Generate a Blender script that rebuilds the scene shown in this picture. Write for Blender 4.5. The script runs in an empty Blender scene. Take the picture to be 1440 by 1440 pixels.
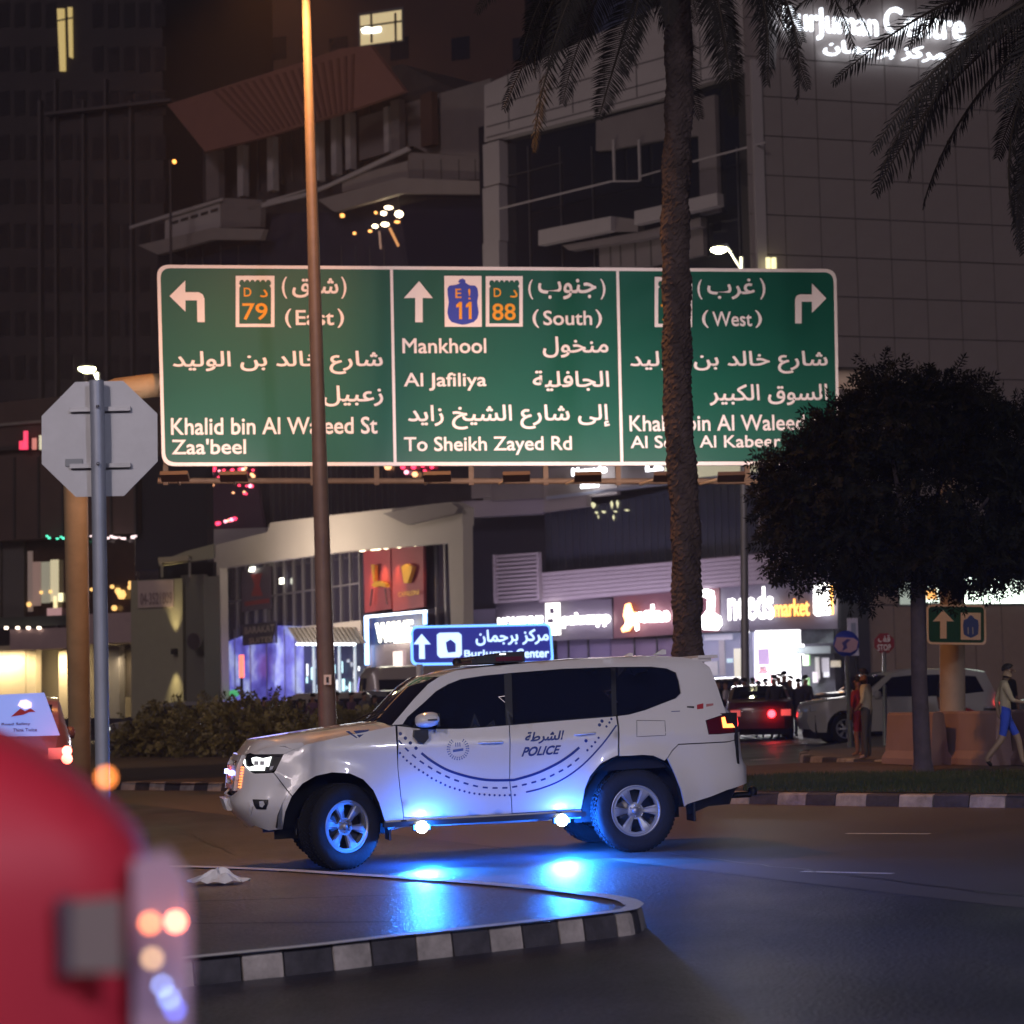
import bpy, bmesh, math, random, unicodedata
from mathutils import Vector, Matrix
from mathutils.geometry import delaunay_2d_cdt
random.seed(7)
R = math.radians
scene = bpy.context.scene
COL = scene.collection

# ------------------------------------------------------------------ camera
F = 3000.0; ROLL = R(1.25); CAM_H = 1.6; SLOPE = 0.020
_p = math.atan2(252, F)
_f = Vector((0, math.cos(_p), math.sin(_p)))
_u0 = Vector((0, -math.sin(_p), math.cos(_p))); _r0 = Vector((1, 0, 0))
_u = _u0*math.cos(ROLL) + _r0*math.sin(ROLL)
_r = _r0*math.cos(ROLL) - _u0*math.sin(ROLL)
CAM = Vector((0, 0, CAM_H))
cam = bpy.data.objects.new('camera', bpy.data.cameras.new('camera'))
COL.objects.link(cam)
m = Matrix((_r, _u, -_f)).transposed().to_4x4(); m.translation = CAM
cam.matrix_world = m
cam.data.sensor_width = 36; cam.data.lens = F/1440*36
cam.data.clip_start = .1; cam.data.clip_end = 1500
cam.data.dof.use_dof = True; cam.data.dof.focus_distance = 20.6; cam.data.dof.aperture_fstop = 2.7
cam.data.dof.aperture_blades = 0
scene.camera = cam

# ------------------------------------------------------------------ world, exposure
world = bpy.data.worlds.new('World'); scene.world = world; world.use_nodes = True
nt = world.node_tree; bg = nt.nodes['Background']
sky = nt.nodes.new('ShaderNodeTexSky'); sky.sky_type = 'NISHITA'; sky.sun_disc = False
SUN_EL, SUN_AZ = R(24), R(200)
sky.sun_elevation = SUN_EL; sky.sun_rotation = SUN_AZ
tint = nt.nodes.new('ShaderNodeMixRGB'); tint.blend_type = 'MULTIPLY'; tint.inputs[0].default_value = 1
tint.inputs[2].default_value = (1.0, .66, .86, 1)
nt.links.new(sky.outputs[0], tint.inputs[1]); nt.links.new(tint.outputs[0], bg.inputs[0])
bg.inputs[1].default_value = 0.0036
sd = bpy.data.lights.new('city_glow', 'SUN'); sd.energy = .38; sd.angle = R(14); sd.color = (1, .83, .86)
sun = bpy.data.objects.new('city_glow', sd); COL.objects.link(sun)
dirv = Vector((math.sin(SUN_AZ)*math.cos(SUN_EL), math.cos(SUN_AZ)*math.cos(SUN_EL), math.sin(SUN_EL)))
sun.rotation_euler = dirv.to_track_quat('Z', 'Y').to_euler()
vs = scene.view_settings; vs.view_transform = 'Standard'; vs.look = 'None'; vs.exposure = 0; vs.gamma = 1
scene.cycles.use_denoising = True
scene.cycles.max_bounces = 5; scene.cycles.diffuse_bounces = 2; scene.cycles.glossy_bounces = 3
scene.cycles.caustics_reflective = False; scene.cycles.caustics_refractive = False
scene.cycles.sample_clamp_indirect = 4
scene.cycles.use_light_tree = True

def lamp_light(name, kind, loc, power, color, size=.1, aim=None, spot=None, size_y=None, blend=.4):
    d = bpy.data.lights.new(name, kind); d.energy = power; d.color = color
    if kind == 'AREA':
        d.size = size
        if size_y: d.shape = 'RECTANGLE'; d.size_y = size_y
    else: d.shadow_soft_size = size
    if spot: d.spot_size = spot; d.spot_blend = blend
    o = bpy.data.objects.new(name, d); COL.objects.link(o); o.location = loc
    if aim is not None: o.rotation_euler = (Vector(loc)-Vector(aim)).to_track_quat('Z', 'Y').to_euler()
    return o

# ------------------------------------------------------------------ pixel geometry (measured in the photograph, 1440 px)
def ray(px, py): return (_f*F + _r*(px-720) - _u*(py-720)).normalized()
def PD(px, py, D):
    d = ray(px, py); return CAM + d*(D/d.y)
def G(px, py, h=0.0):
    d = ray(px, py); t = (h - CAM_H)/(d.z - SLOPE*d.x)
    return CAM + d*t
def gz(x): return SLOPE*x
def proj(P):
    d = P-CAM; z = d.dot(_f); return (720+F*d.dot(_r)/z, 720-F*d.dot(_u)/z)

class Plane:
    """a vertical plane through two measured distances"""
    def __init__(s, pa, Da, pb, Db):
        a, b = PD(pa, 900, Da), PD(pb, 900, Db)
        s.A = Vector((a.x, a.y, 0)); t = Vector((b.x-a.x, b.y-a.y, 0)); s.L = t.length
        s.t = t.normalized(); s.n = Vector((s.t.y, -s.t.x, 0))
        if s.n.y > 0: s.n = -s.n
    def uz(s, px, py):
        d = ray(px, py); t = (s.A-CAM).dot(s.n)/d.dot(s.n); P = CAM+d*t
        return ((P-s.A).dot(s.t), P.z)
    def at(s, u, z, off=0): return s.A + s.t*u + s.n*off + Vector((0, 0, z))
    def off(s, d):
        q = object.__new__(Plane); q.A = s.A + s.n*d; q.t = s.t; q.n = s.n; q.L = s.L; return q

# ------------------------------------------------------------------ materials
_M = {}
def mat(name, col, rough=.6, metal=0., emit=None, es=0., var=.0, vscale=3., bump=0., bscale=40., coat=0., spec=.5, trans=0., stretch=None, alpha=1.):
    if name in _M: return _M[name]
    mt = bpy.data.materials.new(name); mt.use_nodes = True; n = mt.node_tree.nodes; l = mt.node_tree.links
    b = n['Principled BSDF']; c = (*col, 1)
    b.inputs['Base Color'].default_value = c; b.inputs['Roughness'].default_value = rough
    b.inputs['Metallic'].default_value = metal; b.inputs['Coat Weight'].default_value = coat
    b.inputs['Coat Roughness'].default_value = .04
    b.inputs['Specular IOR Level'].default_value = spec
    b.inputs['Transmission Weight'].default_value = trans
    b.inputs['Alpha'].default_value = alpha
    if emit: b.inputs['Emission Color'].default_value = (*emit, 1); b.inputs['Emission Strength'].default_value = es
    if var or bump:
        tc = n.new('ShaderNodeTexCoord'); mp = n.new('ShaderNodeMapping'); l.new(tc.outputs['Object'], mp.inputs[0])
        if stretch: mp.inputs['Scale'].default_value = stretch
    if var:
        no = n.new('ShaderNodeTexNoise'); no.inputs['Scale'].default_value = vscale; no.inputs['Detail'].default_value = 6
        no.inputs['Roughness'].default_value = .65
        l.new(mp.outputs[0], no.inputs['Vector'])
        rp = n.new('ShaderNodeValToRGB'); rp.color_ramp.elements[0].position = .3; rp.color_ramp.elements[1].position = .72
        rp.color_ramp.elements[0].color = (*[x*(1-var) for x in col], 1); rp.color_ramp.elements[1].color = (*[min(1, x*(1+var)) for x in col], 1)
        l.new(no.outputs['Fac'], rp.inputs[0]); l.new(rp.outputs[0], b.inputs['Base Color'])
        mr = n.new('ShaderNodeMapRange'); mr.inputs[3].default_value = max(.02, rough-.12*min(1, var*3)); mr.inputs[4].default_value = min(1, rough+.1*min(1, var*3))
        l.new(no.outputs['Fac'], mr.inputs[0]); l.new(mr.outputs[0], b.inputs['Roughness'])
    if bump:
        nb = n.new('ShaderNodeTexNoise'); nb.inputs['Scale'].default_value = bscale; nb.inputs['Detail'].default_value = 5
        l.new(mp.outputs[0], nb.inputs['Vector'])
        bp = n.new('ShaderNodeBump'); bp.inputs['Strength'].default_value = bump; bp.inputs['Distance'].default_value = .02
        l.new(nb.outputs['Fac'], bp.inputs['Height']); l.new(bp.outputs[0], b.inputs['Normal'])
    _M[name] = mt; return mt
def glow(name, col, s, base=(.5, .5, .5)): return mat(name, base, .5, emit=col, es=s)

# ------------------------------------------------------------------ objects
def tag(o, label=None, cat=None, group=None, kind=None):
    if label: o['label'] = label
    if cat: o['category'] = cat
    if group: o['group'] = group
    if kind: o['kind'] = kind
    return o
def empty(name, loc, label, cat, group=None, rz=0, kind=None):
    o = bpy.data.objects.new(name, None); COL.objects.link(o); o.location = loc; o.rotation_euler = (0, 0, rz)
    o.empty_display_size = .2
    bpy.context.view_layer.update()
    return tag(o, label, cat, group, kind)
def adopt(o, parent):
    if parent is not None:
        o.parent = parent
        inv = getattr(parent, '_dummy', None)
        o.matrix_parent_inverse = world_of(parent).inverted()
def world_of(o):
    m = o.matrix_basis.copy()
    if o.parent is not None: m = world_of(o.parent) @ o.matrix_parent_inverse @ m
    return m

class MB:
    def __init__(s): s.v = []; s.f = []; s.mi = []; s.sm = []; s.cur = 0
    def add(s, vs, fs, smooth=False):
        b = len(s.v); s.v += [Vector(v) for v in vs]
        for f in fs: s.f.append([b+i for i in f]); s.mi.append(s.cur); s.sm.append(smooth)
        return s
    def box(s, c, d, M=None):
        c = Vector(c); hx, hy, hz = d[0]/2, d[1]/2, d[2]/2
        vs = [Vector((x*hx, y*hy, z*hz)) for x in (-1, 1) for y in (-1, 1) for z in (-1, 1)]
        vs = [(M @ v if M else v)+c for v in vs]
        return s.add(vs, [(0, 1, 3, 2), (4, 6, 7, 5), (0, 4, 5, 1), (2, 3, 7, 6), (0, 2, 6, 4), (1, 5, 7, 3)])
    def tube(s, pts, rad, n=10, cap=True, smooth=True):
        pts = [Vector(p) for p in pts]; k = len(pts)
        rad = rad if isinstance(rad, (list, tuple)) else [rad]*k
        rings = []; prev = None
        for i, p in enumerate(pts):
            t = (pts[min(i+1, k-1)]-pts[max(i-1, 0)]).normalized()
            a = prev if prev is not None else (Vector((0, 0, 1)) if abs(t.z) < .9 else Vector((1, 0, 0)))
            x = (a - t*a.dot(t)).normalized(); y = t.cross(x); prev = x
            rings.append([p+(x*math.cos(q)+y*math.sin(q))*rad[i] for q in [2*math.pi*j/n for j in range(n)]])
        vs = [v for r_ in rings for v in r_]
        fs = [(i*n+j, i*n+(j+1) % n, (i+1)*n+(j+1) % n, (i+1)*n+j) for i in range(k-1) for j in range(n)]
        s.add(vs, fs, smooth)
        if cap: s.add(rings[0], [tuple(range(n))[::-1]]); s.add(rings[-1], [tuple(range(n))])
        return s
    def lathe(s, prof, M, n=24, smooth=True):
        """profile (radius, height) turned round local z, placed by M"""
        vs = []
        for r_, h in prof: vs += [M @ Vector((r_*math.cos(2*math.pi*j/n), r_*math.sin(2*math.pi*j/n), h)) for j in range(n)]
        fs = [(i*n+j, i*n+(j+1) % n, (i+1)*n+(j+1) % n, (i+1)*n+j) for i in range(len(prof)-1) for j in range(n)]
        return s.add(vs, fs, smooth)
    def prism(s, pts, d):
        pts = [Vector(p) for p in pts]; n = len(pts); d = Vector(d)
        s.add(pts+[p-d for p in pts], [tuple(range(n)), tuple(range(2*n-1, n-1, -1))]+[(i, i+n, (i+1) % n+n, (i+1) % n) for i in range(n)])
        return s
    def grid(s, fn, nu, nv, smooth=True):
        vs = [fn(i/nu, j/nv) for i in range(nu+1) for j in range(nv+1)]
        fs = [(i*(nv+1)+j, (i+1)*(nv+1)+j, (i+1)*(nv+1)+j+1, i*(nv+1)+j+1) for i in range(nu) for j in range(nv)]
        return s.add(vs, fs, smooth)
    def build(s, name, m, parent=None, fix=True, me_only=False):
        me = bpy.data.meshes.new(name); me.from_pydata([tuple(v) for v in s.v], [], s.f)
        for i, mm in enumerate(m if isinstance(m, (list, tuple)) else [m]): me.materials.append(mm)
        me.polygons.foreach_set('use_smooth', s.sm); me.polygons.foreach_set('material_index', s.mi)
        me.update()
        if fix:
            bm = bmesh.new(); bm.from_mesh(me); bmesh.ops.recalc_face_normals(bm, faces=bm.faces); bm.to_mesh(me); bm.free()
        if me_only: return me
        o = bpy.data.objects.new(name, me); COL.objects.link(o); adopt(o, parent)
        return o
def link(name, me, parent=None, M=None):
    o = bpy.data.objects.new(name, me); COL.objects.link(o)
    adopt(o, parent)
    if M is not None: o.matrix_basis = M
    return o
def copy_tree(o, parent=None):
    c = o.copy(); COL.objects.link(c)
    if parent is not None: c.parent = parent
    for ch in [x for x in o.children]: copy_tree(ch, c)
    return c

def inpoly(p, poly):
    x, y = p; c = False; n = len(poly); j = n-1
    for i in range(n):
        xi, yi = poly[i]; xj, yj = poly[j]
        if (yi > y) != (yj > y) and x < (xj-xi)*(y-yi)/(yj-yi)+xi: c = not c
        j = i
    return c
def dense(poly, step):
    out = []
    for i, a in enumerate(poly):
        b = poly[(i+1) % len(poly)]; d = math.hypot(b[0]-a[0], b[1]-a[1]); k = max(1, int(d/step))
        out += [(a[0]+(b[0]-a[0])*j/k, a[1]+(b[1]-a[1])*j/k) for j in range(k)]
    return out
def fill2d(outline, holes=(), grid=.08):
    """constrained triangulation of an outline with holes and inner grid points -> verts, tris"""
    loops = [outline]+list(holes); V = []; E = []
    for lp in loops:
        b = len(V); V += [Vector(p) for p in lp]; E += [(b+i, b+(i+1) % len(lp)) for i in range(len(lp))]
    if grid:
        xs = [p[0] for p in outline]; ys = [p[1] for p in outline]
        x = min(xs)+grid/2; row = 0
        while x < max(xs):
            y = min(ys)+grid/2*(1+row % 2)
            while y < max(ys):
                if inpoly((x, y), outline) and not any(inpoly((x, y), h) for h in holes):
                    if min((v.x-x)**2+(v.y-y)**2 for v in V[:sum(len(l_) for l_ in loops)]) > (grid*.45)**2: V.append(Vector((x, y)))
                y += grid
            x += grid; row += 1
    r_ = delaunay_2d_cdt(V, E, [], 0, 1e-6)
    ov, of = r_[0], r_[2]; T = []
    for f in of:
        cx = sum(ov[i].x for i in f)/len(f); cy = sum(ov[i].y for i in f)/len(f)
        if inpoly((cx, cy), outline) and not any(inpoly((cx, cy), h) for h in holes): T.append(tuple(f))
    return [(v.x, v.y) for v in ov], T

# ------------------------------------------------------------------ lettering
_AR = {}
for cp in list(range(0xFB50, 0xFC00))+list(range(0xFE70, 0xFEFD)):
    d = unicodedata.decomposition(chr(cp)).split()
    if len(d) == 2 and d[0] in ('<initial>', '<medial>', '<final>', '<isolated>'): _AR[(chr(int(d[1], 16)), d[0][1:-1])] = chr(cp)
def arabic(t):
    out = []
    for i, ch in enumerate(t):
        if (ch, 'isolated') not in _AR: out.append(ch); continue
        pj = i > 0 and (t[i-1], 'initial') in _AR
        nj = (ch, 'initial') in _AR and i+1 < len(t) and (t[i+1], 'final') in _AR
        form = 'medial' if pj and nj else 'final' if pj else 'initial' if nj else 'isolated'
        out.append(_AR.get((ch, form), _AR[(ch, 'isolated')]))
    return ''.join(out[::-1])
_T = {}
def glyphs(t, bold=0., extr=0., shear=0.):
    """2-D triangles of a line of lettering, normalised to the unit box"""
    k = (t, bold, shear)
    if k in _T: return _T[k]
    c = bpy.data.curves.new('lettering', 'FONT'); c.body = t; c.shear = shear; c.resolution_u = 3
    o = bpy.data.objects.new('lettering', c); COL.objects.link(o); bpy.context.view_layer.update()
    me = bpy.data.meshes.new_from_object(o.evaluated_get(bpy.context.evaluated_depsgraph_get()))
    bm = bmesh.new(); bm.from_mesh(me); bmesh.ops.remove_doubles(bm, verts=bm.verts, dist=1e-5); bm.verts.index_update()
    for f in bm.faces:
        if f.normal.z < 0: f.normal_flip()
    vs = [(v.co.x, v.co.y, 0) for v in bm.verts]; fs = [tuple(v.index for v in f.verts) for f in bm.faces]
    if bold:
        N = {}; E = []
        for f in bm.faces:
            for l_ in f.loops:
                if len(l_.edge.link_faces) == 1:
                    p, q = l_.vert, l_.link_loop_next.vert; d = (q.co-p.co); 
                    if d.length < 1e-7: continue
                    d.normalize(); nn = Vector((d.y, -d.x)); E.append((p.index, q.index))
                    for i in (p.index, q.index): N[i] = N.get(i, Vector((0, 0)))+nn
        base = len(vs); idx = {}
        for i, nn in N.items():
            nn = nn.normalized() if nn.length > 1e-6 else nn
            idx[i] = len(vs); vs += [(vs[i][0], vs[i][1], -1), (vs[i][0]+nn.x*bold*1.15, vs[i][1]+nn.y*bold*1.15, -1)]
        for i, j in E: fs.append((idx[i], idx[i]+1, idx[j]+1, idx[j]))
    bm.free()
    bpy.data.objects.remove(o); bpy.data.curves.remove(c); bpy.data.meshes.remove(me)
    x0 = min(v[0] for v in vs); x1 = max(v[0] for v in vs); y0 = min(v[1] for v in vs); y1 = max(v[1] for v in vs)
    vs = [((v[0]-x0)/(x1-x0), (v[1]-y0)/(y1-y0), v[2]) for v in vs]
    _T[k] = (vs, fs); return _T[k]
def face_text(pl, t, box, m, parent, name='lettering', off=.02, thick=0., bold=.012, shear=0.):
    """a line of text on a plane; box = measured extents (x0, top, x1, bottom)"""
    vs, fs = glyphs(t, bold, shear=shear); x0, y0, x1, y1 = box; pl = pl.off(off); off = 0
    u0, z0 = pl.uz(x0, y1); u1, z1b = pl.uz(x1, y1); zt = pl.uz(x0, y0)[1]
    zt1 = pl.uz(x1, y0)[1]; zb = (z0+z1b)/2; h = (zt+zt1)/2-zb
    mb = MB(); P = [pl.at(u0+(u1-u0)*x, zb+h*y, off+.0015*d) for x, y, d in vs]
    mb.add(P, fs)
    if thick:
        b = len(P); from collections import Counter
        ec = Counter(tuple(sorted((f[i], f[(i+1) % len(f)]))) for f in fs for i in range(len(f)))
        e = [k for k, c in ec.items() if c == 1]; Q = [p-pl.n*thick for p in P]
        mb.add(P+Q, [(a, c, c+len(P), a+len(P)) for a, c in e])
    return mb.build(name, m, parent, fix=False)
def fpoly(pl, pts, name, m, parent=None, off=0., thick=.2, mb=None):
    pl = pl.off(off); P = [pl.at(*pl.uz(*p)) for p in pts]
    own = mb is None; mb = mb or MB()
    mb.prism(P, pl.n*thick)
    return mb.build(name, m, parent) if own else mb
def frect(pl, x0, y0, x1, y1, name, m, parent=None, off=0., thick=.2, mb=None):
    """an upright rectangle on the plane (true verticals and horizontals)"""
    pl = pl.off(off); off = 0
    u0, za = pl.uz(x0, y1); u1, zb = pl.uz(x1, y1); zt0 = pl.uz(x0, y0)[1]; zt1 = pl.uz(x1, y0)[1]
    z0 = (za+zb)/2; z1 = (zt0+zt1)/2
    P = [pl.at(u0, z0, off), pl.at(u1, z0, off), pl.at(u1, z1, off), pl.at(u0, z1, off)]
    own = mb is None; mb = mb or MB(); mb.prism(P, pl.n*thick)
    return mb.build(name, m, parent) if own else mb
# ================================================================== POLICE SUV
white_paint = mat('white_car_paint', (.78, .77, .78), .28, coat=.8, var=.02, vscale=2)
black_trim = mat('black_trim', (.012, .012, .015), .45)
void_black = mat('car_inside_dark', (.006, .006, .008), .9)
tint_glass = mat('tinted_car_glass', (.006, .008, .02), .04, coat=1, spec=.8)
tyre_rubber = mat('tyre_rubber', (.010, .010, .012), .85, bump=.3, bscale=30)
alloy = mat('alloy_rim', (.42, .43, .46), .45, .75)
chrome = mat('chrome', (.8, .8, .82), .12, 1)
navy_decal = mat('navy_livery', (.012, .04, .22), .4)
lens_clear = mat('clear_lamp_lens', (.6, .62, .65), .1, coat=1)
blue_led = glow('blue_strobe_lens', (.02, .20, 1), 22)
led_core = glow('strobe_core', (.95, 1, .85), 45)
white_led = glow('headlamp_led', (.95, 1, .95), 3.2)
amber_led = glow('amber_led', (1, .22, .03), 2.4)
red_led = glow('tail_lamp_red', (1, .03, .03), 2.2)
hot_led = glow('tail_lamp_hot', (1, .24, .03), 4)
dark_red = mat('dark_red_lens', (.10, .006, .012), .12, coat=1)

TH = R(12.0); _n = Vector((-SLOPE, 0, 1)).normalized()
_ex = Vector((math.cos(TH), math.sin(TH), 0)); _ex = (_ex-_n*_ex.dot(_n)).normalized(); _ey = _n.cross(_ex)
CO = Vector((-2.735, 20.868, 0)); CO.z = gz(CO.x)
CM = Matrix((_ex, _ey, _n)).transposed().to_4x4(); CM.translation = CO
CMI = CM.inverted()
_ctl = [(-.10, 0), (-.09, -.35), (-.045, -.60), (.08, -.79), (.33, -.90), (.75, -.95), (1.3, -.975), (2.4, -.98), (3.6, -.975), (4.3, -.965), (4.65, -.93), (4.90, -.83), (5.00, -.58), (5.03, 0)]
def _cr(P, n=24):
    out = []
    for i in range(len(P)-1):
        p0 = P[i-1] if i else (P[0][0], -P[1][1]); p1, p2 = P[i], P[i+1]
        p3 = P[i+2] if i+2 < len(P) else (P[i+1][0], -P[i][1])
        for j in range(n):
            t = j/n
            out.append(tuple(.5*(2*p1[k]+(p2[k]-p0[k])*t+(2*p0[k]-5*p1[k]+4*p2[k]-p3[k])*t*t+(3*p1[k]-p0[k]-3*p2[k]+p3[k])*t**3) for k in (0, 1)))
    return out+[P[-1]]
_pl = _cr(_ctl); _ul = [0]
for a, b in zip(_pl, _pl[1:]): _ul.append(_ul[-1]+math.hypot(b[0]-a[0], b[1]-a[1]))
UT = _ul[-1]
import bisect
def _plan(u):
    u = max(0, min(UT-1e-6, u)); i = bisect.bisect_right(_ul, u)-1; t = (u-_ul[i])/(_ul[i+1]-_ul[i])
    a, b = _pl[i], _pl[i+1]; x = a[0]+(b[0]-a[0])*t; y = a[1]+(b[1]-a[1])*t
    j0, j1 = max(0, i-3), min(len(_pl)-1, i+4); dx = _pl[j1][0]-_pl[j0][0]; dy = _pl[j1][1]-_pl[j0][1]; d = math.hypot(dx, dy)
    return x, y, -(dy/d)*-1*-1, dx/d   # inward normal
def _lin(T, z):
    if z <= T[0][0]: return T[0][1]
    for (a, va), (b, vb) in zip(T, T[1:]):
        if z <= b:
            t = (z-a)/(b-a); return va+(vb-va)*t
    return T[-1][1]
def _sm(t): t = max(0, min(1, t)); return t*t*(3-2*t)
_side = [(.3, .10), (.45, .05), (.6, .012), (.75, 0), (1.0, .0), (1.15, .012), (1.27, .04), (1.34, .07), (1.78, .20), (1.84, .25), (1.88, .31), (1.93, .45)]
_frt = [(.3, .30), (.45, .15), (.55, .06), (.64, 0), (.72, .01), (.76, .05), (1.0, .08), (1.1, .13), (1.17, .21), (1.23, .33), (1.3, .5)]
_rea = [(.3, .25), (.5, .12), (.6, .0), (.78, .0), (.82, .05), (1.0, .07), (1.3, .10), (1.36, .19), (1.80, .40), (1.9, .5)]
AF, AR_ = (.81, .42), (3.74, .43)
def SF(u, z, off=0.):
    x, y, nx, ny = _plan(u)
    wf = 1-_sm((u-.75)/.75); wr = 1-_sm((UT-u-.55)/.55)
    I = _lin(_side, z)*(1-wf)*(1-wr)+_lin(_frt, z)*wf+_lin(_rea, z)*wr
    if wf < .5 and wr < .5:
        for cx, cz in (AF, AR_):
            d = math.hypot(x-cx, z-cz)-.50
            if d < .35: I -= .030*math.exp(-max(0, d)**2/.006)
        if 1.4 < x < 3.3: I += .012*math.exp(-((z-.72)/.10)**2)
        if x > .5: I -= .010*math.exp(-((z-1.12)/.05)**2)
    I -= off
    return Vector((x+nx*I, y+ny*I, z))
def u_of_x(x):
    lo, hi = .6, UT-.4
    for _ in range(40):
        mid = (lo+hi)/2
        if _plan(mid)[0] < x: lo = mid
        else: hi = mid
    return lo
def u_of_y(y, rear=False):
    lo, hi = (0, 1.0)
    for _ in range(40):
        mid = (lo+hi)/2
        if _plan(UT-mid if rear else mid)[1] > y: lo = mid
        else: hi = mid
    return UT-lo if rear else lo
def px_uz(px, py):
    d = ray(px, py); o = CMI @ CAM; dl = CMI.to_3x3() @ d
    t = (-.98-o.y)/dl.y; P = o+dl*t; u = u_of_x(max(-.0, min(4.9, P.x))); z = P.z
    for _ in range(14):
        a = proj(CM @ SF(u, z)); e = (a[0]-px, a[1]-py)
        if abs(e[0])+abs(e[1]) < .02: break
        h = .004; b = proj(CM @ SF(u+h, z)); c = proj(CM @ SF(u, z+h))
        J = ((b[0]-a[0])/h, (c[0]-a[0])/h, (b[1]-a[1])/h, (c[1]-a[1])/h)
        det = J[0]*J[3]-J[1]*J[2]
        if abs(det) < 50: break
        du = (e[0]*J[3]-e[1]*J[1])/det; dz = (J[0]*e[1]-J[2]*e[0])/det
        u -= max(-.15, min(.15, du)); z -= max(-.15, min(.15, dz)); u = max(.02, min(UT-.02, u))
    return (u, z)
def UZ(pts):
    out = []
    for p in pts:
        if p[0] == 'x': out.append((u_of_x(p[1]), p[2]))
        elif p[0] == 'y': out.append((u_of_y(p[1]), p[2]))
        elif p[0] == 'r': out.append((u_of_y(p[1], True), p[2]))
        else: out.append(px_uz(*p))
    return out
police = empty('police_suv', CO, 'white police SUV with navy arc livery and glowing blue side strobes', 'car')
police.matrix_world = CM; bpy.context.view_layer.update()
MIR = Matrix.Diagonal((1, -1, 1, 1))
def cadd(mb, name, m, both=True, local=True, parent=None):
    """car part given in car coordinates; mirrored to the far side too"""
    me = mb.build(name, m, me_only=True)
    par = parent or police
    o = bpy.data.objects.new(name, me); COL.objects.link(o); o.parent = par
    if both:
        me2 = me.copy(); me2.transform(MIR); me2.flip_normals()
        o2 = bpy.data.objects.new(name, me2); COL.objects.link(o2); o2.parent = (police if parent is None else parent)
    return o
def cpanel(name, outline, m, off=0., holes=(), grid=.07, skirt=.03, step=.06, both=True, parent=None, raw=False):
    ol = outline if raw else UZ(outline); ol = dense(ol, step); hs = [dense(UZ(h) if not raw else h, step) for h in holes]
    vs, T = fill2d(ol, hs, grid)
    mb = MB(); mb.add([SF(u, z, off) for u, z in vs], T, True)
    if skirt:
        for lp in [ol]+hs:
            n = len(lp)
            A = [SF(u, z, off) for u, z in lp]; B = [SF(u, z, off-skirt) for u, z in lp]
            mb.add(A+B, [(i, (i+1) % n, (i+1) % n+n, i+n) for i in range(n)])
    me = mb.build(name, m, me_only=True)
    o = bpy.data.objects.new(name, me); COL.objects.link(o); o.parent = parent or police
    if both:
        me2 = me.copy(); me2.transform(MIR); me2.flip_normals()
        o2 = bpy.data.objects.new(name, me2); COL.objects.link(o2); o2.parent = parent or police
    return o

# body panels, outlines measured on the photograph
arch_f = [(543, 1167), (540, 1150), (533, 1128), (525, 1111), (511, 1096), (492, 1087.5), (467, 1086), (444, 1091), (425, 1102), (411, 1119)]
cpanel('front_fender', [(399, 1060.5), (430, 1047), (480, 1036), (530, 1026), (556, 1020.5), (557, 1040), (559, 1080), (563, 1120), (567, 1148), (566, 1160), (546, 1167)]+arch_f[1:]+[(385.5, 1086.5), (388, 1083)], white_paint)
cpanel('front_bumper', [(410, 1120), (401, 1142), (397, 1166), (376, 1168), ('y', -.66, .44), ('y', -.4, .41), ('y', -.0, .40), ('y', 0, .715), ('y', -.45, .72), ('y', -.585, .80), ('y', -.62, 1.0), (356, 1088), (384.5, 1087)], white_paint)
cpanel('front_door', [(559, 1021), (580, 1023.5), (597, 1025.5), (647, 1025), (680, 1023), (715.5, 1020), (716, 1094), (719.5, 1144), (680, 1146.5), (568.5, 1149), (564.2, 1120), (560, 1080)], white_paint)
cpanel('rear_door', [(717, 1020), (791, 1013.5), (860, 1008), (866, 1007.2), (868.5, 1022), (869, 1062), (860, 1065.5), (844, 1074), (830, 1091), (822, 1110), (817, 1137.5), (720.8, 1143.5), (717.2, 1094)], white_paint)
cpanel('rocker_panel', [(568, 1150), (720, 1145), (817, 1139), (819, 1143), (817, 1151), (720, 1157), (570, 1163), (548, 1168), (566.5, 1161)], white_paint, off=-.008)
win = [(868, 1007), (885, 1005), (908, 998.6), (930, 990), (951, 982), (958, 975), (955, 958), (951, 946), (938, 940), (916, 937.5), (860, 938), (791, 940.5), (722, 946), (680, 950), (648, 955), (630, 962), (613, 972), (597, 987), (573, 1008), (566, 1018.5)]
arch_r = [(945, 1082), (934.5, 1069.5), (919, 1062.5), (903, 1061.5), (888, 1062.5), (871.5, 1063)]
cpanel('body_side', [(551, 1019.5), (566, 1002), (582, 983), (602, 962), (618, 951.5), (640, 943), (680, 938), (730, 933.5), (819, 927), (916, 923), (958, 924), (985, 929), (998, 938.5), (1009, 966), (1018, 994), (1021, 1003), (992, 1013), (996.5, 1033), (1012, 1032.5), (1040, 1029.5), (1040, 1035), (1024, 1042.5), (954, 1046), (945, 1055), (938, 1066)]+arch_r[1:]+[(871, 1022), (869, 1007)]+win[1:], white_paint, grid=.06)
cpanel('rear_bumper', [(1040, 1036.5), (1024, 1044), (954.5, 1047.5), (946, 1056), (939, 1067), (946.7, 1083), (958, 1111), (963, 1134), (966, 1131), (1000, 1120), (1022, 1111), ('r', -.8, .60), ('r', -.5, .62), ('r', 0, .62), ('r', 0, .80), ('r', -.585, .81), ('r', -.60, 1.09)], white_paint)
cpanel('lower_valance', [(966, 1132), (1000, 1121), (1022, 1112), ('r', -.8, .59), ('r', -.4, .60), ('r', 0, .60), ('r', 0, .42), ('r', -.6, .42), (1000, 1134), (970, 1146)], black_trim, off=-.06, skirt=0)
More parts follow.
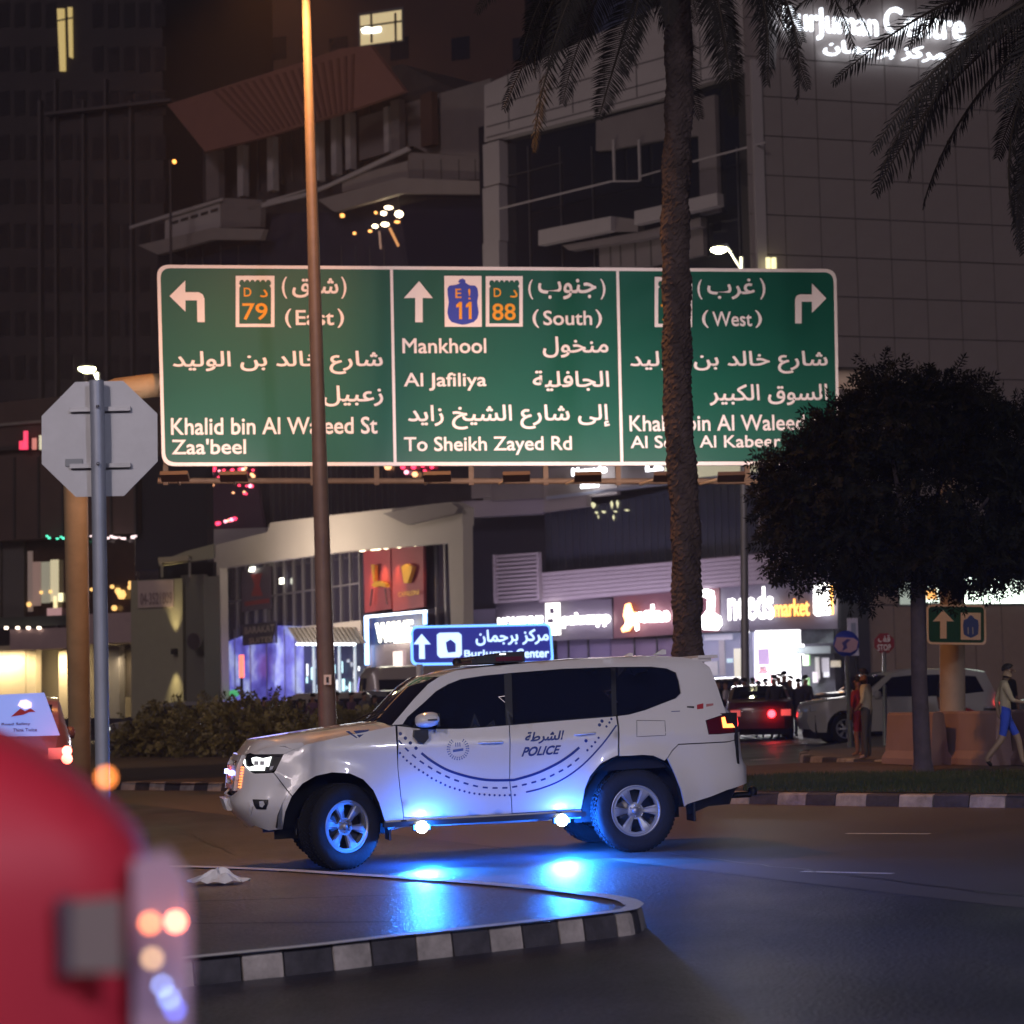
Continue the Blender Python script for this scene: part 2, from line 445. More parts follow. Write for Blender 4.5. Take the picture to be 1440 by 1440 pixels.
# tail: gate, glass, lamps
cpanel('tailgate', [('r', 0, .82), ('r', 0, 1.36), ('r', -.62, 1.36), ('r', -.60, 1.25), ('r', -.58, 1.06), ('r', -.64, .86)], white_paint)
cpanel('rear_glass', [('r', 0, 1.37), ('r', 0, 1.80), ('r', -.66, 1.80), ('r', -.74, 1.37)], tint_glass, off=-.005)
cpanel('rear_corner_panel', [('r', -.50, .83), ('r', -.86, .83), ('r', -.86, 1.08), ('r', -.50, 1.08)], white_paint, off=-.014, skirt=0)
tl = cpanel('tail_lamp', [(993.5, 1013.5), (1022, 1003.8), (1036, 1002), ('r', -.60, 1.29), ('r', -.60, 1.10), (1040, 1028.5), (1012, 1031.5), (997, 1031.8)], dark_red, off=.004)
cpanel('lamp_strip', [(1014, 1009), (1018.5, 1008), (1021, 1018), (1034, 1017), (1034, 1023), (1016.5, 1023.5)], hot_led, off=.012, skirt=.006, step=.03, grid=0)
cpanel('lamp_strip', [(1030, 1007), (1036, 1006), ('r', -.70, 1.25), (1036, 1022), (1031, 1017)], red_led, off=.012, skirt=.006, step=.03, grid=0)
# glass
gl_f = [(567, 1017.5), (574, 1008.5), (598, 987.5), (613.5, 973), (630.5, 963), (648, 956), (680, 951), (709, 948), (712, 1019.5), (680, 1021.8), (647, 1023.7), (597, 1024), (580, 1022)]
gl_r = [(720, 947), (791, 941.5), (859, 938.8), (861, 1006.5), (791, 1012), (722, 1018.5)]
gl_q = [(866, 938.6), (916, 938.3), (937, 940.8), (950, 946.5), (954, 958), (957, 975), (950.5, 981.4), (930, 989.4), (908, 998), (885, 1004.3), (868, 1006.2)]
for nm, g in (('front_window', gl_f), ('rear_window', gl_r), ('quarter_window', gl_q)): cpanel(nm, g, tint_glass, off=-.014, skirt=0, grid=.2)
cpanel('window_frame', [(553, 1021)]+[(x, y-1) for x, y in win[::-1]]+[(860, 1009), (716, 1021), (647, 1026), (597, 1026.5)], black_trim, off=-.022, skirt=0, grid=.2)
cpanel('bonnet_edge', [('y', -.575, 1.125), (345, 1060.6), (399, 1060.2), (428, 1047.5), (425, 1044), (380, 1048.5), ('y', -.52, 1.18)], white_paint, off=-.003, skirt=.01, grid=.05)
grille_silver = mat('grille_silver', (.68, .66, .66), .25, coat=.6)
# lamps and grille at the nose
cpanel('headlamp_housing', [('y', -.60, 1.03), ('y', -.58, 1.12), (345, 1061.3), (399, 1060.8), (399.5, 1063), (387, 1082), (380, 1085.5), (356, 1087), ('y', -.62, 1.01)], black_trim, off=-.006)
cpanel('headlamp', [(352, 1083.5), (353, 1078), (359, 1077), (355, 1072), (354, 1066), (361, 1064.5), (370, 1066.5), (382, 1064), (380, 1070), (378, 1078), (373, 1077), (372, 1083.5)], white_led, off=.004, skirt=.006, step=.03, grid=0)
cpanel('headlamp', [('y', -.60, 1.035), ('y', -.60, 1.065), (346, 1078), (353, 1079), (352, 1083.5)], white_led, off=.004, skirt=.006, step=.03, grid=0)
cpanel('marker_lens', [(380, 1078), (385, 1077), (383, 1082), (379, 1083)], lens_clear, off=.004, skirt=.006, step=.03, grid=0)
for x_, y_ in ((361, 1073), (369, 1073)): cpanel('projector_lens', [(x_-3, y_-3), (x_+3, y_-3), (x_+3, y_+3), (x_-3, y_+3)], lens_clear, off=.010, skirt=.01, grid=0, step=.1)
cpanel('lamp_bezel', [(352, 1062.5), (396, 1062.3), (395.5, 1063.6), (352, 1064)], chrome, off=.006, skirt=.006, grid=0, step=.04)
gb = cpanel('grille', [('y', 0, .725), ('y', 0, 1.10), ('y', -.565, 1.08), ('y', -.60, 1.0), ('y', -.57, .82), ('y', -.44, .73)], black_trim, off=-.05, skirt=0)
for z0, z1, yy in ((1.055, 1.10, .56), (.965, 1.0, .585), (.875, .91, .58), (.79, .82, .55)):
    cpanel('grille_bar', [('y', 0, z0-.006), ('y', 0, z1+.006), ('y', -yy+.05, z1+.006), ('y', -yy+.05, z0-.006)], grille_silver, off=.025, skirt=.05, grid=0)
cpanel('grille_frame', [('y', -.50, .77), ('y', -.55, 1.07), ('y', -.48, 1.07), ('y', -.43, .77)], grille_silver, off=.032, skirt=.05, grid=0)
for k in range(8):
    z = .80+k*.026
    cpanel('amber_strip', [('y', -.615-.004*k, z), ('y', -.615-.004*k, z+.015), ('y', -.572-.004*k, z+.015), ('y', -.572-.004*k, z)], amber_led, off=.012, skirt=.01, grid=0, step=1)
cpanel('grille_strobe', [('y', -.24, .915), ('y', -.24, .955), ('y', -.40, .955), ('y', -.40, .915)], glow('grille_strobe', (.25, .3, 1), 9), off=.05, skirt=.04, grid=0)
fg = cpanel('fog_lamp_recess', [(356, 1124), (377.5, 1124.5), (377, 1130), (374, 1138), (361, 1137.5)], black_trim, off=.012, skirt=.02, grid=.025, step=.03)
cpanel('fog_lamp', [(365.5, 1127), (371, 1126), (373, 1131), (370, 1135.5), (366.5, 1134)], lens_clear, off=.022, skirt=.012, grid=0, step=.03)
cpanel('number_plate', [('y', -.26, .575), ('y', -.26, .69), ('y', .0, .69), ('y', .0, .575)], mat('plate_white', (.75, .75, .75), .4), off=.045, skirt=.05, grid=0)
cpanel('bumper_crease', [(350, 1142), (353, 1133), (349, 1128), (352, 1127), (356, 1134), (353, 1146)], white_paint, off=.012, skirt=.012, grid=0, step=.04)
# bonnet, roof, windscreen, tail spoiler
fe = [px_uz(*p) for p in ((399, 1060.5), (430, 1047), (480, 1036), (530, 1026), (554, 1021))]
FE = [SF(u, z) for u, z in fe]
def fline(x):
    if x <= FE[0].x:
        return None
    for a, b in zip(FE, FE[1:]):
        if x <= b.x: return a.lerp(b, (x-a.x)/(b.x-a.x))
    return FE[-1]
zc = [(-.1, 1.10), (-.05, 1.15), (.02, 1.195), (.10, 1.225), (.22, 1.248), (.4, 1.270), (.67, 1.300), (1.0, 1.335), (1.35, 1.366)]
def bonnet(s, t):
    v = 2*t-1; a = abs(v)
    # leading edge follows the plan of the nose, sides follow the wing line
    ulead = a*u_of_x(FE[0].x); lead = SF(ulead, 1.05+.13*_sm(ulead/1.2), .0)
    lead.y = math.copysign(lead.y, -v) if v > 0 else lead.y
    if v > 0: lead.y = abs(lead.y)
    back = Vector((FE[-1].x+.08*(1-a*a), abs(FE[-1].y)*v, 0))
    x = lead.x+(back.x-lead.x)*s
    fl = fline(x if x > FE[0].x else FE[0].x+1e-4)
    y = lead.y*(1-s)+back.y*s
    if x > FE[0].x: y = v*abs(fl.y)*(1) if a > .999 else lead.y*(1-s)+back.y*s
    ze = fl.z if x >= FE[0].x else fl.z
    zcn = _lin(zc, x)
    p = a**4
    z = zcn*(1-p)+min(ze, zcn)*p
    if s < .08: z = z*(s/.08)+(lead.z)*(1-s/.08) if s > 0 else lead.z
    return Vector((x, y, z))
mb = MB(); mb.grid(bonnet, 34, 30); cadd(mb, 'bonnet', white_paint, both=False)
rl = [px_uz(*p) for p in ((618, 952), (640, 943.6), (680, 938.6), (730, 934), (819, 927.6), (916, 923.6), (958, 924.6), (985, 929.6), (997, 938.5))]
RL = [SF(u, z) for u, z in rl]
def roofline(s):
    k = s*(len(RL)-1); i = min(len(RL)-2, int(k)); return RL[i].lerp(RL[i+1], k-i)
def roof(s, t):
    v = 2*t-1; e = roofline(s); return Vector((e.x-(.10*(1-v*v) if s < .05 else 0)+(.06*(1-v*v) if s > .95 else 0), e.y*-v*-1*-1 if False else abs(e.y)*v, e.z+.022*(1-abs(v)**3)*min(1, .3+s*4)))
mb = MB(); mb.grid(roof, 24, 16); cadd(mb, 'roof', white_paint, both=False)
AP = [SF(*px_uz(*p)) for p in ((551, 1019.5), (566, 1002), (582, 983), (602, 962), (618, 951.5))]
def shield(s, t):
    v = 2*t-1; k = s*4; i = min(3, int(k)); e = AP[i].lerp(AP[i+1], k-i)
    return Vector((e.x-.13*(1-v*v), abs(e.y)*v, e.z+.012*(1-v*v)))
mb = MB(); mb.grid(shield, 10, 14); cadd(mb, 'windscreen', tint_glass, both=False)
for y in (-.45, .15): mb = MB(); mb.tube([(1.22, y, 1.375), (1.30, y-.20, 1.42), (1.36, y-.45, 1.46)], .010, 6); cadd(mb, 'wiper', black_trim, both=False)
mb = MB(); mb.box((4.66, 0, 1.862), (.20, 1.24, .03)); mb.box((4.60, 0, 1.835), (.2, 1.2, .04)); cadd(mb, 'roof_spoiler', white_paint, both=False)
mb = MB(); mb.prism([(4.10, -.66, 1.90), (4.22, -.66, 1.90), (4.22, -.66, 1.945), (4.19, -.66, 1.95)], (0, -.06, 0)); cadd(mb, 'roof_fin', white_paint)
# low light bar on the roof
mb = MB()
for x0, x1, h in ((2.30, 2.56, .075), (2.57, 2.78, .10)):
    for y in (-.48, 0.05): mb.box(((x0+x1)/2, y, 1.88+h/2), (x1-x0, .46, h))
mb.tube([(2.28, -.7, 1.905), (2.28, .3, 1.905)], .03, 8)
cadd(mb, 'light_bar', black_trim, both=False)
mb = MB(); mb.box((2.62, -.715, 1.915), (.26, .012, .04)); cadd(mb, 'light_bar_lens', mat('smoked_red_lens', (.12, .02, .04), .15, coat=1), both=False)
mb = MB(); mb.box((2.56, -.722, 1.962), (.06, .02, .014)); cadd(mb, 'light_bar_led', glow('bar_led', (.9, .95, 1), 2.0), both=False)
mb = MB(); mb.lathe([(.001, .055), (.03, .05), (.045, .02), (.05, 0)], Matrix.Translation((2.14, -.55, 1.89)), 12); cadd(mb, 'roof_beacon', black_trim, both=False)
# inner dark volume and wheel wells
mb = MB(); mb.box((2.5, 0, .66), (4.6, 1.30, .52)); mb.box((3.2, 0, 1.05), (3.3, 1.74, .5)); mb.box((1.0, 0, 1.0), (1.4, 1.5, .25))
mb.prism([(1.5, -.62, 1.30), (4.35, -.62, 1.30), (4.3, -.62, 1.80), (2.2, -.62, 1.80)], (0, -1.24, 0)); cadd(mb, 'inner_body', void_black, both=False)
for cx in (.84, 3.76):
    mb = MB(); mb.grid(lambda a, b: Vector((cx+.53*math.cos(math.pi*a), -.60-.34*b, .42+.53*math.sin(math.pi*a))), 14, 1)
    mb.add([(cx-.53, -.6, .3), (cx+.53, -.6, .3), (cx+.53, -.6, .96), (cx-.53, -.6, .96)], [(0, 1, 2, 3)]); cadd(mb, 'wheel_well', void_black)
mb = MB(); mb.box((.65, -.45, .44), (.25, .5, .10)); mb.tube([(.52, -.6, .44), (.52, -.62, .33)], .014, 6); mb.tube([(.60, -.6, .44), (.60, -.62, .30)], .012, 6); cadd(mb, 'tow_hook', black_trim)
mb = MB(); mb.box((4.36, -.78, .38), (.02, .25, .22)); cadd(mb, 'mud_flap', black_trim); mb = MB(); mb.box((1.37, -.77, .36), (.02, .26, .22)); cadd(mb, 'mud_flap', black_trim)
mb = MB(); mb.tube([(4.75, -.35, .47), (5.12, -.35, .47)], .03, 8); mb.lathe([(.001, .05), (.04, .04), (.05, 0), (.04, -.04)], Matrix.Translation((5.14, -.35, .50)), 12); cadd(mb, 'tow_bar', black_trim, both=False)
# side step with two strobe pods
mb = MB(); mb.box((2.28, -.93, .40), (1.95, .13, .045))
mb.box((1.5, -.85, .42), (.05, .2, .03)); mb.box((3.0, -.85, .42), (.05, .2, .03)); cadd(mb, 'side_step', black_trim)
for px in ((593, 1163), (790, 1153.5)):
    d = CMI @ CAM; dl = CMI.to_3x3() @ ray(*px); t = (-1.02-d.y)/dl.y; P = d+dl*t
    mb = MB(); mb.box((P.x, P.y+.02, P.z), (.17, .05, .055)); pod = cadd(mb, 'strobe_light', black_trim, both=False)
    mb = MB(); mb.box((P.x, P.y-.009, P.z), (.15, .012, .042)); cadd(mb, 'strobe_lens', blue_led, both=False, parent=pod)
    mb = MB(); mb.lathe([(.001, .012), (.040, .008), (.058, 0)], Matrix.Translation((P.x, P.y-.014, P.z)) @ Matrix.Rotation(R(90), 4, 'X'), 14); cadd(mb, 'strobe_bulb', led_core, both=False, parent=pod)
    lamp_light('strobe_glow', 'POINT', CM @ Vector((P.x+.06, P.y-.13, P.z+.0)), 26, (.010, .15, 1), size=.04)
    lamp_light('strobe_under', 'POINT', CM @ Vector((P.x+.10, P.y+.22, P.z-.08)), 170, (.010, .15, 1), size=.04)  # added light below the step, imitates the strobe's blue halo
    w2 = CM @ Vector((P.x, P.y-.05, P.z)); 
    lamp_light('strobe_beam', 'SPOT', w2, 900, (.02, .20, 1), size=.04, aim=CM @ Vector((P.x+.5, P.y-3, -.5)), spot=R(95), blend=1)
# wheels
def opening(k, r0, r1, a0, a1):
    c = k*math.pi/3
    return [(r0*math.cos(c-a0), r0*math.sin(c-a0)), (r1*math.cos(c-a1), r1*math.sin(c-a1)), (r1*1.02*math.cos(c), r1*1.02*math.sin(c)), (r1*math.cos(c+a1), r1*math.sin(c+a1)), (r0*math.cos(c+a0), r0*math.sin(c+a0))]
def make_wheel(cx, steer, spin):
    w = bpy.data.objects.new('wheel', None); COL.objects.link(w); w.parent = police
    w.matrix_basis = Matrix.Translation((cx, -.86, .40)) @ Matrix.Rotation(steer, 4, 'Z') @ Matrix.Rotation(R(90), 4, 'X') @ Matrix.Rotation(spin, 4, 'Z')
    mb = MB(); I = Matrix()
    mb.lathe([(.245, .02), (.262, .035), (.33, .045), (.375, .03), (.398, -.01), (.402, -.10), (.398, -.20), (.375, -.24), (.26, -.245), (.24, -.2), (.24, 0), (.245, .02)], I, 48)
    for k in range(56):
        a = 2*math.pi*k/56
        for zz, tw in ((-.035, .5), (-.10, -.5), (-.17, .5)):
            M = Matrix.Rotation(a+tw*.03, 4, 'Z') @ Matrix.Translation((.401, 0, zz)) @ Matrix.Rotation(tw, 4, 'X')
            mb.box(M.translation, (.010, .022, .055), M.to_3x3())
    t_ = bpy.data.objects.new('tyre', mb.build('tyre', tyre_rubber, me_only=True)); COL.objects.link(t_); t_.parent = w
    mb = MB(); mb.lathe([(.222, .0), (.232, .022), (.247, .026), (.250, .015), (.236, -.02), (.225, -.2)], I, 48)
    outl = [(.228*math.cos(2*math.pi*j/72), .228*math.sin(2*math.pi*j/72)) for j in range(72)]
    hs = [opening(k, .085, .205, .30, .285) for k in range(6)]
    vs, T = fill2d(outl, hs, .02)
    dz = lambda x, y: .012-.03*_sm((.2-math.hypot(x, y))/.15)+(.012 if math.hypot(x, y) < .06 else 0)
    mb.add([(x, y, dz(x, y)) for x, y in vs], T, True)
    for h in hs+[outl]:
        n = len(h); mb.add([(x, y, dz(x, y)) for x, y in h]+[(x*.99, y*.99, dz(x, y)-.035) for x, y in h], [(i, (i+1) % n, (i+1) % n+n, i+n) for i in range(n)])
    for k in range(6):   # groove down each spoke
        c = (k+.5)*math.pi/3; M = Matrix.Rotation(c, 4, 'Z')
        for s_ in (-1, 1): mb.add([M @ Vector(p) for p in ((.07, s_*.012, .0), (.21, s_*.03, .018), (.21, s_*.038, .012), (.07, s_*.02, -.006))], [(0, 1, 2, 3)])
    r_ = bpy.data.objects.new('rim', mb.build('rim', alloy, me_only=True)); COL.objects.link(r_); r_.parent = w
    mb = MB(); mb.lathe([(.001, .016), (.032, .015), (.036, 0), (.038, -.01)], I, 20)
    for k in range(6): mb.lathe([(.001, .004), (.009, .002), (.009, -.012)], Matrix.Translation((.055*math.cos(k*math.pi/3), .055*math.sin(k*math.pi/3), 0)), 6)
    h_ = bpy.data.objects.new('hub_cap', mb.build('hub_cap', alloy, me_only=True)); COL.objects.link(h_); h_.parent = w
    mb = MB(); mb.lathe([(.001, -.06), (.17, -.06), (.175, -.09), (.235, -.1)], I, 32); mb.box((-.12, .08, -.05), (.09, .13, .07))
    b_ = bpy.data.objects.new('brake_disc', mb.build('brake_disc', mat('brake_iron', (.08, .08, .09), .4, .8), me_only=True)); COL.objects.link(b_); b_.parent = w
    return w
w1 = make_wheel(.96, R(27), .35); w2 = make_wheel(3.78, 0, .52)
for w, st, cx in ((w1, R(27), .93), (w2, 0, 3.78)):
    c = copy_tree(w, police); c.matrix_basis = Matrix.Translation((cx, .86, .40)) @ Matrix.Rotation(math.pi+st, 4, 'Z') @ Matrix.Rotation(R(90), 4, 'X')
# door mirror, handles, fuel flap, seams
o_, d_ = CMI @ CAM, None
def cpt(px, py, y):
    dl = CMI.to_3x3() @ ray(px, py); return o_+dl*((y-o_.y)/dl.y)
mc = cpt(601, 1013, -1.06)
mb = MB(); bmv = []
def mirror_fn(s, t):
    a = 2*math.pi*t; b = math.pi*s; x = math.cos(b); r_ = math.sin(b)**.6
    return mc+Vector((-.117*x, .11*r_*math.cos(a)*1.0, .078*r_*math.sin(a)*(1.0 if math.sin(a) > 0 else .85)*(1-.25*x*-1*.0)-.0+.03*x*-1*r_*.3))
mb.grid(mirror_fn, 12, 20); dm = cadd(mb, 'door_mirror', white_paint)
ma = [cpt(*p, -1.02) for p in ((583, 1027), (602, 1026), (603, 1038), (597, 1045), (588, 1044), (582, 1036))]
mb = MB(); mb.prism(ma, (0, -.09, 0)); mb.box(mc+Vector((.10, .02, -.0)), (.02, .17, .12)); cadd(mb, 'mirror_arm', black_trim)
mb = MB(); mb.box(mc+Vector((.03, -.115, .005)), (.09, .006, .012)); cadd(mb, 'mirror_indicator', black_trim, both=False)
for a, b in (((673, 1044.5), (707, 1043.5)), ((808, 1033), (837, 1030.5))):
    mb = MB(); A = SF(*px_uz(*a)); B = SF(*px_uz(*b))
    mb.tube([A+Vector((0, .0, 0)), A+Vector((.03, -.035, .002)), B+Vector((-.03, -.035, .002)), B], .011, 8); cadd(mb, 'door_handle', white_paint)
def cline(pts, w, m, name='seam', off=.0015, both=True):
    """a thin strip laid along the body"""
    q = UZ(pts); L = []
    for a, b in zip(q, q[1:]):
        k = max(1, int(math.hypot(b[0]-a[0], b[1]-a[1])/.04)); L += [(a[0]+(b[0]-a[0])*j/k, a[1]+(b[1]-a[1])*j/k) for j in range(k)]
    L.append(q[-1]); V = []
    for i, p in enumerate(L):
        a, b = L[max(0, i-1)], L[min(len(L)-1, i+1)]; dx, dz = b[0]-a[0], b[1]-a[1]; d = math.hypot(dx, dz) or 1
        V += [SF(p[0]-dz/d*w/2, p[1]+dx/d*w/2, off), SF(p[0]+dz/d*w/2, p[1]-dx/d*w/2, off)]
    mb = MB(); mb.add(V, [(2*i, 2*i+1, 2*i+3, 2*i+2) for i in range(len(L)-1)], True)
    return cadd(mb, name, m, both=both)
seam_m = mat('panel_gap', (.05, .05, .06), .8)
cline([(895.5, 1013), (935, 1013.5), (936, 1034), (895.5, 1036), (895.5, 1013)], .005, seam_m, 'fuel_flap')
# livery
def smooth_path(pts, n=8):
    P = [tuple(p) for p in pts]; out = []
    for i in range(len(P)-1):
        p0 = P[max(0, i-1)]; p1, p2 = P[i], P[i+1]; p3 = P[min(len(P)-1, i+2)]
        for j in range(n):
            t = j/n; out.append(tuple(.5*(2*p1[k]+(p2[k]-p0[k])*t+(2*p0[k]-5*p1[k]+4*p2[k]-p3[k])*t*t+(3*p1[k]-p0[k]-3*p2[k]+p3[k])*t**3) for k in (0, 1)))
    return out+[P[-1]]
cline(smooth_path([(592.5, 1059), (606.7, 1070), (626.7, 1081.7), (646.7, 1089), (666.7, 1094), (688, 1097), (716.7, 1097), (727.8, 1095.5), (755.6, 1087), (783, 1074), (802.8, 1061), (814.6, 1051)]), .024, navy_decal, 'livery_arc')
cline(smooth_path([(739.7, 1114), (763, 1108), (791, 1096), (819, 1076), (846.7, 1047), (867, 1019.6)]), .015, navy_decal, 'livery_arc')
dash = smooth_path([(560.5, 1041), (571, 1053), (581, 1062.5), (591, 1070.5), (602.5, 1078), (614, 1085), (626, 1091), (637.5, 1096), (651, 1100.5), (663, 1104), (676, 1106.8), (690, 1108), (703, 1108), (716.7, 1107.5), (735, 1104), (754, 1099), (764.6, 1096), (778, 1089.6), (789, 1084), (801, 1077), (814, 1066)], 12)
def along(path, s):
    L = [0]
    for a, b in zip(path, path[1:]): L.append(L[-1]+math.hypot(b[0]-a[0], b[1]-a[1]))
    i = min(len(L)-2, max(0, bisect.bisect_right(L, s)-1)); t = (s-L[i])/(L[i+1]-L[i]); return tuple(path[i][k]+(path[i+1][k]-path[i][k])*t for k in (0, 1)), L[-1]
tot = along(dash, 0)[1]; nd = 21
for k in range(nd):
    s = k*(tot-7)/(nd-1); cline([along(dash, s)[0], along(dash, s+7.2)[0]], .016, navy_decal, 'livery_dash')
dots = smooth_path([(562.5, 1059), (570.5, 1068), (579, 1075), (588, 1082), (598, 1088), (608, 1095), (618, 1100), (632, 1106.5), (646.7, 1111), (661.7, 1115), (676.7, 1117), (696.7, 1118.3), (715, 1118.3), (724, 1118)], 12)
tot = along(dots, 0)[1]
def cdot(p, r_, name='livery_dot'):
    u, z = px_uz(*p); n = 8
    V = [SF(u+r_*math.cos(2*math.pi*j/n), z+r_*math.sin(2*math.pi*j/n), .002) for j in range(n)]
    mb = MB(); mb.add(V, [tuple(range(n))], True); cadd(mb, name, navy_decal)
for k in range(26): cdot(along(dots, k*tot/25)[0], .011)
for p in ((563, 1031.7), (570, 1038), (577, 1044.7), (585, 1052)): cdot(p, .017)
for p in ((824, 1041.7), (843, 1019.4), (846.5, 1014)): cdot(p, .017)
for p in ((836.8, 1043.7), (841.7, 1037.5), (832, 1049.5), (826, 1055), (852.8, 1021.5), (857, 1016), (859.7, 1011)): cdot(p, .012)
def ctext(t, quad, m, name='lettering', bold=.02, shear=0.):
    """lettering laid on the body: quad = bottom-left, bottom-right, top-left, top-right pixels"""
    vs, fs = glyphs(t, bold, shear=shear); q = UZ(quad); V = []
    for x, y, d in vs:
        a = [q[0][k]*(1-x)*(1-y)+q[1][k]*x*(1-y)+q[2][k]*(1-x)*y+q[3][k]*x*y for k in (0, 1)]
        V.append(SF(a[0], a[1], .003+.001*d))
    mb = MB(); mb.add(V, fs, True); return cadd(mb, name, m, both=False)
ctext('POLICE', [(733, 1064.5), (787, 1060.5), (735.5, 1050.5), (789, 1047.5)], navy_decal, 'lettering', .035, .25)
ctext(arabic('الشرطة'), [(737, 1047), (791.5, 1044), (739, 1029.5), (793.5, 1026.5)], navy_decal, 'lettering', .03, .15)
# emblem ring on the front door
eu, ez = px_uz(644, 1053); mb = MB()
for k in range(22):
    a = R(-60+300*k/21)-R(90)+R(60); a = R(125)+R(290)*k/21
    for r0, r1 in ((.092, .108), (.076, .088)):
        V = [SF(eu+r_*math.cos(b), ez+r_*math.sin(b), .002) for r_, b in ((r0, a-.06), (r1, a-.06), (r1, a+.045), (r0, a+.045))]
        mb.add(V, [(0, 1, 2, 3)])
mb.add([SF(eu+x, ez+z, .002) for x, z in ((-.05, -.03), (.05, -.02), (.052, .004), (-.048, -.006))], [(0, 1, 2, 3)])
for dx in (-.02, 0, .02): mb.add([SF(eu+dx+x, ez+z, .002) for x, z in ((-.004, .02), (.004, .02), (.004, .06), (-.004, .06))], [(0, 1, 2, 3)])
cadd(mb, 'door_emblem', mat('emblem_blue', (.10, .16, .38), .4), both=False)
bp_ = lambda pts, m, nm: cadd((lambda mb: (mb.add([SF(*px_uz(*p), .002) for p in pts], [tuple(range(len(pts)))]), mb)[1])(MB()), nm, m, both=False)
bp_([(497, 1027.5), (520, 1026), (505, 1037.5)], navy_decal, 'wing_badge'); bp_([(486, 1028.5), (491, 1028), (503, 1037.5), (501, 1038)], navy_decal, 'wing_badge')
bp_([(980, 991), (989, 989), (989, 996.5), (980, 997.5)], mat('decal_red', (.45, .03, .04), .4), 'rear_decal'); bp_([(966, 993), (976, 993), (976, 996), (966, 995)], seam_m, 'rear_decal'); bp_([(993, 990), (1003, 989), (1003, 992), (993, 994)], mat('decal_pink', (.5, .2, .2), .4), 'rear_decal')
bp_([(944, 1000), (956, 999.5), (956, 1000.5), (944, 1001)], navy_decal, 'rear_decal')
# ================================================================== GROUND
def asphalt_mat(name, col, rough, bump, streak=(1, 1, 1), spec=.5):
    mt = mat(name, col, rough, var=.22, vscale=.45, bump=bump, bscale=32, spec=spec)
    n = mt.node_tree.nodes; l = mt.node_tree.links; b = n['Principled BSDF']; src = b.inputs['Base Color'].links[0].from_socket
    tc = n.new('ShaderNodeTexCoord')
    def noise(scale, st, det=4, rot=0.):
        mp = n.new('ShaderNodeMapping'); mp.inputs['Scale'].default_value = st; mp.inputs['Rotation'].default_value = (0, 0, rot); l.new(tc.outputs['Object'], mp.inputs[0])
        no = n.new('ShaderNodeTexNoise'); no.inputs['Scale'].default_value = scale; no.inputs['Detail'].default_value = det; l.new(mp.outputs[0], no.inputs['Vector']); return no.outputs['Fac']
    def mul(s_, fac, lo, hi, p0, p1):
        r_ = n.new('ShaderNodeMapRange'); r_.inputs[1].default_value = p0; r_.inputs[2].default_value = p1; r_.inputs[3].default_value = lo; r_.inputs[4].default_value = hi; l.new(fac, r_.inputs[0])
        m_ = n.new('ShaderNodeMixRGB'); m_.blend_type = 'MULTIPLY'; m_.inputs[0].default_value = 1; l.new(s_, m_.inputs[1]); l.new(r_.outputs[0], m_.inputs[2]); return m_.outputs[0]
    src = mul(src, noise(.30, (1, .55, 1), 4, R(-8)), .78, 1.15, .35, .62)      # tyre-worn streaks along the lane
    src = mul(src, noise(45, (1, 1, 1), 3), .5, 1.6, .35, .65)                   # aggregate
    src = mul(src, noise(.45, (1, 1, 1), 3), .7, 1.15, .4, .55)                   # old patches
    l.new(src, b.inputs['Base Color'])
    rr = n.new('ShaderNodeMapRange'); rr.inputs[1].default_value = .35; rr.inputs[2].default_value = .65; rr.inputs[3].default_value = rough-.09; rr.inputs[4].default_value = rough+.09
    l.new(noise(.5, (1, .5, 1), 4, R(-8)), rr.inputs[0]); l.new(rr.outputs[0], b.inputs['Roughness'])
    return mt
asphalt = asphalt_mat('asphalt', (.040, .038, .052), .46, .6)
island_top = asphalt_mat('island_paving', (.078, .058, .062), .42, .6)
soil = mat('dry_soil', (.085, .055, .035), .95, var=.35, vscale=2.5, bump=.6, bscale=12)
turf = mat('dark_turf', (.022, .035, .014), .95, var=.4, vscale=3, bump=.7, bscale=20)
paving = mat('pavement', (.20, .16, .14), .75, var=.15, vscale=2)
kerb_white = mat('kerb_white', (.33, .30, .29), .85, var=.42, vscale=5, bump=.4, bscale=20)
kerb_black = mat('kerb_black', (.045, .042, .052), .8, var=.5, vscale=6, bump=.4, bscale=20)
kerb_stone_m = mat('kerb_concrete', (.42, .38, .36), .7, var=.2, vscale=9, bump=.2)
line_paint = mat('road_paint', (.66, .64, .62), .5, var=.15, vscale=14)
def sheet(pts, name, m, h=0., label=None, cat=None, kind='structure', thick=None, parent=None):
    vs, T = fill2d([(p.x, p.y) for p in pts], grid=0)
    mb = MB(); mb.add([(x, y, gz(x)+h) for x, y in vs], T)
    if thick:
        n = len(pts); mb.add([(p.x, p.y, gz(p.x)+h) for p in pts]+[(p.x, p.y, gz(p.x)+h-thick) for p in pts], [(i, (i+1) % n, (i+1) % n+n, i+n) for i in range(n)])
    o = mb.build(name, m, parent, fix=False)
    me = o.data; bm = bmesh.new(); bm.from_mesh(me)
    for f in bm.faces:
        if f.normal.z < -.5: f.normal_flip()
    bm.to_mesh(me); bm.free()
    if parent is None: tag(o, label, cat, kind=kind)
    return o
V2 = lambda x, y: Vector((x, y, 0))
sheet([V2(-400, -60), V2(400, -60), V2(400, 900), V2(-400, 900)], 'ground', asphalt, -.004, 'dark asphalt ground under the whole junction')
sheet([V2(-60, -30), V2(60, -30), V2(60, 60), V2(-60, 60)], 'road', asphalt, 0, 'wide asphalt road in front of the police car')
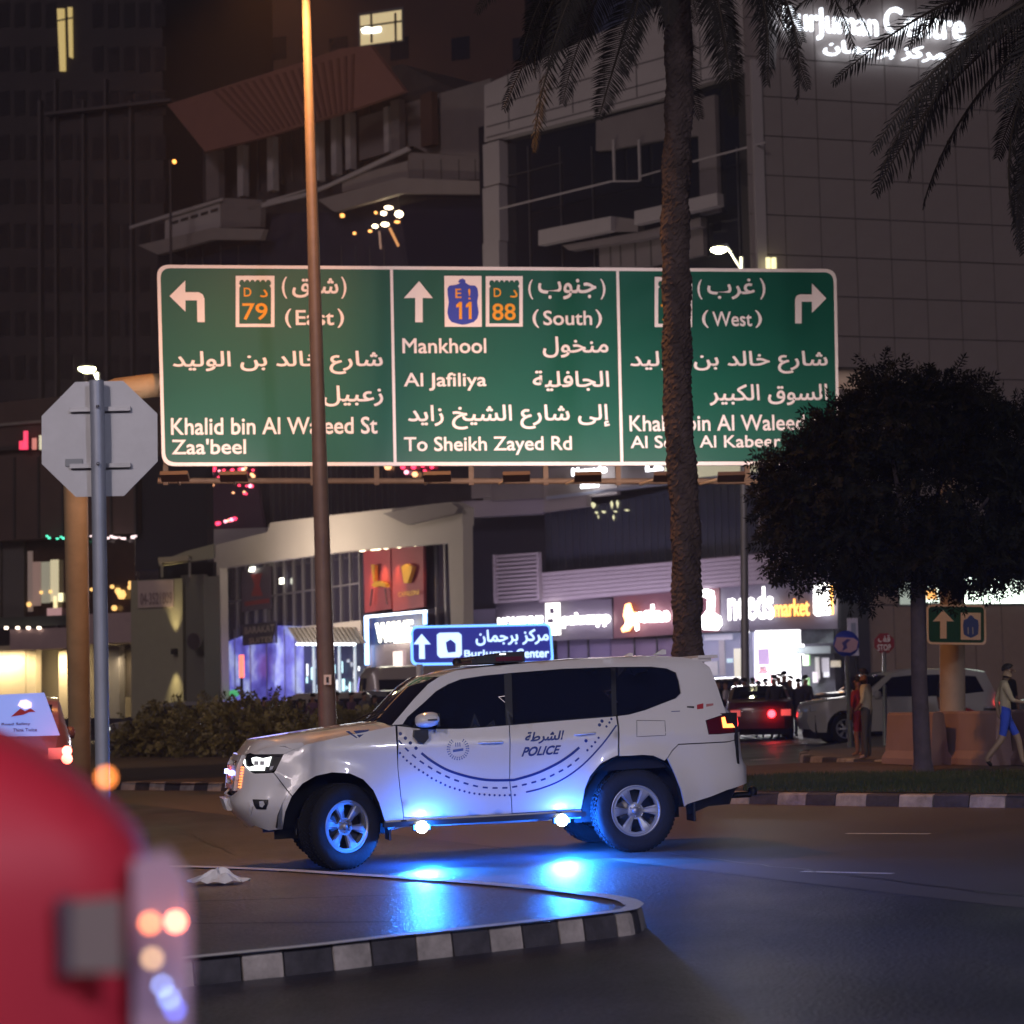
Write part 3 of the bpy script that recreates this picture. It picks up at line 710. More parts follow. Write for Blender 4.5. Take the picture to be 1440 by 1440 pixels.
# kerbs -------------------------------------------------------------
def kerb(path, owner, h=.15, top=.13, L=.5, bounds=None, first=0, inward=1):
    """kerb stones one by one along a ground path; every stone is a part of the island it edges"""
    cum = [0]
    for a, b in zip(path, path[1:]): cum.append(cum[-1]+(b-a).length)
    tot = cum[-1]; bnd = bounds or [min(tot, L*i) for i in range(int(tot/L)+2)]
    def pt(s):
        s = max(0, min(tot-1e-5, s)); i = bisect.bisect_right(cum, s)-1; t = (s-cum[i])/(cum[i+1]-cum[i]); d = (path[i+1]-path[i]).normalized()
        return path[i].lerp(path[i+1], t), Vector((-d.y, d.x, 0))*inward
    for i, (s0, s1) in enumerate(zip(bnd, bnd[1:])):
        if s1-s0 < .05: continue
        s1 -= .014; k = 3; jz = random.uniform(-.005, .005); ja = random.uniform(-.006, .006); prof = [(-.012, 0), (-.004, h*.35), (.012, h-.02), (.03, h), (top, h+.002), (top, 0)]; vs = []
        for j in range(k+1):
            p, nn = pt(s0+(s1-s0)*j/k)
            for a, z in prof:
                q = p+nn*(a+ja); vs.append((q.x, q.y, gz(q.x)+z+(jz if z else 0)))
        n = len(prof); fs = [(j*n+q, j*n+(q+1) % n, (j+1)*n+(q+1) % n, (j+1)*n+q) for j in range(k) for q in range(n)]+[tuple(range(n)), tuple(range(k*n, k*n+n))]
        mb = MB(); mb.add(vs, fs); mb.build('kerb_stone', kerb_white if (i+first) % 2 == 0 else kerb_black, owner)
# front island
isl = [G(*p, .15) for p in [(-150, 1224), (60, 1219), (240, 1218), (380, 1222), (500, 1229), (640, 1238), (760, 1248), (850, 1258), (892, 1265), (906, 1272), (893, 1280), (850, 1286), (700, 1303), (560, 1318), (440, 1332), (280, 1348), (100, 1369), (-120, 1397)]]
island = sheet(isl, 'traffic_island', island_top, .146, 'grey kerbed traffic island with a rounded tip in front of the police car')
isl0 = [Vector((p.x, p.y, 0)) for p in isl]
near = isl0[::-1][:10]   # from bottom-left to the tip
def resamp(path, n=6): 
    return [Vector((x, y, 0)) for x, y in smooth_path([(p.x, p.y) for p in path], n)]
npth = resamp(isl0[9:][::-1]); cum = [0]
for a, b in zip(npth, npth[1:]): cum.append(cum[-1]+(b-a).length)
def s_at(px):
    best = min(range(len(npth)), key=lambda i: abs(proj(Vector((npth[i].x, npth[i].y, gz(npth[i].x)+.07)))[0]-px)); return cum[best]
bx = [-120, -60, 10, 75, 140, 205, 277, 340, 400, 472, 525, 587, 637, 692, 736, 788, 825, 869, 892, 900]
npth = resamp(isl0[9:][::-1], 30); cum = [0]
for a, b in zip(npth, npth[1:]): cum.append(cum[-1]+(b-a).length)
kerb(npth, island, bounds=[s_at(x) for x in bx]+[cum[-1]], first=1, inward=1, h=.15, top=.10)
fpth = resamp(isl0[:10], 10); kerb(fpth, island, L=.5, first=0, inward=-1, h=.15, top=.10)
# worn pale edge line round the island top
def strip(path, w0, w1, h, name, m, parent=None, inward=1, label=None):
    vs = []
    for i, p in enumerate(path):
        d = (path[min(i+1, len(path)-1)]-path[max(i-1, 0)]).normalized(); nn = Vector((-d.y, d.x, 0))*inward
        for w in (w0, w1): q = p+nn*w; vs.append((q.x, q.y, gz(q.x)+h))
    mb = MB(); mb.add(vs, [(2*i, 2*i+1, 2*i+3, 2*i+2) for i in range(len(path)-1)])
    o = mb.build(name, m, parent)
    if parent is None: tag(o, label, 'road marking', kind='structure')
    return o
strip(npth, .0, .115, .157, 'edge_line', line_paint, island, 1)
strip(fpth, .0, .14, .157, 'edge_line', line_paint, island, -1)
for (a, b, w, lb) in (((1190, 1172.5), (1308, 1173), .10, 'thin white lane dash beyond'), ((1128, 1226), (1256, 1229), .09, 'thin white lane dash nearer')):
    A, B = G(*a), G(*b); strip([Vector((A.x, A.y, 0)), Vector((B.x, B.y, 0))], -w/2, w/2, .004, 'lane_marking', line_paint, None, 1, lb+', right of the police car')
# median behind the police car: kerb, soil and turf
kf = [G(*p) for p in ((-260, 1106), (170, 1111), (320, 1113), (1060, 1131), (1440, 1136.5), (1700, 1141))]
kf = [Vector((p.x, p.y, 0)) for p in kf]
back = [G(1700, 1079), G(1440, 1080), G(1125, 1084), G(1055, 1088), G(700, 1058), G(170, 1052), G(-260, 1052)]
median = sheet([Vector((p.x, p.y, 0)) for p in kf]+[Vector((p.x, p.y, 0)) for p in back], 'median_strip', soil, .14, 'dry soil median strip behind the police car, edged with striped kerb')
kerb(resamp(kf, 4), median, L=.5, first=0, inward=1, h=.15, top=.16)
tf = [G(*p, .15) for p in ((1045, 1112), (1250, 1114), (1440, 1116), (1700, 1120), (1700, 1085), (1440, 1085), (1125, 1088), (1050, 1092))]
sheet([Vector((p.x, p.y, 0)) for p in tf], 'turf', turf, .15, 'dark turf strip under the round tree')
# pavement on the far side with the striped kerb nose
pv = [G(*p) for p in ((1128, 1066), (1124, 1070), (1140, 1076), (1240, 1082), (1440, 1084), (1750, 1088), (1750, 1010), (1300, 1010), (1200, 1052), (1150, 1060))]
pv = [Vector((p.x, p.y, 0)) for p in pv]
pave = sheet(pv, 'pavement', paving, .15, 'pavement corner with striped kerb behind the round tree')
kerb(resamp(pv[:6], 6), pave, L=.75, first=1, inward=1, h=.16, top=.16)
# far road beyond (lit by shops)
far_road = mat('far_road', (.10, .085, .08), .55, var=.15, vscale=.6)
fr = [G(*p) for p in ((-500, 1050), (1052, 1086), (1124, 1073), (1130, 1064), (1180, 1052), (1290, 1012), (2000, 1004), (2000, 968), (-900, 1003))]
sheet([Vector((p.x, p.y, 0)) for p in fr], 'far_road', far_road, .002, 'far carriageway between the median and the shops')
for a, b in (((1058, 1069.5), (1085, 1067.5)), ((1083, 1050), (1130, 1046))):
    A, B = G(*a), G(*b); strip([Vector((A.x, A.y, 0)), Vector((B.x, B.y, 0))], -.12, .12, .008, 'road_marking', line_paint, None, 1, 'pale road marking on the far carriageway')
# turf blades and soil litter
def scatter(poly, n, fn, seed=1):
    rnd = random.Random(seed); xs = [p[0] for p in poly]; ys = [p[1] for p in poly]; k = 0
    while k < n:
        p = (rnd.uniform(min(xs), max(xs)), rnd.uniform(min(ys), max(ys)))
        if inpoly(p, poly): fn(p, rnd); k += 1
mb = MB(); tp = [(p.x, p.y) for p in tf]
def blade(p, r):
    a = r.uniform(0, 6.28); h = r.uniform(.03, .075); w = .008; z = gz(p[0])+.15
    mb.add([(p[0]-w*math.cos(a), p[1]-w*math.sin(a), z), (p[0]+w*math.cos(a), p[1]+w*math.sin(a), z), (p[0]+r.uniform(-.03, .03), p[1]+r.uniform(-.03, .03), z+h)], [(0, 1, 2)])
scatter(tp, 14000, blade)
tag(mb.build('grass', mat('grass_blade', (.030, .050, .018), .8, var=.3), fix=False), 'short dark grass on the strip under the round tree', 'grass', kind='stuff')
# cracks and sealed joints
crack_m = mat('crack_dark', (.012, .011, .013), .9); tar_m = mat('tar_seal', (.018, .017, .02), .35)
rc_ = random.Random(8)
for (x0, y0, x1, y1, w_, h_, nm, par) in ((250, 1268, 640, 1256, .018, .1505, 'joint', island), (120, 1300, 560, 1296, .022, .1505, 'joint', island), (230, 1160, 330, 1200, .02, .004, 'tar_seam', None), (940, 1200, 1440, 1262, .03, .004, 'tar_seam', None)):
    A, B_ = G(x0, y0, h_), G(x1, y1, h_); k = 22; P_ = []
    for j in range(k+1):
        q = A.lerp(B_, j/k); jit = (.0 if nm == 'joint' else .10)*(A-B_).length/6
        P_.append(Vector((q.x+rc_.uniform(-jit, jit)*.4, q.y+rc_.uniform(-jit, jit), 0)))
    strip(P_, -w_/2, w_/2, h_, nm, tar_m if nm == 'tar_seam' else crack_m, par, 1, 'thin dark '+('crack' if nm == 'crack' else 'tar seam')+' in the asphalt')
# crumpled white plastic bag on the island
mb = MB(); c = G(307, 1241, .16); rnd = random.Random(4)
def bag(s, t):
    a = 2*math.pi*t; r_ = s; h = math.cos(s*math.pi/2)
    n1 = .5+.5*math.sin(a*3+1)*math.sin(s*7)+.3*math.sin(a*7+s*5)
    return c+Vector((.235*r_*math.cos(a)*(1+.16*math.sin(5*a)), .13*r_*math.sin(a)*(1+.25*math.sin(4*a+1)), .012+.10*h*(.55+.55*n1)*(1-s*.2)+.012*math.sin(11*a)*s))
mb.grid(bag, 9, 30, smooth=False)
tag(mb.build('plastic_bag', mat('bag_white', (.86, .84, .86), .5)), 'crumpled white plastic bag lying on the traffic island', 'plastic bag')

# ================================================================== OVERHEAD SIGN
def vpost(px0, py0, px1, py1, D): return PD(px0, py0, D), PD(px1, py1, D)
green = mat('sign_green', (.0, .088, .056), .45, var=.06, vscale=.8)
sgn_white = mat('sign_white', (.88, .80, .77), .5)
sgn_yellow = mat('sign_yellow', (.85, .36, .02), .5)
sgn_blue = mat('sign_blue', (.03, .06, .42), .5)
steel_ochre = mat('gantry_paint', (.50, .36, .20), .55, var=.15, vscale=2)
galv = mat('galvanised', (.36, .37, .40), .45, .4, var=.1, vscale=3)
SP = Plane(222, 37.4, 1178, 38.9)
sgn = empty('overhead_road_sign', SP.at(SP.L/2, gz(0)), 'big green three-panel overhead direction sign in Arabic and English', 'road sign')
def rrect(pl, c, rad, n=7):
    """rounded px rectangle from corners TL,TR,BR,BL, on the plane"""
    q = [Vector(pl.uz(*p)) for p in c]; out = []
    for i in range(4):
        p, a, b = q[i], q[i-1], q[(i+1) % 4]; da = (a-p).normalized()*rad; db = (b-p).normalized()*rad
        for j in range(n+1):
            t = j/n; out.append((p+da)*(1-t)**2+p*2*t*(1-t)+(p+db)*t*t)
    return out
def ring(pl, outer, inner, off, thick, name, m, parent):
    n = len(outer); mb = MB(); O = [pl.at(*p, off) for p in outer]; I = [pl.at(*p, off) for p in inner]; d = pl.n*thick
    mb.add(O+I, [(i, (i+1) % n, (i+1) % n+n, i+n) for i in range(n)]); mb.add(O+[p-d for p in O], [(i, (i+1) % n, (i+1) % n+n, i+n) for i in range(n)]); mb.add(I+[p-d for p in I], [(i, (i+1) % n, (i+1) % n+n, i+n) for i in range(n)])
    return mb.build(name, m, parent)
o1 = rrect(SP, [(220.5, 372.5), (1176, 378.5), (1181, 654), (228, 655.5)], .22)
mb = MB(); mb.prism([SP.at(*p) for p in o1], SP.n*.09); mb.build('sign_board', green, sgn)
i1 = rrect(SP, [(225.5, 377), (1172, 383), (1177, 649), (232.5, 650.5)], .19)
ring(SP, o1, i1, .014, .012, 'border', sgn_white, sgn)
for a, b in (((548.5, 378), (553.5, 650)), ((866.5, 380), (872.5, 650))):
    fpoly(SP, [(a[0], a[1]), (a[0]+4, a[1]), (b[0]+4.2, b[1]), (b[0], b[1])], 'divider', sgn_white, sgn, .014, .012)
arrowL = [(238.5, 416.5), (260.6, 394.5), (260.6, 411), (279, 411), (285, 414), (287.5, 420), (288, 453), (277.5, 453), (277, 422.5), (260.8, 422.5), (260.8, 438.5)]
arrowU = [(589.3, 395.5), (608.5, 419.3), (594.3, 419), (594.3, 453.2), (583.8, 453.2), (583.8, 419), (568, 419.3)]
arrowR = [(1161.8, 419.8), (1141.8, 440), (1141.6, 424.3), (1127, 424.3), (1127, 454.8), (1118, 454.8), (1118, 421), (1120, 416), (1125, 414), (1141.6, 414.2), (1141.7, 398.8)]
def flat(pl, pts, name, m, par, off=.014, th=.01):
    vs, T = fill2d([pl.uz(*p) for p in pts], grid=0); mb = MB(); mb.add([pl.at(u, z, off) for u, z in vs], T); 
    q = [pl.uz(*p) for p in pts]; n = len(q); mb.add([pl.at(*p, off) for p in q]+[pl.at(*p, off-th) for p in q], [(i, (i+1) % n, (i+1) % n+n, i+n) for i in range(n)])
    return mb.build(name, m, par)
for a in (arrowL, arrowU, arrowR): flat(SP, a, 'arrow', sgn_white, sgn)
def dshield(x0, y0, x1, y1, num, texts=True):
    flat(SP, [(x0, y0), (x1, y0), (x1, y1), (x0, y1)], 'route_shield', sgn_white, sgn, .016)
    g = 5; P = [(x0+g, y1-g+.5), (x1-g, y1-g+.5), (x1-g, y0+17), (x1-g-2, y0+14), (x1-g, y0+12)]
    n = 6; w = (x1-x0-2*g)/n
    for k in range(n):
        xr = x1-g-k*w; P += [(xr, y0+9), (xr-w*.28, y0+6), (xr-w*.72, y0+6), (xr-w, y0+9)]
    P += [(x0+g, y0+12), (x0+g+2, y0+14), (x0+g, y0+17)]
    flat(SP, P, 'shield_field', green, sgn, .020)
    if texts:
        face_text(SP, 'D', (x0+11.5, y0+16.5, x0+22, y0+29), sgn_yellow, sgn, off=.024)
        face_text(SP, arabic('د'), (x0+34, y0+19, x0+45, y0+30), sgn_yellow, sgn, off=.024)
        face_text(SP, num, (x0+9.5, y0+38, x1-9.5, y0+62), sgn_yellow, sgn, off=.024)
dshield(331.5, 388, 386, 460, '79'); dshield(683, 388.5, 735, 459.5, '88'); dshield(920.5, 389.5, 973, 460, '72')
flat(SP, [(624.6, 388), (677, 388.3), (677.5, 459.8), (625.4, 459.6)], 'route_shield', sgn_white, sgn, .016)
flat(SP, [(629, 406), (632, 402), (640, 401), (645, 399.5), (647, 398), (644, 397), (646, 393.5), (650, 392), (654, 394), (654.5, 398), (660, 401.5), (668, 402), (671.5, 406), (672.5, 415), (671, 425), (673, 440), (671, 448), (666, 453), (657, 456), (650, 457), (643, 455.5), (635, 453), (631, 448), (629, 440), (631, 425), (629.5, 415)], 'route_emblem', sgn_blue, sgn, .020)
face_text(SP, 'E', (640.5, 406, 649, 419), sgn_yellow, sgn, off=.024); face_text(SP, '!', (658.5, 406, 662, 421), sgn_yellow, sgn, off=.024, bold=.0)
for x_ in (641.5, 655): flat(SP, [(x_, 429), (x_+4.5, 424.8), (x_+8, 424.8), (x_+8, 449), (x_+4, 449), (x_+4, 431.5), (x_, 433)], 'lettering', sgn_yellow, sgn, .024)
rtl = lambda s: arabic(s)
T_ = [('(', (396.5, 389, 404, 420)), (rtl('شرق'), (411, 391, 476, 420)), (')', (480, 389, 487.5, 420)), ('(', (401, 434, 410, 461)), ('East', (416, 436, 470, 457.5)), (')', (474.5, 434, 484, 461)),
      (rtl('شارع خالد بن الوليد'), (243, 493.5, 538.5, 526.5)), (rtl('زعبيل'), (454.5, 542, 539, 571.5)), ('Khalid bin Al Waleed St', (240.5, 586.5, 531, 611)), ("Zaa'beel", (241.5, 617, 346, 639)),
      ('(', (743, 393, 750, 421)), (rtl('جنوب'), (757, 392, 839, 421)), (')', (844.5, 392, 852, 421)), ('(', (749, 435, 758.5, 461)), ('South', (764, 436.5, 833, 457.5)), (')', (837.5, 435, 847, 461)),
      ('Mankhool', (566, 475.5, 684, 497)), (rtl('منخول'), (763.5, 473, 856, 503)), ('Al Jafiliya', (568, 524, 684.5, 549.5)), (rtl('الجافلية'), (749.5, 521, 857, 550)),
      (rtl('إلى شارع الشيخ زايد'), (574, 569, 858, 603.5)), ('To Sheikh Zayed Rd', (568.5, 613.5, 804.5, 640)),
      ('(', (981, 393, 988, 421)), (rtl('غرب'), (995, 391.5, 1062, 421)), (')', (1069, 391, 1077, 421)), ('(', (987.5, 436, 997, 461)), ('West', (1002, 438, 1058, 459)), (')', (1062, 436, 1072, 461)),
      (rtl('شارع خالد بن الوليد'), (886.5, 493.5, 1164.5, 525.5)), (rtl('السوق الكبير'), (998, 540, 1164.5, 570)), ('Khalid bin Al Waleed St', (885.5, 583, 1164, 606)), ('Al Souq Al Kabeer', (887, 612, 1099, 635))]
for t, b in T_: face_text(SP, t, b, sgn_white, sgn, off=.016, bold=.016 if t[0] not in '()' else .01)
# gantry: two leaning columns, curved arms, beams behind and lights below
SB = SP.off(-.32)
gan = empty('sign_gantry', G(112, 1100), 'ochre steel gantry that carries the big green sign', 'gantry')
mb = MB(); mb.tube([G(113, 1112, 0), PD(106, 660, 38), PD(108, 590, 38), PD(125, 562, 37.9), PD(165, 548, 37.9), PD(215, 542, 37.9), PD(300, 540, 38)], [.21, .215, .20, .20, .21, .215, .2], 20); mb.build('column', steel_ochre, gan)
mb = MB(); b0 = G(1340, 1078); mb.tube([b0, PD(1338, 700, b0.y), PD(1334, 600, b0.y-.3), PD(1315, 562, b0.y-.6), PD(1270, 545, 40), PD(1200, 532, 39.4), PD(1100, 530, 39.2)], [.22, .21, .20, .20, .2, .21, .2], 20); mb.build('column', mat('gantry_pale', (.40, .33, .27), .6, var=.12), gan)
for yy in (676,):
    a, b = SB.uz(222, yy), SB.uz(1178, yy+1); mb = MB(); mb.tube([SB.at(a[0], a[1]), SB.at(b[0], b[1])], .055, 10); mb.build('beam', mat('beam_rust', (.20, .12, .07), .7, var=.2), gan)
    a, b = SB.uz(222, 540), SB.uz(1178, 540); mb = MB(); mb.tube([SB.at(a[0], a[1]), SB.at(b[0], b[1])], .14, 12); mb.build('beam', steel_ochre, gan)
for x in (233, 440, 530, 663, 768, 870, 1052, 1072, 1150):
    frect(SB, x-3.5, 645, x+3.5, 682, 'bracket', mat('beam_rust', (.20, .12, .07), .7), gan, .04, .08)
sl = 0
for x in (252, 330, 600, 705, 800, 905, 990, 1150):
    u_, z_ = SP.uz(x, 688); mb = MB(); mb.tube([SP.at(u_, z_+.12, -.3), SP.at(u_, z_+.02, 2.1)], .025, 6); mb.build('light_arm', steel_ochre, gan)
    P = SP.at(u_, z_, 2.2); mb = MB(); mb.box(P, (.46, .24, .07), Matrix.Rotation(R(-25), 3, 'X')); mb.build('sign_light', mat('light_case', (.16, .12, .11), .6), gan)
    lamp_light('sign_floodlight', 'AREA', P+Vector((0, -.02, .10)), 37, (1, .80, .78), size=.4, size_y=.2, aim=SP.at(u_, z_+3.3, 0))
# small boxes of light from the fixtures reach the board
# ================================================================== POLES
def pole(name, base, top, r0, r1, m, label, cat, n=14):
    e = empty(name, base, label, cat); mb = MB(); mb.tube([base, base.lerp(top, .5), top], [r0, (r0+r1)/2, r1], n); mb.build('post', m, e); return e
rust_pole = mat('weathered_pole', (.34, .27, .24), .42, .35, var=.12, vscale=4)
pb = PD(462.5, 1055, 34.5); pb.z = gz(pb.x)+.14; pt_ = PD(428.5, -70, 32.0)
lp = pole('street_lamp', pb, pt_, .155, .062, rust_pole, 'tall tapering street lamp whose pole crosses the green sign', 'street lamp', 20)
mb = MB(); q = pb.lerp(pt_, .048); mb.tube([pb, pb+Vector((0, 0, .06))], .24, 16); mb.build('base_plate', rust_pole, lp)
w = PD(462, 956, 34.1); mb = MB(); mb.box(w+Vector((0, -.17, 0)), (.12, .02, .16)); mb.build('number_tag', sgn_white, lp); mb = MB(); mb.box(w+Vector((.0, -.185, 0)), (.04, .01, .09)); mb.build('number_mark', black_trim, lp)
hd = PD(400, -95, 31.0)
mb = MB(); mb.tube([pt_, pt_+Vector((-.05, -.3, .2)), hd+Vector((0, 0, .1))], .045, 10); mb.build('lamp_arm', rust_pole, lp)
mb = MB(); mb.lathe([(.01, .12), (.12, .10), (.17, 0), (.15, -.02)], Matrix.Translation(hd), 20); mb.build('lamp_head', rust_pole, lp)
mb = MB(); mb.lathe([(.14, -.02), (.10, -.06), (.01, -.075)], Matrix.Translation(hd), 20); mb.build('lamp_lens', glow('sodium_lens', (1, .48, .10), 14), lp)
lamp_light('sodium_lamp', 'SPOT', hd+Vector((0, 0, -.12)), 3600, (1, .40, .10), size=.12, aim=hd+Vector((0, 0.6, -5)), spot=R(128), blend=.6)
def far_lamp(hx, hy, px, py0, py1, D, lab, r_=.11, power=250):
    b = PD(px+4, py1, D); t = PD(px, py0, D); e = empty('street_lamp', b, lab, 'street lamp'); h = PD(hx, hy, D)
    mb = MB(); mb.tube([b, t], [r_*1.3, r_*.8], 12); mb.build('post', galv, e)
    mb = MB(); mb.tube([t+Vector((0, 0, -.5)), h.lerp(t, .3)+Vector((0, 0, .25)), h+Vector((.1, 0, .1))], .05, 8); mb.build('lamp_arm', galv, e)
    s = D/70; mb = MB(); mb.lathe([(.01, .14*s), (.22*s, .10*s), (.30*s, .02*s), (.26*s, .0)], Matrix.Translation(h), 18); mb.build('lamp_head', mat('lamp_shell', (.5, .5, .45), .5), e)
    mb = MB(); mb.lathe([(.28*s, .01), (.27*s, -.06*s), (.12*s, -.14*s), (.01, -.15*s)], Matrix.Translation(h), 18); mb.build('lamp_lens', glow('lamp_lens_pale', (1, .98, .55), 30), e)
    lamp_light('lamp_glow', 'POINT', h+Vector((0, -.3, -.35)), power, (1, .93, .55), size=.25)
    return e
far_lamp(1011, 350, 1044, 362, 985, 70, 'lit street lamp showing above the green sign beside the palm trunk')
far_lamp(122.5, 518, 139, 524, 1010, 95, 'lit street lamp showing above the octagonal sign back', .13)
# ================================================================== SMALLER SIGNS
# octagonal stop sign seen from behind
D = 15.8; e = empty('stop_sign', G(147, 1330), 'grey back of an octagonal stop sign on a round post at the left', 'road sign'); c = PD(140, 617, D)
def octv(c, r_, off): return [c+Vector((r_*math.cos(R(22.5+45*k)), off, r_*math.sin(R(22.5+45*k))-SLOPE*0)) for k in range(8)]
back_m = mat('sign_back_grey', (.52, .53, .56), .55, .15, var=.08, vscale=4)
r8 = 82*D/3000/math.cos(R(22.5))
mb = MB(); mb.prism(octv(c, r8*1.0, 0), (0, -.006, 0)); mb.build('sign_plate', back_m, e)
mb = MB(); mb.prism(octv(c, r8*.97, .012), (0, .004, 0)); mb.build('sign_face', mat('stop_red', (.4, .02, .03), .5), e)
for dy, w_ in ((.218, .29), (-.205, .29)): mb = MB(); mb.box(c+Vector((.01, -.025, dy)), (w_*2*.78, .03, .032)); mb.build('rail', galv, e)
mb = MB(); base = PD(147, 1250, D); base.z = gz(base.x)+.0; mb.tube([base, PD(141.5, 617, D)+Vector((0, -.10, 0)), PD(139.5, 538, D)+Vector((0, -.10, 0))], .054, 20); mb.build('post', mat('post_bluegrey', (.34, .37, .44), .5, .3, var=.08, vscale=5), e)
for dy in (.22, -.205): mb = MB(); mb.lathe([(.001, .012), (.012, .01), (.014, 0)], Matrix.Translation(c+Vector((.02, -.165, dy))) @ Matrix.Rotation(R(90), 4, 'X'), 8); mb.build('bolt', chrome, e)
mb = MB(); mb.box(c+Vector((-.19, -.006, -.175)), (.13, .006, .055)); mb.build('maker_plate', mat('sticker_grey', (.27, .29, .31), .6), e)
# blue centre sign, glow in its materials imitates a reflective face
BP = Plane(577, 60, 778, 60); e = empty('lit_blue_sign', BP.at(2, .2), 'blue sign with white border, arrow and centre name above the police car roof', 'road sign')
blue_lit = glow('lit_blue', (.012, .016, .15), 1.6, (.02, .03, .2)); white_lit = glow('lit_white', (.50, .72, 1), 1.7)
o1 = rrect(BP, [(577, 880.5), (775, 876), (779, 933), (578, 936)], .2); mb = MB(); mb.prism([BP.at(*p) for p in o1], BP.n*.15); mb.build('sign_box', blue_lit, e)
i1 = rrect(BP, [(580.5, 883.5), (772, 879.5), (775.5, 930), (581.5, 932.5)], .15); ring(BP, o1, i1, .02, .015, 'border', glow('lit_border', (.12, .38, 1), 2.4), e)
flat(BP, [(593, 891.5), (605.5, 906), (597, 906), (597.5, 926.5), (589.5, 926.5), (589.5, 906), (581.5, 906)], 'arrow', white_lit, e, .02)
flat(BP, [(618, 890), (645, 889.5), (649, 893), (649.5, 920), (646, 924), (619, 925), (615, 921), (614.5, 893)], 'centre_logo', white_lit, e, .02)
flat(BP, [(627, 903), (634, 899), (641, 905), (641, 917), (630, 918), (628, 912)], 'logo_mark', blue_lit, e, .03)
face_text(BP, rtl('مركز برجمان'), (669, 885, 772, 907), white_lit, e, off=.02, bold=.02)
face_text(BP, 'BurJuman', (653, 913.5, 722, 926), white_lit, e, off=.02, bold=.02); face_text(BP, 'Center', (726, 912, 772.5, 925), white_lit, e, off=.02, bold=.03)
for x in (590, 765): 
    b = PD(x, 1010, 60); mb = MB(); mb.tube([b, PD(x, 934, 60)], .10, 8); mb.build('post', mat('post_white', (.7, .7, .75), .5), e)
# small green route sign by the tree
GP = Plane(1302, 36, 1388, 36); e = empty('route_sign', GP.at(.5, .3), 'small green sign with white arrow and blue route emblem', 'road sign')
o1 = rrect(GP, [(1302.5, 850), (1386, 850.5), (1387, 907), (1303.5, 906)], .09); mb = MB(); mb.prism([GP.at(*p) for p in o1], GP.n*.03); mb.build('sign_board', green, e)
i1 = rrect(GP, [(1305.5, 853), (1383.5, 853.5), (1384, 904), (1306, 903)], .07); ring(GP, o1, i1, .012, .01, 'border', sgn_white, e)
flat(GP, [(1326, 858), (1341.5, 874), (1331, 873.5), (1331, 898), (1322, 898), (1322, 873.5), (1311.5, 874)], 'arrow', sgn_white, e, .012)
flat(GP, [(1351, 861.5), (1379, 861.8), (1379, 900), (1351, 899.5)], 'route_shield', sgn_white, e, .012)
flat(GP, [(1355, 872), (1360, 870), (1362, 867), (1365, 865), (1368, 867), (1370, 870), (1375, 872), (1376, 880), (1375, 892), (1370, 895), (1365, 897), (1360, 895), (1355, 892), (1354, 880)], 'route_emblem', mat('emblem_bright', (.05, .12, .55), .5), e, .018)
face_text(GP, '11', (1361, 882, 1369, 892), mat('emblem_pale', (.5, .6, .7), .5), e, off=.022)
mb = MB(); mb.tube([PD(1345, 905, 36.3), PD(1346, 862, 36.3)], .05, 10); mb.box(PD(1345, 868, 36.25), (.9, .05, .05)); mb.build('bracket', galv, e)
# round blue sign, its plate, stop sign far
D = 56
e = empty('round_road_sign', G(1196, 1062), 'round blue and pink road sign on a grey post near the standing man', 'road sign')
c = PD(1190, 905, D); mb = MB(); mb.lathe([(.001, .02), (.34, .02), (.34, 0)], Matrix.Translation(c) @ Matrix.Rotation(R(90), 4, 'X'), 28); mb.build('sign_disc', sgn_blue, e)
mb = MB(); Mx = Matrix.Translation(c+Vector((0, -.03, 0))) @ Matrix.Rotation(R(90), 4, 'X')
mb.add([Mx @ Vector((x, y, 0)) for x, y in ((-.32, -.06), (-.22, -.2), (.1, -.24), (.26, -.16), (.31, .05), (.2, .14), (-.05, .16), (-.25, .17))], [tuple(range(8))]); mb.build('sign_print', mat('sign_pink', (.55, .33, .42), .5), e)
mb = MB(); mb.add([Mx @ Vector((x, y, .01)) for x, y in ((-.12, -.2), (.02, -.12), (.0, .0), (.12, .1), (.02, .12), (-.12, .02), (-.08, -.08))], [tuple(range(7))]); mb.build('sign_print', mat('sign_navy2', (.05, .04, .25), .5), e)
mb = MB(); mb.tube([G(1197, 1062), PD(1191, 925, D-.05)], .065, 10); mb.build('post', mat('post_dark', (.14, .13, .13), .5), e)
e = empty('parking_sign', G(1209, 1040), 'upright white plate on a thin dark post behind the round sign', 'road sign'); QP = Plane(1190, 60, 1210, 60)
frect(QP, 1193, 869, 1208, 922, 'sign_plate', mat('plate_lilac', (.62, .62, .78), .4), e, 0, .04); frect(QP, 1197, 876, 1204, 892, 'plate_print', mat('plate_print', (.3, .35, .5), .5), e, .02, .01)
mb = MB(); mb.tube([PD(1205, 1010, 60.2), PD(1205, 872, 60.2)], .05, 8); mb.build('post', black_trim, e)
e = empty('stop_sign', G(1243, 1060), 'small red stop sign in Arabic and English before the stone wall', 'road sign'); c = PD(1243.5, 904.5, 57)
mb = MB(); mb.prism([c+Vector((.285*math.cos(R(22.5+45*k)), 0, .285*math.sin(R(22.5+45*k)))) for k in range(8)], (0, -.02, 0)); mb.build('sign_plate', mat('stop_red_face', (.30, .012, .02), .5), e)
ST = Plane(1230, 56.9, 1256, 56.9); face_text(ST, 'STOP', (1234, 906, 1253, 915), sgn_white, e, off=.02, bold=.02); face_text(ST, rtl('قف'), (1235, 893, 1252, 903), sgn_white, e, off=.02, bold=.02)
mb = MB(); mb.tube([G(1245, 1060), PD(1243.5, 918, 57.05)], .05, 8); mb.build('post', galv, e)
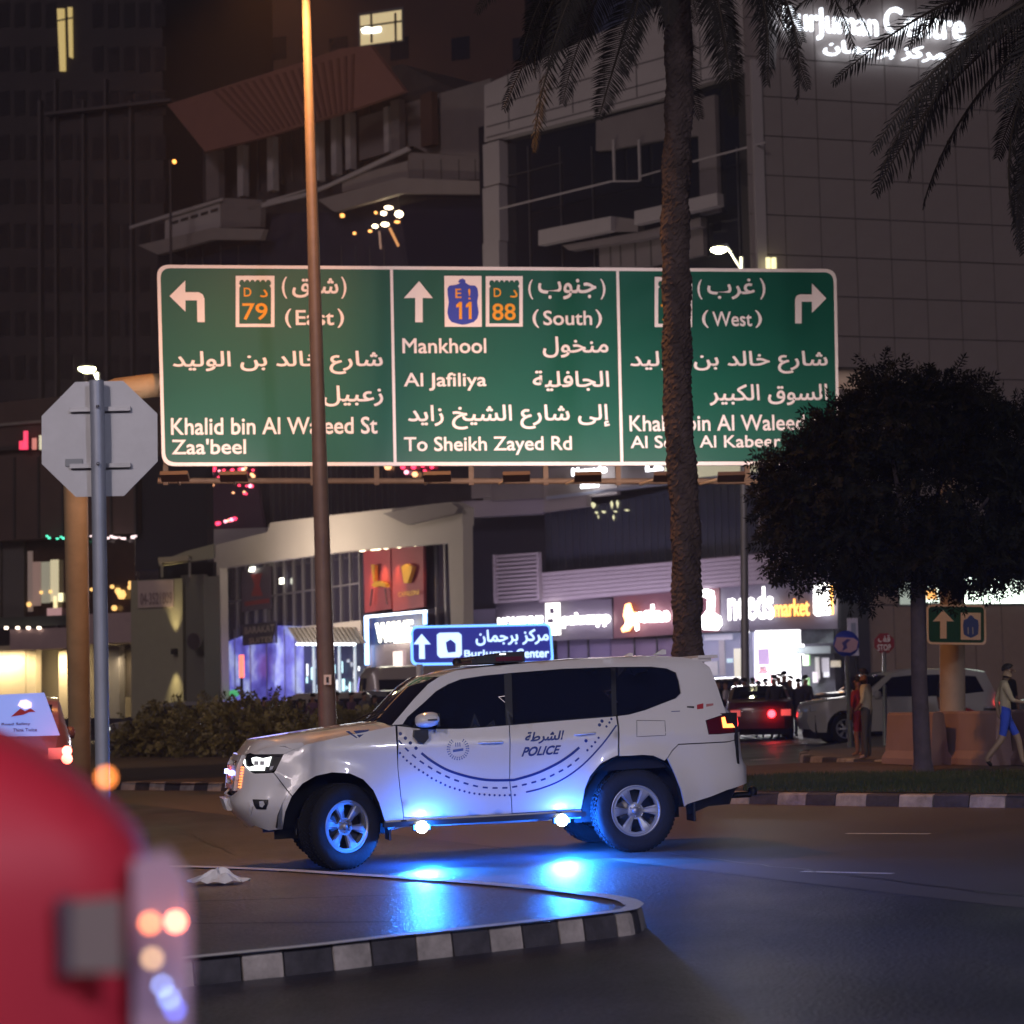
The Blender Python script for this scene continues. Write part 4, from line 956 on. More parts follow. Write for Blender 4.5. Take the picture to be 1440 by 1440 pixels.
# ================================================================== BUILDINGS
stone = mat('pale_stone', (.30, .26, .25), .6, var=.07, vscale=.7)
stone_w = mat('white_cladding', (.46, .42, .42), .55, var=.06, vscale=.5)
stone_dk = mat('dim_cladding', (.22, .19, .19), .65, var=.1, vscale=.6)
glass_dk = mat('dark_curtain_glass', (.010, .012, .022), .08, coat=.6, var=.0)
glass_bl = mat('blue_curtain_glass', (.016, .018, .045), .10, coat=.6)
frame_m = mat('window_frame_metal', (.16, .15, .16), .4, .5)
eave_m = mat('rust_eave', (.26, .12, .10), .7, var=.08, vscale=1)
wall_br = mat('brown_wall', (.10, .050, .040), .8, var=.15, vscale=.15)
wall_bk = mat('dusky_wall', (.055, .045, .050), .8, var=.2, vscale=.12)
joint_m = mat('joint_dark', (.05, .045, .045), .9)
def bld(name, pl, label):
    return empty(name, pl.at(pl.L/2, -.3, -2), label, 'building')
# --- right-hand stone block with square slabs
PR = Plane(1080, 104, 1440, 108); B = bld('stone_mall_building', PR, 'large dark stone building with square slabs and lit name high on its wall')
frect(PR, 1079, -400, 1900, 770, 'wall', joint_m, B, -.05, 14); frect(PR, 1181, 768, 1900, 1012, 'wall', joint_m, B, -.052, 13.9)
u0, _z = PR.uz(1093, 1000); uw = 54.5*105.5/3000; zw = 57*105/3000; ztop = PR.uz(1090, 137)[1]
mb = MB(); mb.box((uw/2, 0, zw/2), (uw-.05, .12, zw-.05)); sl_me = mb.build('stone_slab', stone, me_only=True)
XM = Matrix((PR.t, -PR.n, Vector((0, 0, 1)))).transposed().to_4x4()
for i in range(-0, 10):
    for j in range(-4, 16):
        z = ztop-j*zw
        if z < 8.0 and i > 2: continue
        if z < .2: continue
        if z < 8.3 and i < 2: continue
        o = bpy.data.objects.new('stone_slab', sl_me); COL.objects.link(o)
        adopt(o, B); o.matrix_basis = Matrix.Translation(PR.at(u0+(i-.35)*uw, z, random.uniform(.0, .012))) @ XM
for i in range(-1, 16):    # brown base wall
    x0 = 1187+i*38
    if i in (-1,): continue
    frect(PR, x0, 852, x0+36.5, 1008, 'base_slab', mat('brown_stone', (.36, .26, .20), .65, var=.08), B, .03, .1)
frect(PR, 1184, 792, 1264, 850, 'base_slab', mat('brown_stone', (.36, .26, .20), .65), B, .03, .1)
frect(PR, 1076, 85, 1090, 700, 'corner_pier', stone_w, B, .30, .5)
for x0, x1, y0, y1, s in ((1350, 1500, 812, 848, 4.5), (1299, 1323, 818, 848, 1.6), (1266, 1296, 818, 850, .35)):
    frect(PR, x0-3, y0-3, x1+3, y1+3, 'window_frame', frame_m, B, .06, .12); frect(PR, x0, y0, x1, y1, 'lit_window', glow('lit_window_%d' % int(s*10), (.85, 1, .85), s), B, .09, .06)
frect(PR, 1303, 828, 1318, 843, 'lit_screen', glow('orange_screen', (1, .45, .1), 1.5), B, .12, .03)
name_w = glow('name_letters', (.86, .92, 1), 2.6)
face_text(PR, 'BurJuman', (1104, 12, 1236, 56), name_w, B, off=.5, thick=.2, bold=.0, name='lit_letters')
face_text(PR, 'Centre', (1246, 13, 1358, 52), name_w, B, off=.5, thick=.2, bold=.0, name='lit_letters')
face_text(PR, arabic('مركز برجمان'), (1160, 61, 1330, 82), name_w, B, off=.5, thick=.2, bold=.0, name='lit_letters')
for x in (1082, 1090): frect(PR, x-3, 362, x+2, 380, 'up_light', glow('warm_uplight', (1, .9, .45), 1.6), B, .8, .15)
# --- glass centre block
PC = Plane(683, 119, 1078, 104.6); B = bld('glass_office_building', PC, 'dark glazed office block with pale stone frame and stepped balconies behind the palm')
frect(PC, 690, 120, 1076, 1005, 'curtain_wall', glass_dk, B, -.6, 8)
fpoly(PC, [(681, 120), (1077, -60), (1077, 92), (985, 118), (925, 140), (860, 155), (700, 195), (681, 200)], 'parapet_wall', stone_w, B, .0, 1.5)
for a, b in (((684, 178), (1074, 72)), ((684, 150), (1074, 40)), ((684, 193), (1074, 90))):
    fpoly(PC, [a, b, (b[0], b[1]+1.6), (a[0], a[1]+1.6)], 'cladding_joint', joint_m, B, .01, .02)
for i, x in enumerate(range(715, 1075, 45)): frect(PC, x, 100-(x-700)*.2, x+1.2, 185-(x-700)*.25, 'cladding_joint', joint_m, B, .012, .02)
for y in (200, 262, 340, 420, 500, 580, 640): frect(PC, 680, y, 703, y+(78 if y != 200 else 60), 'pier_block', stone_w, B, .06, .7)
fpoly(PC, [(703, 292), (858, 254), (858, 256.5), (703, 294.5)], 'balcony_rail', stone_w, B, .5, .06)
fpoly(PC, [(858, 254), (898, 253.5), (898, 255.5), (858, 256)], 'balcony_rail', stone_w, B, .5, .06)
fpoly(PC, [(900, 247), (928, 239), (928, 241), (900, 249)], 'balcony_rail', stone_w, B, .5, .06)
fpoly(PC, [(974, 226), (1076, 199), (1076, 201.5), (974, 228.5)], 'balcony_rail', stone_w, B, .5, .06)
fpoly(PC, [(757, 324), (859, 304), (859, 324), (757, 345)], 'balcony_slab', stone_w, B, .9, .5)
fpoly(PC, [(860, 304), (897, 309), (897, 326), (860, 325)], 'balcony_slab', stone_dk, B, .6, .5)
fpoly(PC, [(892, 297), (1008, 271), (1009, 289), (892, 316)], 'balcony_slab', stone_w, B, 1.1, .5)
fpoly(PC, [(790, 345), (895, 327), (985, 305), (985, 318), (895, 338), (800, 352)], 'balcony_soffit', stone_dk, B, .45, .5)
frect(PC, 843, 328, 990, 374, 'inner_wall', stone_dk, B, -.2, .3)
for x in (858, 872, 893, 915): frect(PC, x, 330, x+1.5, 374, 'wall_joint', joint_m, B, -.18, .04)
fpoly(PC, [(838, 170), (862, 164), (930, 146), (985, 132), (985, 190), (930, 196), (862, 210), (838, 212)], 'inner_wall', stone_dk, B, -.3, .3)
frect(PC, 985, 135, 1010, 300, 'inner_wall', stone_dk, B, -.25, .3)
for x in (862, 898): frect(PC, x, 196, x+2.5, 254, 'mullion', stone_w, B, -.1, .1)
fpoly(PC, [(703, 250), (790, 228), (790, 229), (703, 251)], 'mullion', frame_m, B, -.5, .05)
for x in (745, 790, 835, 1040): frect(PC, x, 205, x+1, 375, 'mullion', frame_m, B, -.5, .05)
# --- terraced tower with rust-coloured slatted eaves
PT = Plane(185, 152, 690, 126); B = bld('terraced_corner_building', PT, 'terraced corner building with rust slatted eaves and projecting balconies')
fpoly(PT, [(285, 160), (565, 90), (690, 150), (690, 860), (285, 860)], 'wall', wall_bk, B, -1.2, 8)
fpoly(PT, [(235, 147), (425, 87), (480, 68), (520, 64), (569, 128), (498, 153), (440, 172), (370, 193), (288, 213)], 'eaves', eave_m, B, 2.2, .35)
for k in range(19):
    t = k/18; a = (299+195*t, 128.5-52*t); b = (360+132*t, 190-36*t)
    a = (a[0], a[1]); fpoly(PT, [a, (a[0]+3.2, a[1]-1), (b[0]+3.0, b[1]-1), b], 'eave_slat', mat('eave_shadow_slat', (.17, .07, .055), .8), B, 2.32, .12)
for x0, y0, x1, y1, m_ in ((290, 213, 308, 280, stone_dk), (334, 204, 342, 276, stone_w), (376, 192, 384, 268, stone_w), (444, 168, 449, 254, stone_w), (466, 163, 473, 245, stone_w), (486, 158, 493, 238, stone_w), (540, 150, 547, 214, stone_w), (550, 140, 562, 215, stone_dk), (592, 130, 608, 205, wall_br)):
    frect(PT, x0, y0, x1, y1, 'column', m_, B, .3, .5)
fpoly(PT, [(505, 165), (690, 110), (690, 222), (600, 215), (580, 205), (505, 226)], 'back_wall', stone_dk, B, -.6, .3)
for x in (350, 362, 395, 410, 425, 455, 480, 500, 520): frect(PT, x, 190-(x-350)*.25, x+1, 272-(x-350)*.3, 'mullion', frame_m, B, -.9, .1)
fpoly(PT, [(182, 318), (235, 301), (312, 278), (312, 282), (235, 306), (182, 322)], 'balcony_rail', stone_w, B, 2.4, .12)
fpoly(PT, [(232, 305), (308, 281), (310, 319), (232, 341)], 'balcony_parapet', stone_w, B, 2.2, .4)
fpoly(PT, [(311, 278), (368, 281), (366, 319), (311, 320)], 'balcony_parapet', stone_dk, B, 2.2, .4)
fpoly(PT, [(194, 345), (300, 320), (371, 322), (366, 337), (298, 337), (222, 358)], 'balcony_eave', stone, B, 2.6, .4)
for k in range(5): fpoly(PT, [(240+k*14, 312-k*4.2), (250+k*14, 309-k*4.2), (250+k*14, 313-k*4.2), (240+k*14, 316-k*4.2)], 'bracket', joint_m, B, 2.25, .05)
fpoly(PT, [(350, 290), (428, 271), (462, 258), (572, 206), (576, 211), (462, 263), (428, 277), (350, 296)], 'balcony_rail', stone_w, B, 2.2, .14)
fpoly(PT, [(370, 283), (430, 266), (430, 268), (370, 286)], 'balcony_rail', stone_w, B, 1.2, .1)
fpoly(PT, [(481, 252), (573, 226), (574, 252), (481, 270)], 'balcony_parapet', stone, B, 2.0, .4)
fpoly(PT, [(574, 214), (690, 222), (690, 252), (574, 254)], 'balcony_parapet', stone_dk, B, 1.9, .4)
fpoly(PT, [(447, 281), (560, 250), (690, 255), (690, 273), (562, 272), (470, 298)], 'balcony_eave', stone, B, 2.4, .4)
for x in (595, 620, 645, 668): frect(PT, x, 224, x+1, 252, 'panel_joint', joint_m, B, 1.92, .04)
fpoly(PT, [(222, 358), (300, 337), (366, 337), (366, 400), (222, 400)], 'glazing', glass_bl, B, 1.2, .2)
fpoly(PT, [(366, 300), (470, 298), (562, 273), (576, 372), (576, 400), (366, 400)], 'glazing', mat('hazy_glass', (.05, .045, .075), .12, coat=.5, var=.3, vscale=.5), B, 1.2, .2)
fpoly(PT, [(560, 273), (690, 273), (690, 400), (578, 400)], 'glazing', glass_bl, B, 1.25, .2)
for x in (240, 262, 285, 310, 335, 480, 500, 520, 540): frect(PT, x, 345, x+1, 395, 'mullion', frame_m, B, 1.22, .05)
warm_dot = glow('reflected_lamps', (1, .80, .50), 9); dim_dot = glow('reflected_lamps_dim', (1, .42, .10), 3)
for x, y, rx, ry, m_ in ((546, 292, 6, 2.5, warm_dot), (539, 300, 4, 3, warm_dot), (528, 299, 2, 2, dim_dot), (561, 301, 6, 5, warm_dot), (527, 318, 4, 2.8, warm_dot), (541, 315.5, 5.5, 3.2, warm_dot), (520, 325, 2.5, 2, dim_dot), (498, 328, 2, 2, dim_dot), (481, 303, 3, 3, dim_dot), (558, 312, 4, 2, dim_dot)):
    fpoly(PT, [(x+rx*math.cos(R(45*k)), y+ry*math.sin(R(45*k))) for k in range(8)], 'interior_lamp', m_, B, 1.26, .04)  # glowing patches imitate lamp reflections in the glass
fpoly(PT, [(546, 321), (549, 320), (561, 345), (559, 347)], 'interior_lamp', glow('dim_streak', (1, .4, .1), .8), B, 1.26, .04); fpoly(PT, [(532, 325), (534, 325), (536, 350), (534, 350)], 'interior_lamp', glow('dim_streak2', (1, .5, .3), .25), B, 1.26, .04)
# lower glazed bay, its red reflections imitated by glowing dots
fpoly(PT, [(378, 655), (665, 655), (665, 712), (480, 728), (378, 738)], 'glazing', mat('bay_glass', (.06, .05, .06), .15, coat=.4, var=.3, vscale=.6), B, 2.2, .3)
for x in range(384, 560, 9): frect(PT, x, 655, x+1.2, 735-(x-384)*.1, 'mullion', frame_m, B, 2.24, .06)
fpoly(PT, [(280, 655), (358, 655), (372, 748), (292, 748)], 'screen_glass', mat('red_screen_glass', (.09, .05, .08), .15, coat=.6), B, 3.4, .2)
fpoly(PT, [(278, 745), (372, 742), (378, 758), (292, 768)], 'canopy_edge', stone_w, B, 4.2, .5)
rnd = random.Random(11)
for k in range(46):
    r_ = rnd.random(); x = 284+rnd.random()*72; y = 658+rnd.random()*14 if k < 26 else (693 if k % 2 else 685)+rnd.uniform(-3, 4) if k < 36 else 741-(x-290)*.25
    if k >= 36: x = 292+rnd.random()*42; y = 740-(x-292)*.28
    s = rnd.uniform(1.2, 2.8); m_ = [glow('red_dot', (1, .03, .10), 3.5), glow('pink_dot', (1, .35, .45), 4), glow('orange_dot', (1, .45, .2), 3)][0 if r_ < .6 else 1 if r_ < .85 else 2]
    fpoly(PT, [(x+s*math.cos(R(60*q)), y+s*math.sin(R(60*q))) for q in range(6)], 'festoon_bulb', m_, B, 3.46, .05)
for x, y, s, c_ in ((545, 656, 5, 2), (566, 657, 3, 0), (581, 657, 3.2, 0), (594, 655, 2.5, 0), (571, 664, 3, 1), (583, 667, 4, 2), (597, 662, 2, 0), (607, 657, 2.4, 0)):
    m_ = [_M['red_dot'], _M['pink_dot'], _M['orange_dot']][c_]; fpoly(PT, [(x+s*math.cos(R(60*q)), y+s*math.sin(R(60*q))) for q in range(6)], 'festoon_bulb', m_, B, 2.4, .05)
# --- dark towers at the back
PL = Plane(-80, 196, 235, 184); B = bld('dark_left_tower', PL, 'unlit dark tower at the far left with one tall lit stair window')
frect(PL, -80, -700, 236, 1000, 'wall', wall_bk, B, 0, 20)
for i, x in enumerate((55, 78, 118, 150, 186)): frect(PL, x, 140-30*(i % 2), x+(3 if i else 4), 900, 'pilaster', mat('pilaster_grey', (.10, .085, .09), .7), B, .5, .5)
for x in range(-70, 235, 22):
    for y in range(-120, 900, 62):
        if 74 < x < 110 and y < 110: continue
        frect(PL, x+2, y, x+17, y+34, 'window', mat('unlit_tower_glass', (.035, .030, .034), .3), B, .06, .1)
lit_y = glow('lit_window_yellow', (1, .72, .22), .55)
fpoly(PL, [(80, 12), (90, 12), (92, 100), (84, 100)], 'lit_window', lit_y, B, .2, .1); fpoly(PL, [(95, 10), (101, 10), (102, 82), (97, 80)], 'lit_window', lit_y, B, .2, .1)
frect(PL, 78, 26, 104, 28, 'window_bar', frame_m, B, .25, .05)
fpoly(PL, [(62, 158), (240, 138), (240, 142), (62, 162)], 'ledge', mat('pilaster_grey', (.10, .085, .09), .7), B, .9, .9)
PM = Plane(180, 205, 760, 190); B = bld('brown_apartment_tower', PM, 'tall brown tower glowing in sodium light with one lit window beside the lamp pole')
frect(PM, 190, -800, 760, 980, 'wall', wall_br, B, 0, 20)
for x in range(205, 750, 86):
    for y in range(-180, 560, 116):
        if 480 < x+12 < 590 and 0 < y+20 < 70: continue
        frect(PM, x, y, x+26, y+32, 'window', glass_dk, B, .05, .1)
frect(PM, 504, 14, 568, 63, 'window_frame', frame_m, B, .12, .12); frect(PM, 507, 18, 565, 60, 'lit_window', glow('lit_window_cream', (1, .78, .38), .62), B, .16, .05)
for x in (521, 555): frect(PM, x, 18, x+3, 60, 'window_bar', black_trim, B, .2, .05)
frect(PM, 507, 32.5, 565, 35, 'window_bar', black_trim, B, .2, .05)
fpoly(PM, [(508, 41), (514, 38), (524, 39.5), (535, 38), (535, 44), (524, 46), (510, 46)], 'ceiling_lamp', glow('window_lamp', (1, 1, .85), 8), B, .24, .04)
PX = Plane(235, 140, 300, 140); B = bld('red_beacon_mast', PX, 'slim mast with a small orange light left of the slatted eaves')
frect(PX, 244, 224, 247, 1000, 'mast', wall_bk, B, 0, .2); fpoly(PX, [(245+3*math.cos(R(60*k)), 227+3*math.sin(R(60*k))) for k in range(6)], 'beacon', glow('beacon_orange', (1, .35, .06), 4), B, .1, .1)
B['category'] = 'mast'
# --- low building at far left
PG = Plane(-40, 112, 300, 106); B = bld('arcade_building', PG, 'low arcade building at left with pink terrace fascia and warm lit columns')
wall_wm = mat('warm_plaster', (.42, .35, .26), .7, var=.06); wall_gr = mat('grey_plaster', (.24, .22, .21), .75, var=.08)
fascia = mat('pink_fascia', (.42, .30, .32), .65, var=.07)
frect(PG, -60, 560, 190, 757, 'upper_wall', mat('upper_brown', (.10, .065, .062), .8, var=.25, vscale=.3), B, 1.0, 3)
for x in range(-50, 190, 34): frect(PG, x, 640+rnd.uniform(-3, 3), x+3, 757, 'upper_pilaster', wall_bk, B, 1.1, .2)
frect(PG, -60, 628, 60, 634, 'upper_ledge', wall_bk, B, 1.4, .5); frect(PG, -60, 590, 190, 594, 'upper_ledge', wall_gr, B, 1.2, .3)
frect(PG, -60, 755, 190, 870, 'glazing', mat('warm_glass', (.055, .032, .025), .15, coat=.5, var=.4, vscale=.5), B, .0, .5)
frect(PG, 4, 762, 34, 868, 'shutter', mat('grey_shutter', (.11, .10, .10), .7), B, .2, .2); frect(PG, -60, 755, 0, 870, 'shutter', wall_gr, B, .2, .2)
for x0, y0, x1, y1, c_, s in ((71, 787, 82, 846, (1, .85, .5), .55), (58, 790, 70, 848, (.8, .75, .5), .25), (46, 790, 57, 852, (.8, .4, .3), .18), (39, 775, 46, 860, (.7, .4, .3), .12), (82, 834, 88, 846, (1, .9, .5), 1.6), (75, 838, 80, 855, (1, .8, .4), 1.2), (66, 855, 86, 866, (1, .5, .5), .35)):
    frect(PG, x0, y0, x1, y1, 'lit_display', glow('display_%d_%d' % (x0, y0), c_, s), B, .22, .05)
for x, y, s in ((57, 833, 2), (70, 832, 2), (40, 850, 3), (157, 825, 2.5), (170, 836, 6), (165, 831, 4), (183, 820, 3), (182, 826, 3), (128, 829, 2), (160, 855, 3.5)):
    fpoly(PG, [(x+s*math.cos(R(60*k)), y+s*1.2*math.sin(R(60*k))) for k in range(6)], 'lantern', glow('lantern_warm', (1, .55, .15), 3.2 if s > 2.5 else 1.6), B, .3, .1)
for k in range(34):
    x = 60+k*3.9+rnd.uniform(-1, 1); y = 756-.0*k+rnd.uniform(-2, 2); 
    if rnd.random() < .35: continue
    c_ = ('teal_bulb', (.1, 1, .6)) if x < 95 else ('white_bulb', (1, .75, .75)); s = rnd.uniform(.8, 1.8)*(1.6 if x > 178 else 1)
    frect(PG, x, y-s, x+s*1.6, y+s*.6, 'festoon_bulb', glow(c_[0], c_[1], 2.0), B, 1.5, .1)
for x, h, c_ in ((27, 12, (1, .02, .1)), (33, 26, (1, .03, .12)), (45, 16, (.9, .25, .2)), (55, 20, (1, .9, .6))):
    frect(PG, x, 632-h, x+5, 632, 'neon_mark', glow('neon_%d' % x, c_, 1.3 if x < 40 else .7), B, 1.6, .1)  # glowing marks imitate red and orange reflections
frect(PG, -60, 868, 95, 882, 'balustrade', mat('teal_dark', (.04, .05, .05), .5), B, .9, .1)
for x in (-20, 8, 24, 39, 54): fpoly(PG, [(x+2.4*math.cos(R(60*k)), 883+2.2*math.sin(R(60*k))) for k in range(6)], 'parapet_light', glow('parapet_light', (1, .8, .6), 5), B, 1.55, .1)
frect(PG, 14, 884, 96, 913, 'terrace_fascia', fascia, B, 1.4, 1.2); frect(PG, 94, 862, 228, 904, 'terrace_fascia', fascia, B, 1.3, 1.2)
frect(PG, -60, 905, 286, 1010, 'back_wall', mat('umber_wall', (.20, .165, .12), .75), B, -1.6, .5)
for x0, x1, m_ in ((-20, 36, wall_wm), (37, 50, wall_wm), (83, 96, wall_wm), (150, 168, wall_gr), (208, 211, wall_wm)): frect(PG, x0, 908, x1, 1010, 'column', m_, B, .2, .5)
frect(PG, 168, 905, 232, 980, 'doorway', mat('dim_doorway', (.10, .08, .06), .8), B, -.6, .3)
frect(PG, 185, 815, 258, 1010, 'side_wall', mat('olive_plaster', (.30, .28, .21), .75, var=.05), B, 1.5, 1.5); frect(PG, 256, 808, 288, 1010, 'side_wall', mat('side_dark', (.15, .145, .13), .75), B, 1.2, 1.5)
frect(PG, 194, 816, 244, 854, 'wall_banner', mat('banner_pink', (.50, .38, .38), .6), B, 1.6, .05)
face_text(PG, '04-3521809', (197, 833, 242, 850), mat('banner_print', (.22, .15, .17), .6), B, off=1.63, bold=.02)
frect(PG, 240, 912, 246, 920, 'wall_lamp', black_trim, B, 1.8, .25)
wl = PG.off(1.75).at(*PG.off(1.75).uz(243, 917))
for dz, a in ((.35, 1), (-.35, -1)): lamp_light('wall_washer', 'SPOT', wl+Vector((0, -.1, dz*.6)), 700, (1, .80, .38), size=.05, aim=wl+Vector((0, .15, a*6)), spot=R(42), blend=1)
fpoly(PG, [(223, 790), (262, 775), (300, 765), (300, 785), (224, 796)], 'canopy', mat('canopy_tan', (.34, .31, .24), .7), B, 2.2, .2); fpoly(PG, [(222, 784), (264, 781), (264, 788), (223, 792)], 'canopy_edge', wall_wm, B, 2.6, .3)
frect(PG, 223, 792, 300, 812, 'dark_recess', void_black, B, .8, .3)
for x in (226, 265): frect(PG, x, 788, x+2, 812, 'canopy_post', wall_gr, B, 2.3, .1)
frect(PG, 190, 640, 292, 800, 'shaft_wall', mat('night_blue_wall', (.018, .017, .030), .8), B, .4, .6)
for x, w in ((170, 2.5), (172, 2.)): pass
fpoly(PG, [(272+9*math.cos(R(30*k)), 902+12*math.sin(R(30*k))) for k in range(12)], 'satellite_dish', mat('dish_dark', (.05, .035, .045), .6), B, 2.0, .15)
for X in (0, 88): lamp_light('arcade_light', 'AREA', PG.at(*PG.uz(X+5, 925), .9), 260, (1, .80, .45), size=3, size_y=.6, aim=PG.at(*PG.uz(X+5, 1000), -.6))
lamp_light('arcade_light', 'AREA', PG.at(*PG.uz(195, 925), .6), 60, (1, .8, .5), size=2, size_y=.6, aim=PG.at(*PG.uz(200, 1000), -.6))
# --- white-framed podium
PP = Plane(292, 134, 640, 101); B = bld('white_framed_podium', PP, 'shopfront in a big cream frame with purple screen and red banner')
cream = mat('cream_frame', (.68, .62, .55), .6, var=.04, vscale=.3)
fpoly(PP, [(289, 770), (376, 748), (380, 735), (480, 723), (634, 706), (650, 714), (650, 738), (630, 763), (480, 776), (308, 799)], 'portal_lintel', cream, B, .6, .6)
fpoly(PP, [(289, 770), (309, 798), (312, 985), (299, 985)], 'portal_pier', cream, B, .61, .5)
fpoly(PP, [(630, 762), (651, 737), (652, 880), (634, 882)], 'portal_pier', cream, B, .61, .5)
fpoly(PP, [(538, 722), (610, 708), (636, 708), (644, 714), (640, 722), (572, 738)], 'cornice_soffit', mat('cornice_shadow', (.34, .30, .29), .7), B, 1.0, .3)
fpoly(PP, [(306, 796), (632, 760), (636, 1010), (308, 1010)], 'shop_glazing', mat('shop_glass', (.040, .036, .062), .12, coat=.5, var=.2, vscale=.3), B, -1.0, .4)
for k in range(24):
    x = 318+k*13.4; y0 = 797-(x-308)*.112; 
    if 510 < x < 600: continue
    frect(PP, x, y0, x+1.6, 905, 'mullion', mat('mullion_grey', (.26, .24, .26), .5, .3), B, -.9, .12)
frect(PP, 312, 834, 505, 836, 'transom', mat('mullion_grey', (.26, .24, .26), .5), B, -.88, .12); frect(PP, 420, 877, 508, 904, 'inner_band', cream, B, -.85, .1)
# purple LED screen
scr = mat('led_screen', (.05, .05, .08), .4); n = scr.node_tree.nodes; l = scr.node_tree.links; b = n['Principled BSDF']
tc = n.new('ShaderNodeTexCoord'); mp = n.new('ShaderNodeMapping'); mp.inputs['Scale'].default_value = (.35, .35, .6); no = n.new('ShaderNodeTexNoise'); no.inputs['Scale'].default_value = 1.1; no.inputs['Detail'].default_value = 5
rp = n.new('ShaderNodeValToRGB'); rp.color_ramp.elements[0].position = .36; rp.color_ramp.elements[0].color = (.07, .055, .40, 1); rp.color_ramp.elements[1].position = .66; rp.color_ramp.elements[1].color = (.55, .62, 1, 1)
e_ = rp.color_ramp.elements.new(.5); e_.color = (.17, .17, .75, 1)
l.new(tc.outputs['Object'], mp.inputs[0]); l.new(mp.outputs[0], no.inputs['Vector']); l.new(no.outputs['Fac'], rp.inputs[0]); l.new(rp.outputs[0], b.inputs['Emission Color']); b.inputs['Emission Strength'].default_value = .75
fpoly(PP, [(312, 905), (345, 893), (345, 880), (398, 880), (428, 882), (428, 985), (312, 985)], 'led_screen', scr, B, -.5, .1)
for x in (330, 352, 375, 400, 415): frect(PP, x, 885, x+.8, 985, 'screen_joint', _M['mullion_grey'], B, -.45, .03)
frect(PP, 340, 799, 381, 858, 'poster', mat('plum_poster', (.12, .09, .13), .6), B, -.8, .05); fpoly(PP, [(352, 808), (368, 806), (364, 822), (369, 838), (353, 838), (358, 822)], 'poster_figure', mat('poster_red', (.34, .04, .04), .6), B, -.73, .03); frect(PP, 344, 844, 378, 850, 'poster_print', mat('poster_red', (.3, .04, .04), .6), B, -.73, .03)
frect(PP, 341, 876, 388, 906, 'shop_sign', mat('shop_sign_dark', (.05, .045, .07), .6), B, -.3, .1); face_text(PP, 'BARAKAT', (344, 880, 386, 890), mat('sign_tan', (.4, .34, .3), .5), B, off=-.26, bold=.02); face_text(PP, 'SUITES', (350, 896, 383, 904), mat('sign_tan', (.4, .34, .3), .5), B, off=-.26, bold=.02)
frect(PP, 336.5, 921, 341.5, 953, 'neon_tube', glow('coral_neon', (1, .16, .10), 2.2), B, .3, .1); frect(PP, 338, 953, 340, 985, 'neon_post', black_trim, B, .3, .1)
fpoly(PP, [(328+7*math.cos(R(30*k)), 975+5*math.sin(R(30*k))) for k in range(12)], 'green_light', glow('green_glow', (.05, .5, .18), .8), B, .1, .1)
fpoly(PP, [(351, 798), (357, 797), (355, 804), (350, 804)], 'spot_lamp', glow('spot_white', (1, 1, .8), 5), B, -.6, .1); frect(PP, 393, 813, 397, 821, 'spot_lamp', glow('spot_white', (1, 1, .8), 5), B, -.6, .1)
# red banner with gilt fittings
red_b = mat('banner_red', (.26, .030, .045), .6, var=.05); gilt = mat('gilt', (.75, .48, .10), .3, .7)
for x0, x1 in ((511, 549), (550.5, 595)): fpoly(PP, [(x0, 774-(x0-510)*.10), (x1, 774-(x1-510)*.10), (x1+1, 858-(x1-510)*.05), (x0+2, 862-(x0-510)*.05)], 'banner_panel', red_b, B, -.4, .15)
for x in (508, 523, 530, 541, 559, 582, 611): 
    Q_ = PP.off(.3); P = Q_.at(*Q_.uz(x, 775-(x-508)*.1)); fpoly(PP, [(x+4.5*math.cos(R(45*k)), 773-(x-508)*.1+2.6*math.sin(R(45*k))) for k in range(8)], 'banner_lamp', glow('banner_lamp', (1, .85, .55), 7), B, .25, .1)
    if x < 600 and x not in (530,): lamp_light('banner_light', 'SPOT', P, 800, (1, .55, .20), size=.05, aim=P+Vector((0, 0, -5))-PP.n*.9, spot=R(70), blend=1)
fpoly(PP, [(564, 797), (571, 793), (580, 797), (577, 808), (573, 820), (568, 820), (566, 808)], 'gilt_cup', gilt, B, -.1, .2); fpoly(PP, [(522, 794), (527, 794), (526, 818), (524, 818)], 'gilt_stem', gilt, B, -.1, .2); fpoly(PP, [(522, 823), (527, 817), (535, 817), (542, 821), (543, 826), (534, 824), (526, 826)], 'gilt_crown', gilt, B, -.1, .2)
face_text(PP, 'CAPALONI', (560, 831, 589, 838), gilt, B, off=-.2, bold=.02)
for a in ((522, 828, 519, 852), (540, 828, 543, 850)): fpoly(PP, [(a[0], a[1]), (a[0]+1.5, a[1]), (a[2]+1.5, a[3]), (a[2], a[3])], 'hanging_strip', mat('strip_dark', (.08, .02, .04), .7), B, -.15, .05)
# white framed lit shop front
wl_ = glow('shop_frame_white', (.75, .85, 1), 5); frect(PP, 514, 863, 599, 985, 'kiosk_back', mat('kiosk_navy', (.02, .03, .10), .5), B, .5, .2)
fpoly(PP, [(513, 866), (598, 858), (598, 861), (513, 869)], 'light_frame', wl_, B, .9, .1); frect(PP, 513, 867, 517, 935, 'light_frame', glow('shop_frame_blue', (.3, .55, 1), 4), B, .9, .1); frect(PP, 595, 860, 598, 878, 'light_frame', _M['shop_frame_blue'], B, .9, .1)
face_text(PP, 'WAVE', (528, 874, 580, 902), glow('kiosk_letters', (1, .95, .72), 7), B, off=.9, bold=.04, thick=.05); frect(PP, 554, 895, 582, 903, 'light_bar', glow('kiosk_letters', (1, .95, .72), 7), B, .85, .05)
frect(PP, 516, 905, 590, 940, 'kiosk_shelf', mat('kiosk_mauve', (.30, .24, .28), .6), B, .55, .1); frect(PP, 553, 916, 565, 938, 'lit_panel', glow('kiosk_panel', (1, .8, .72), 1.6), B, .8, .05)
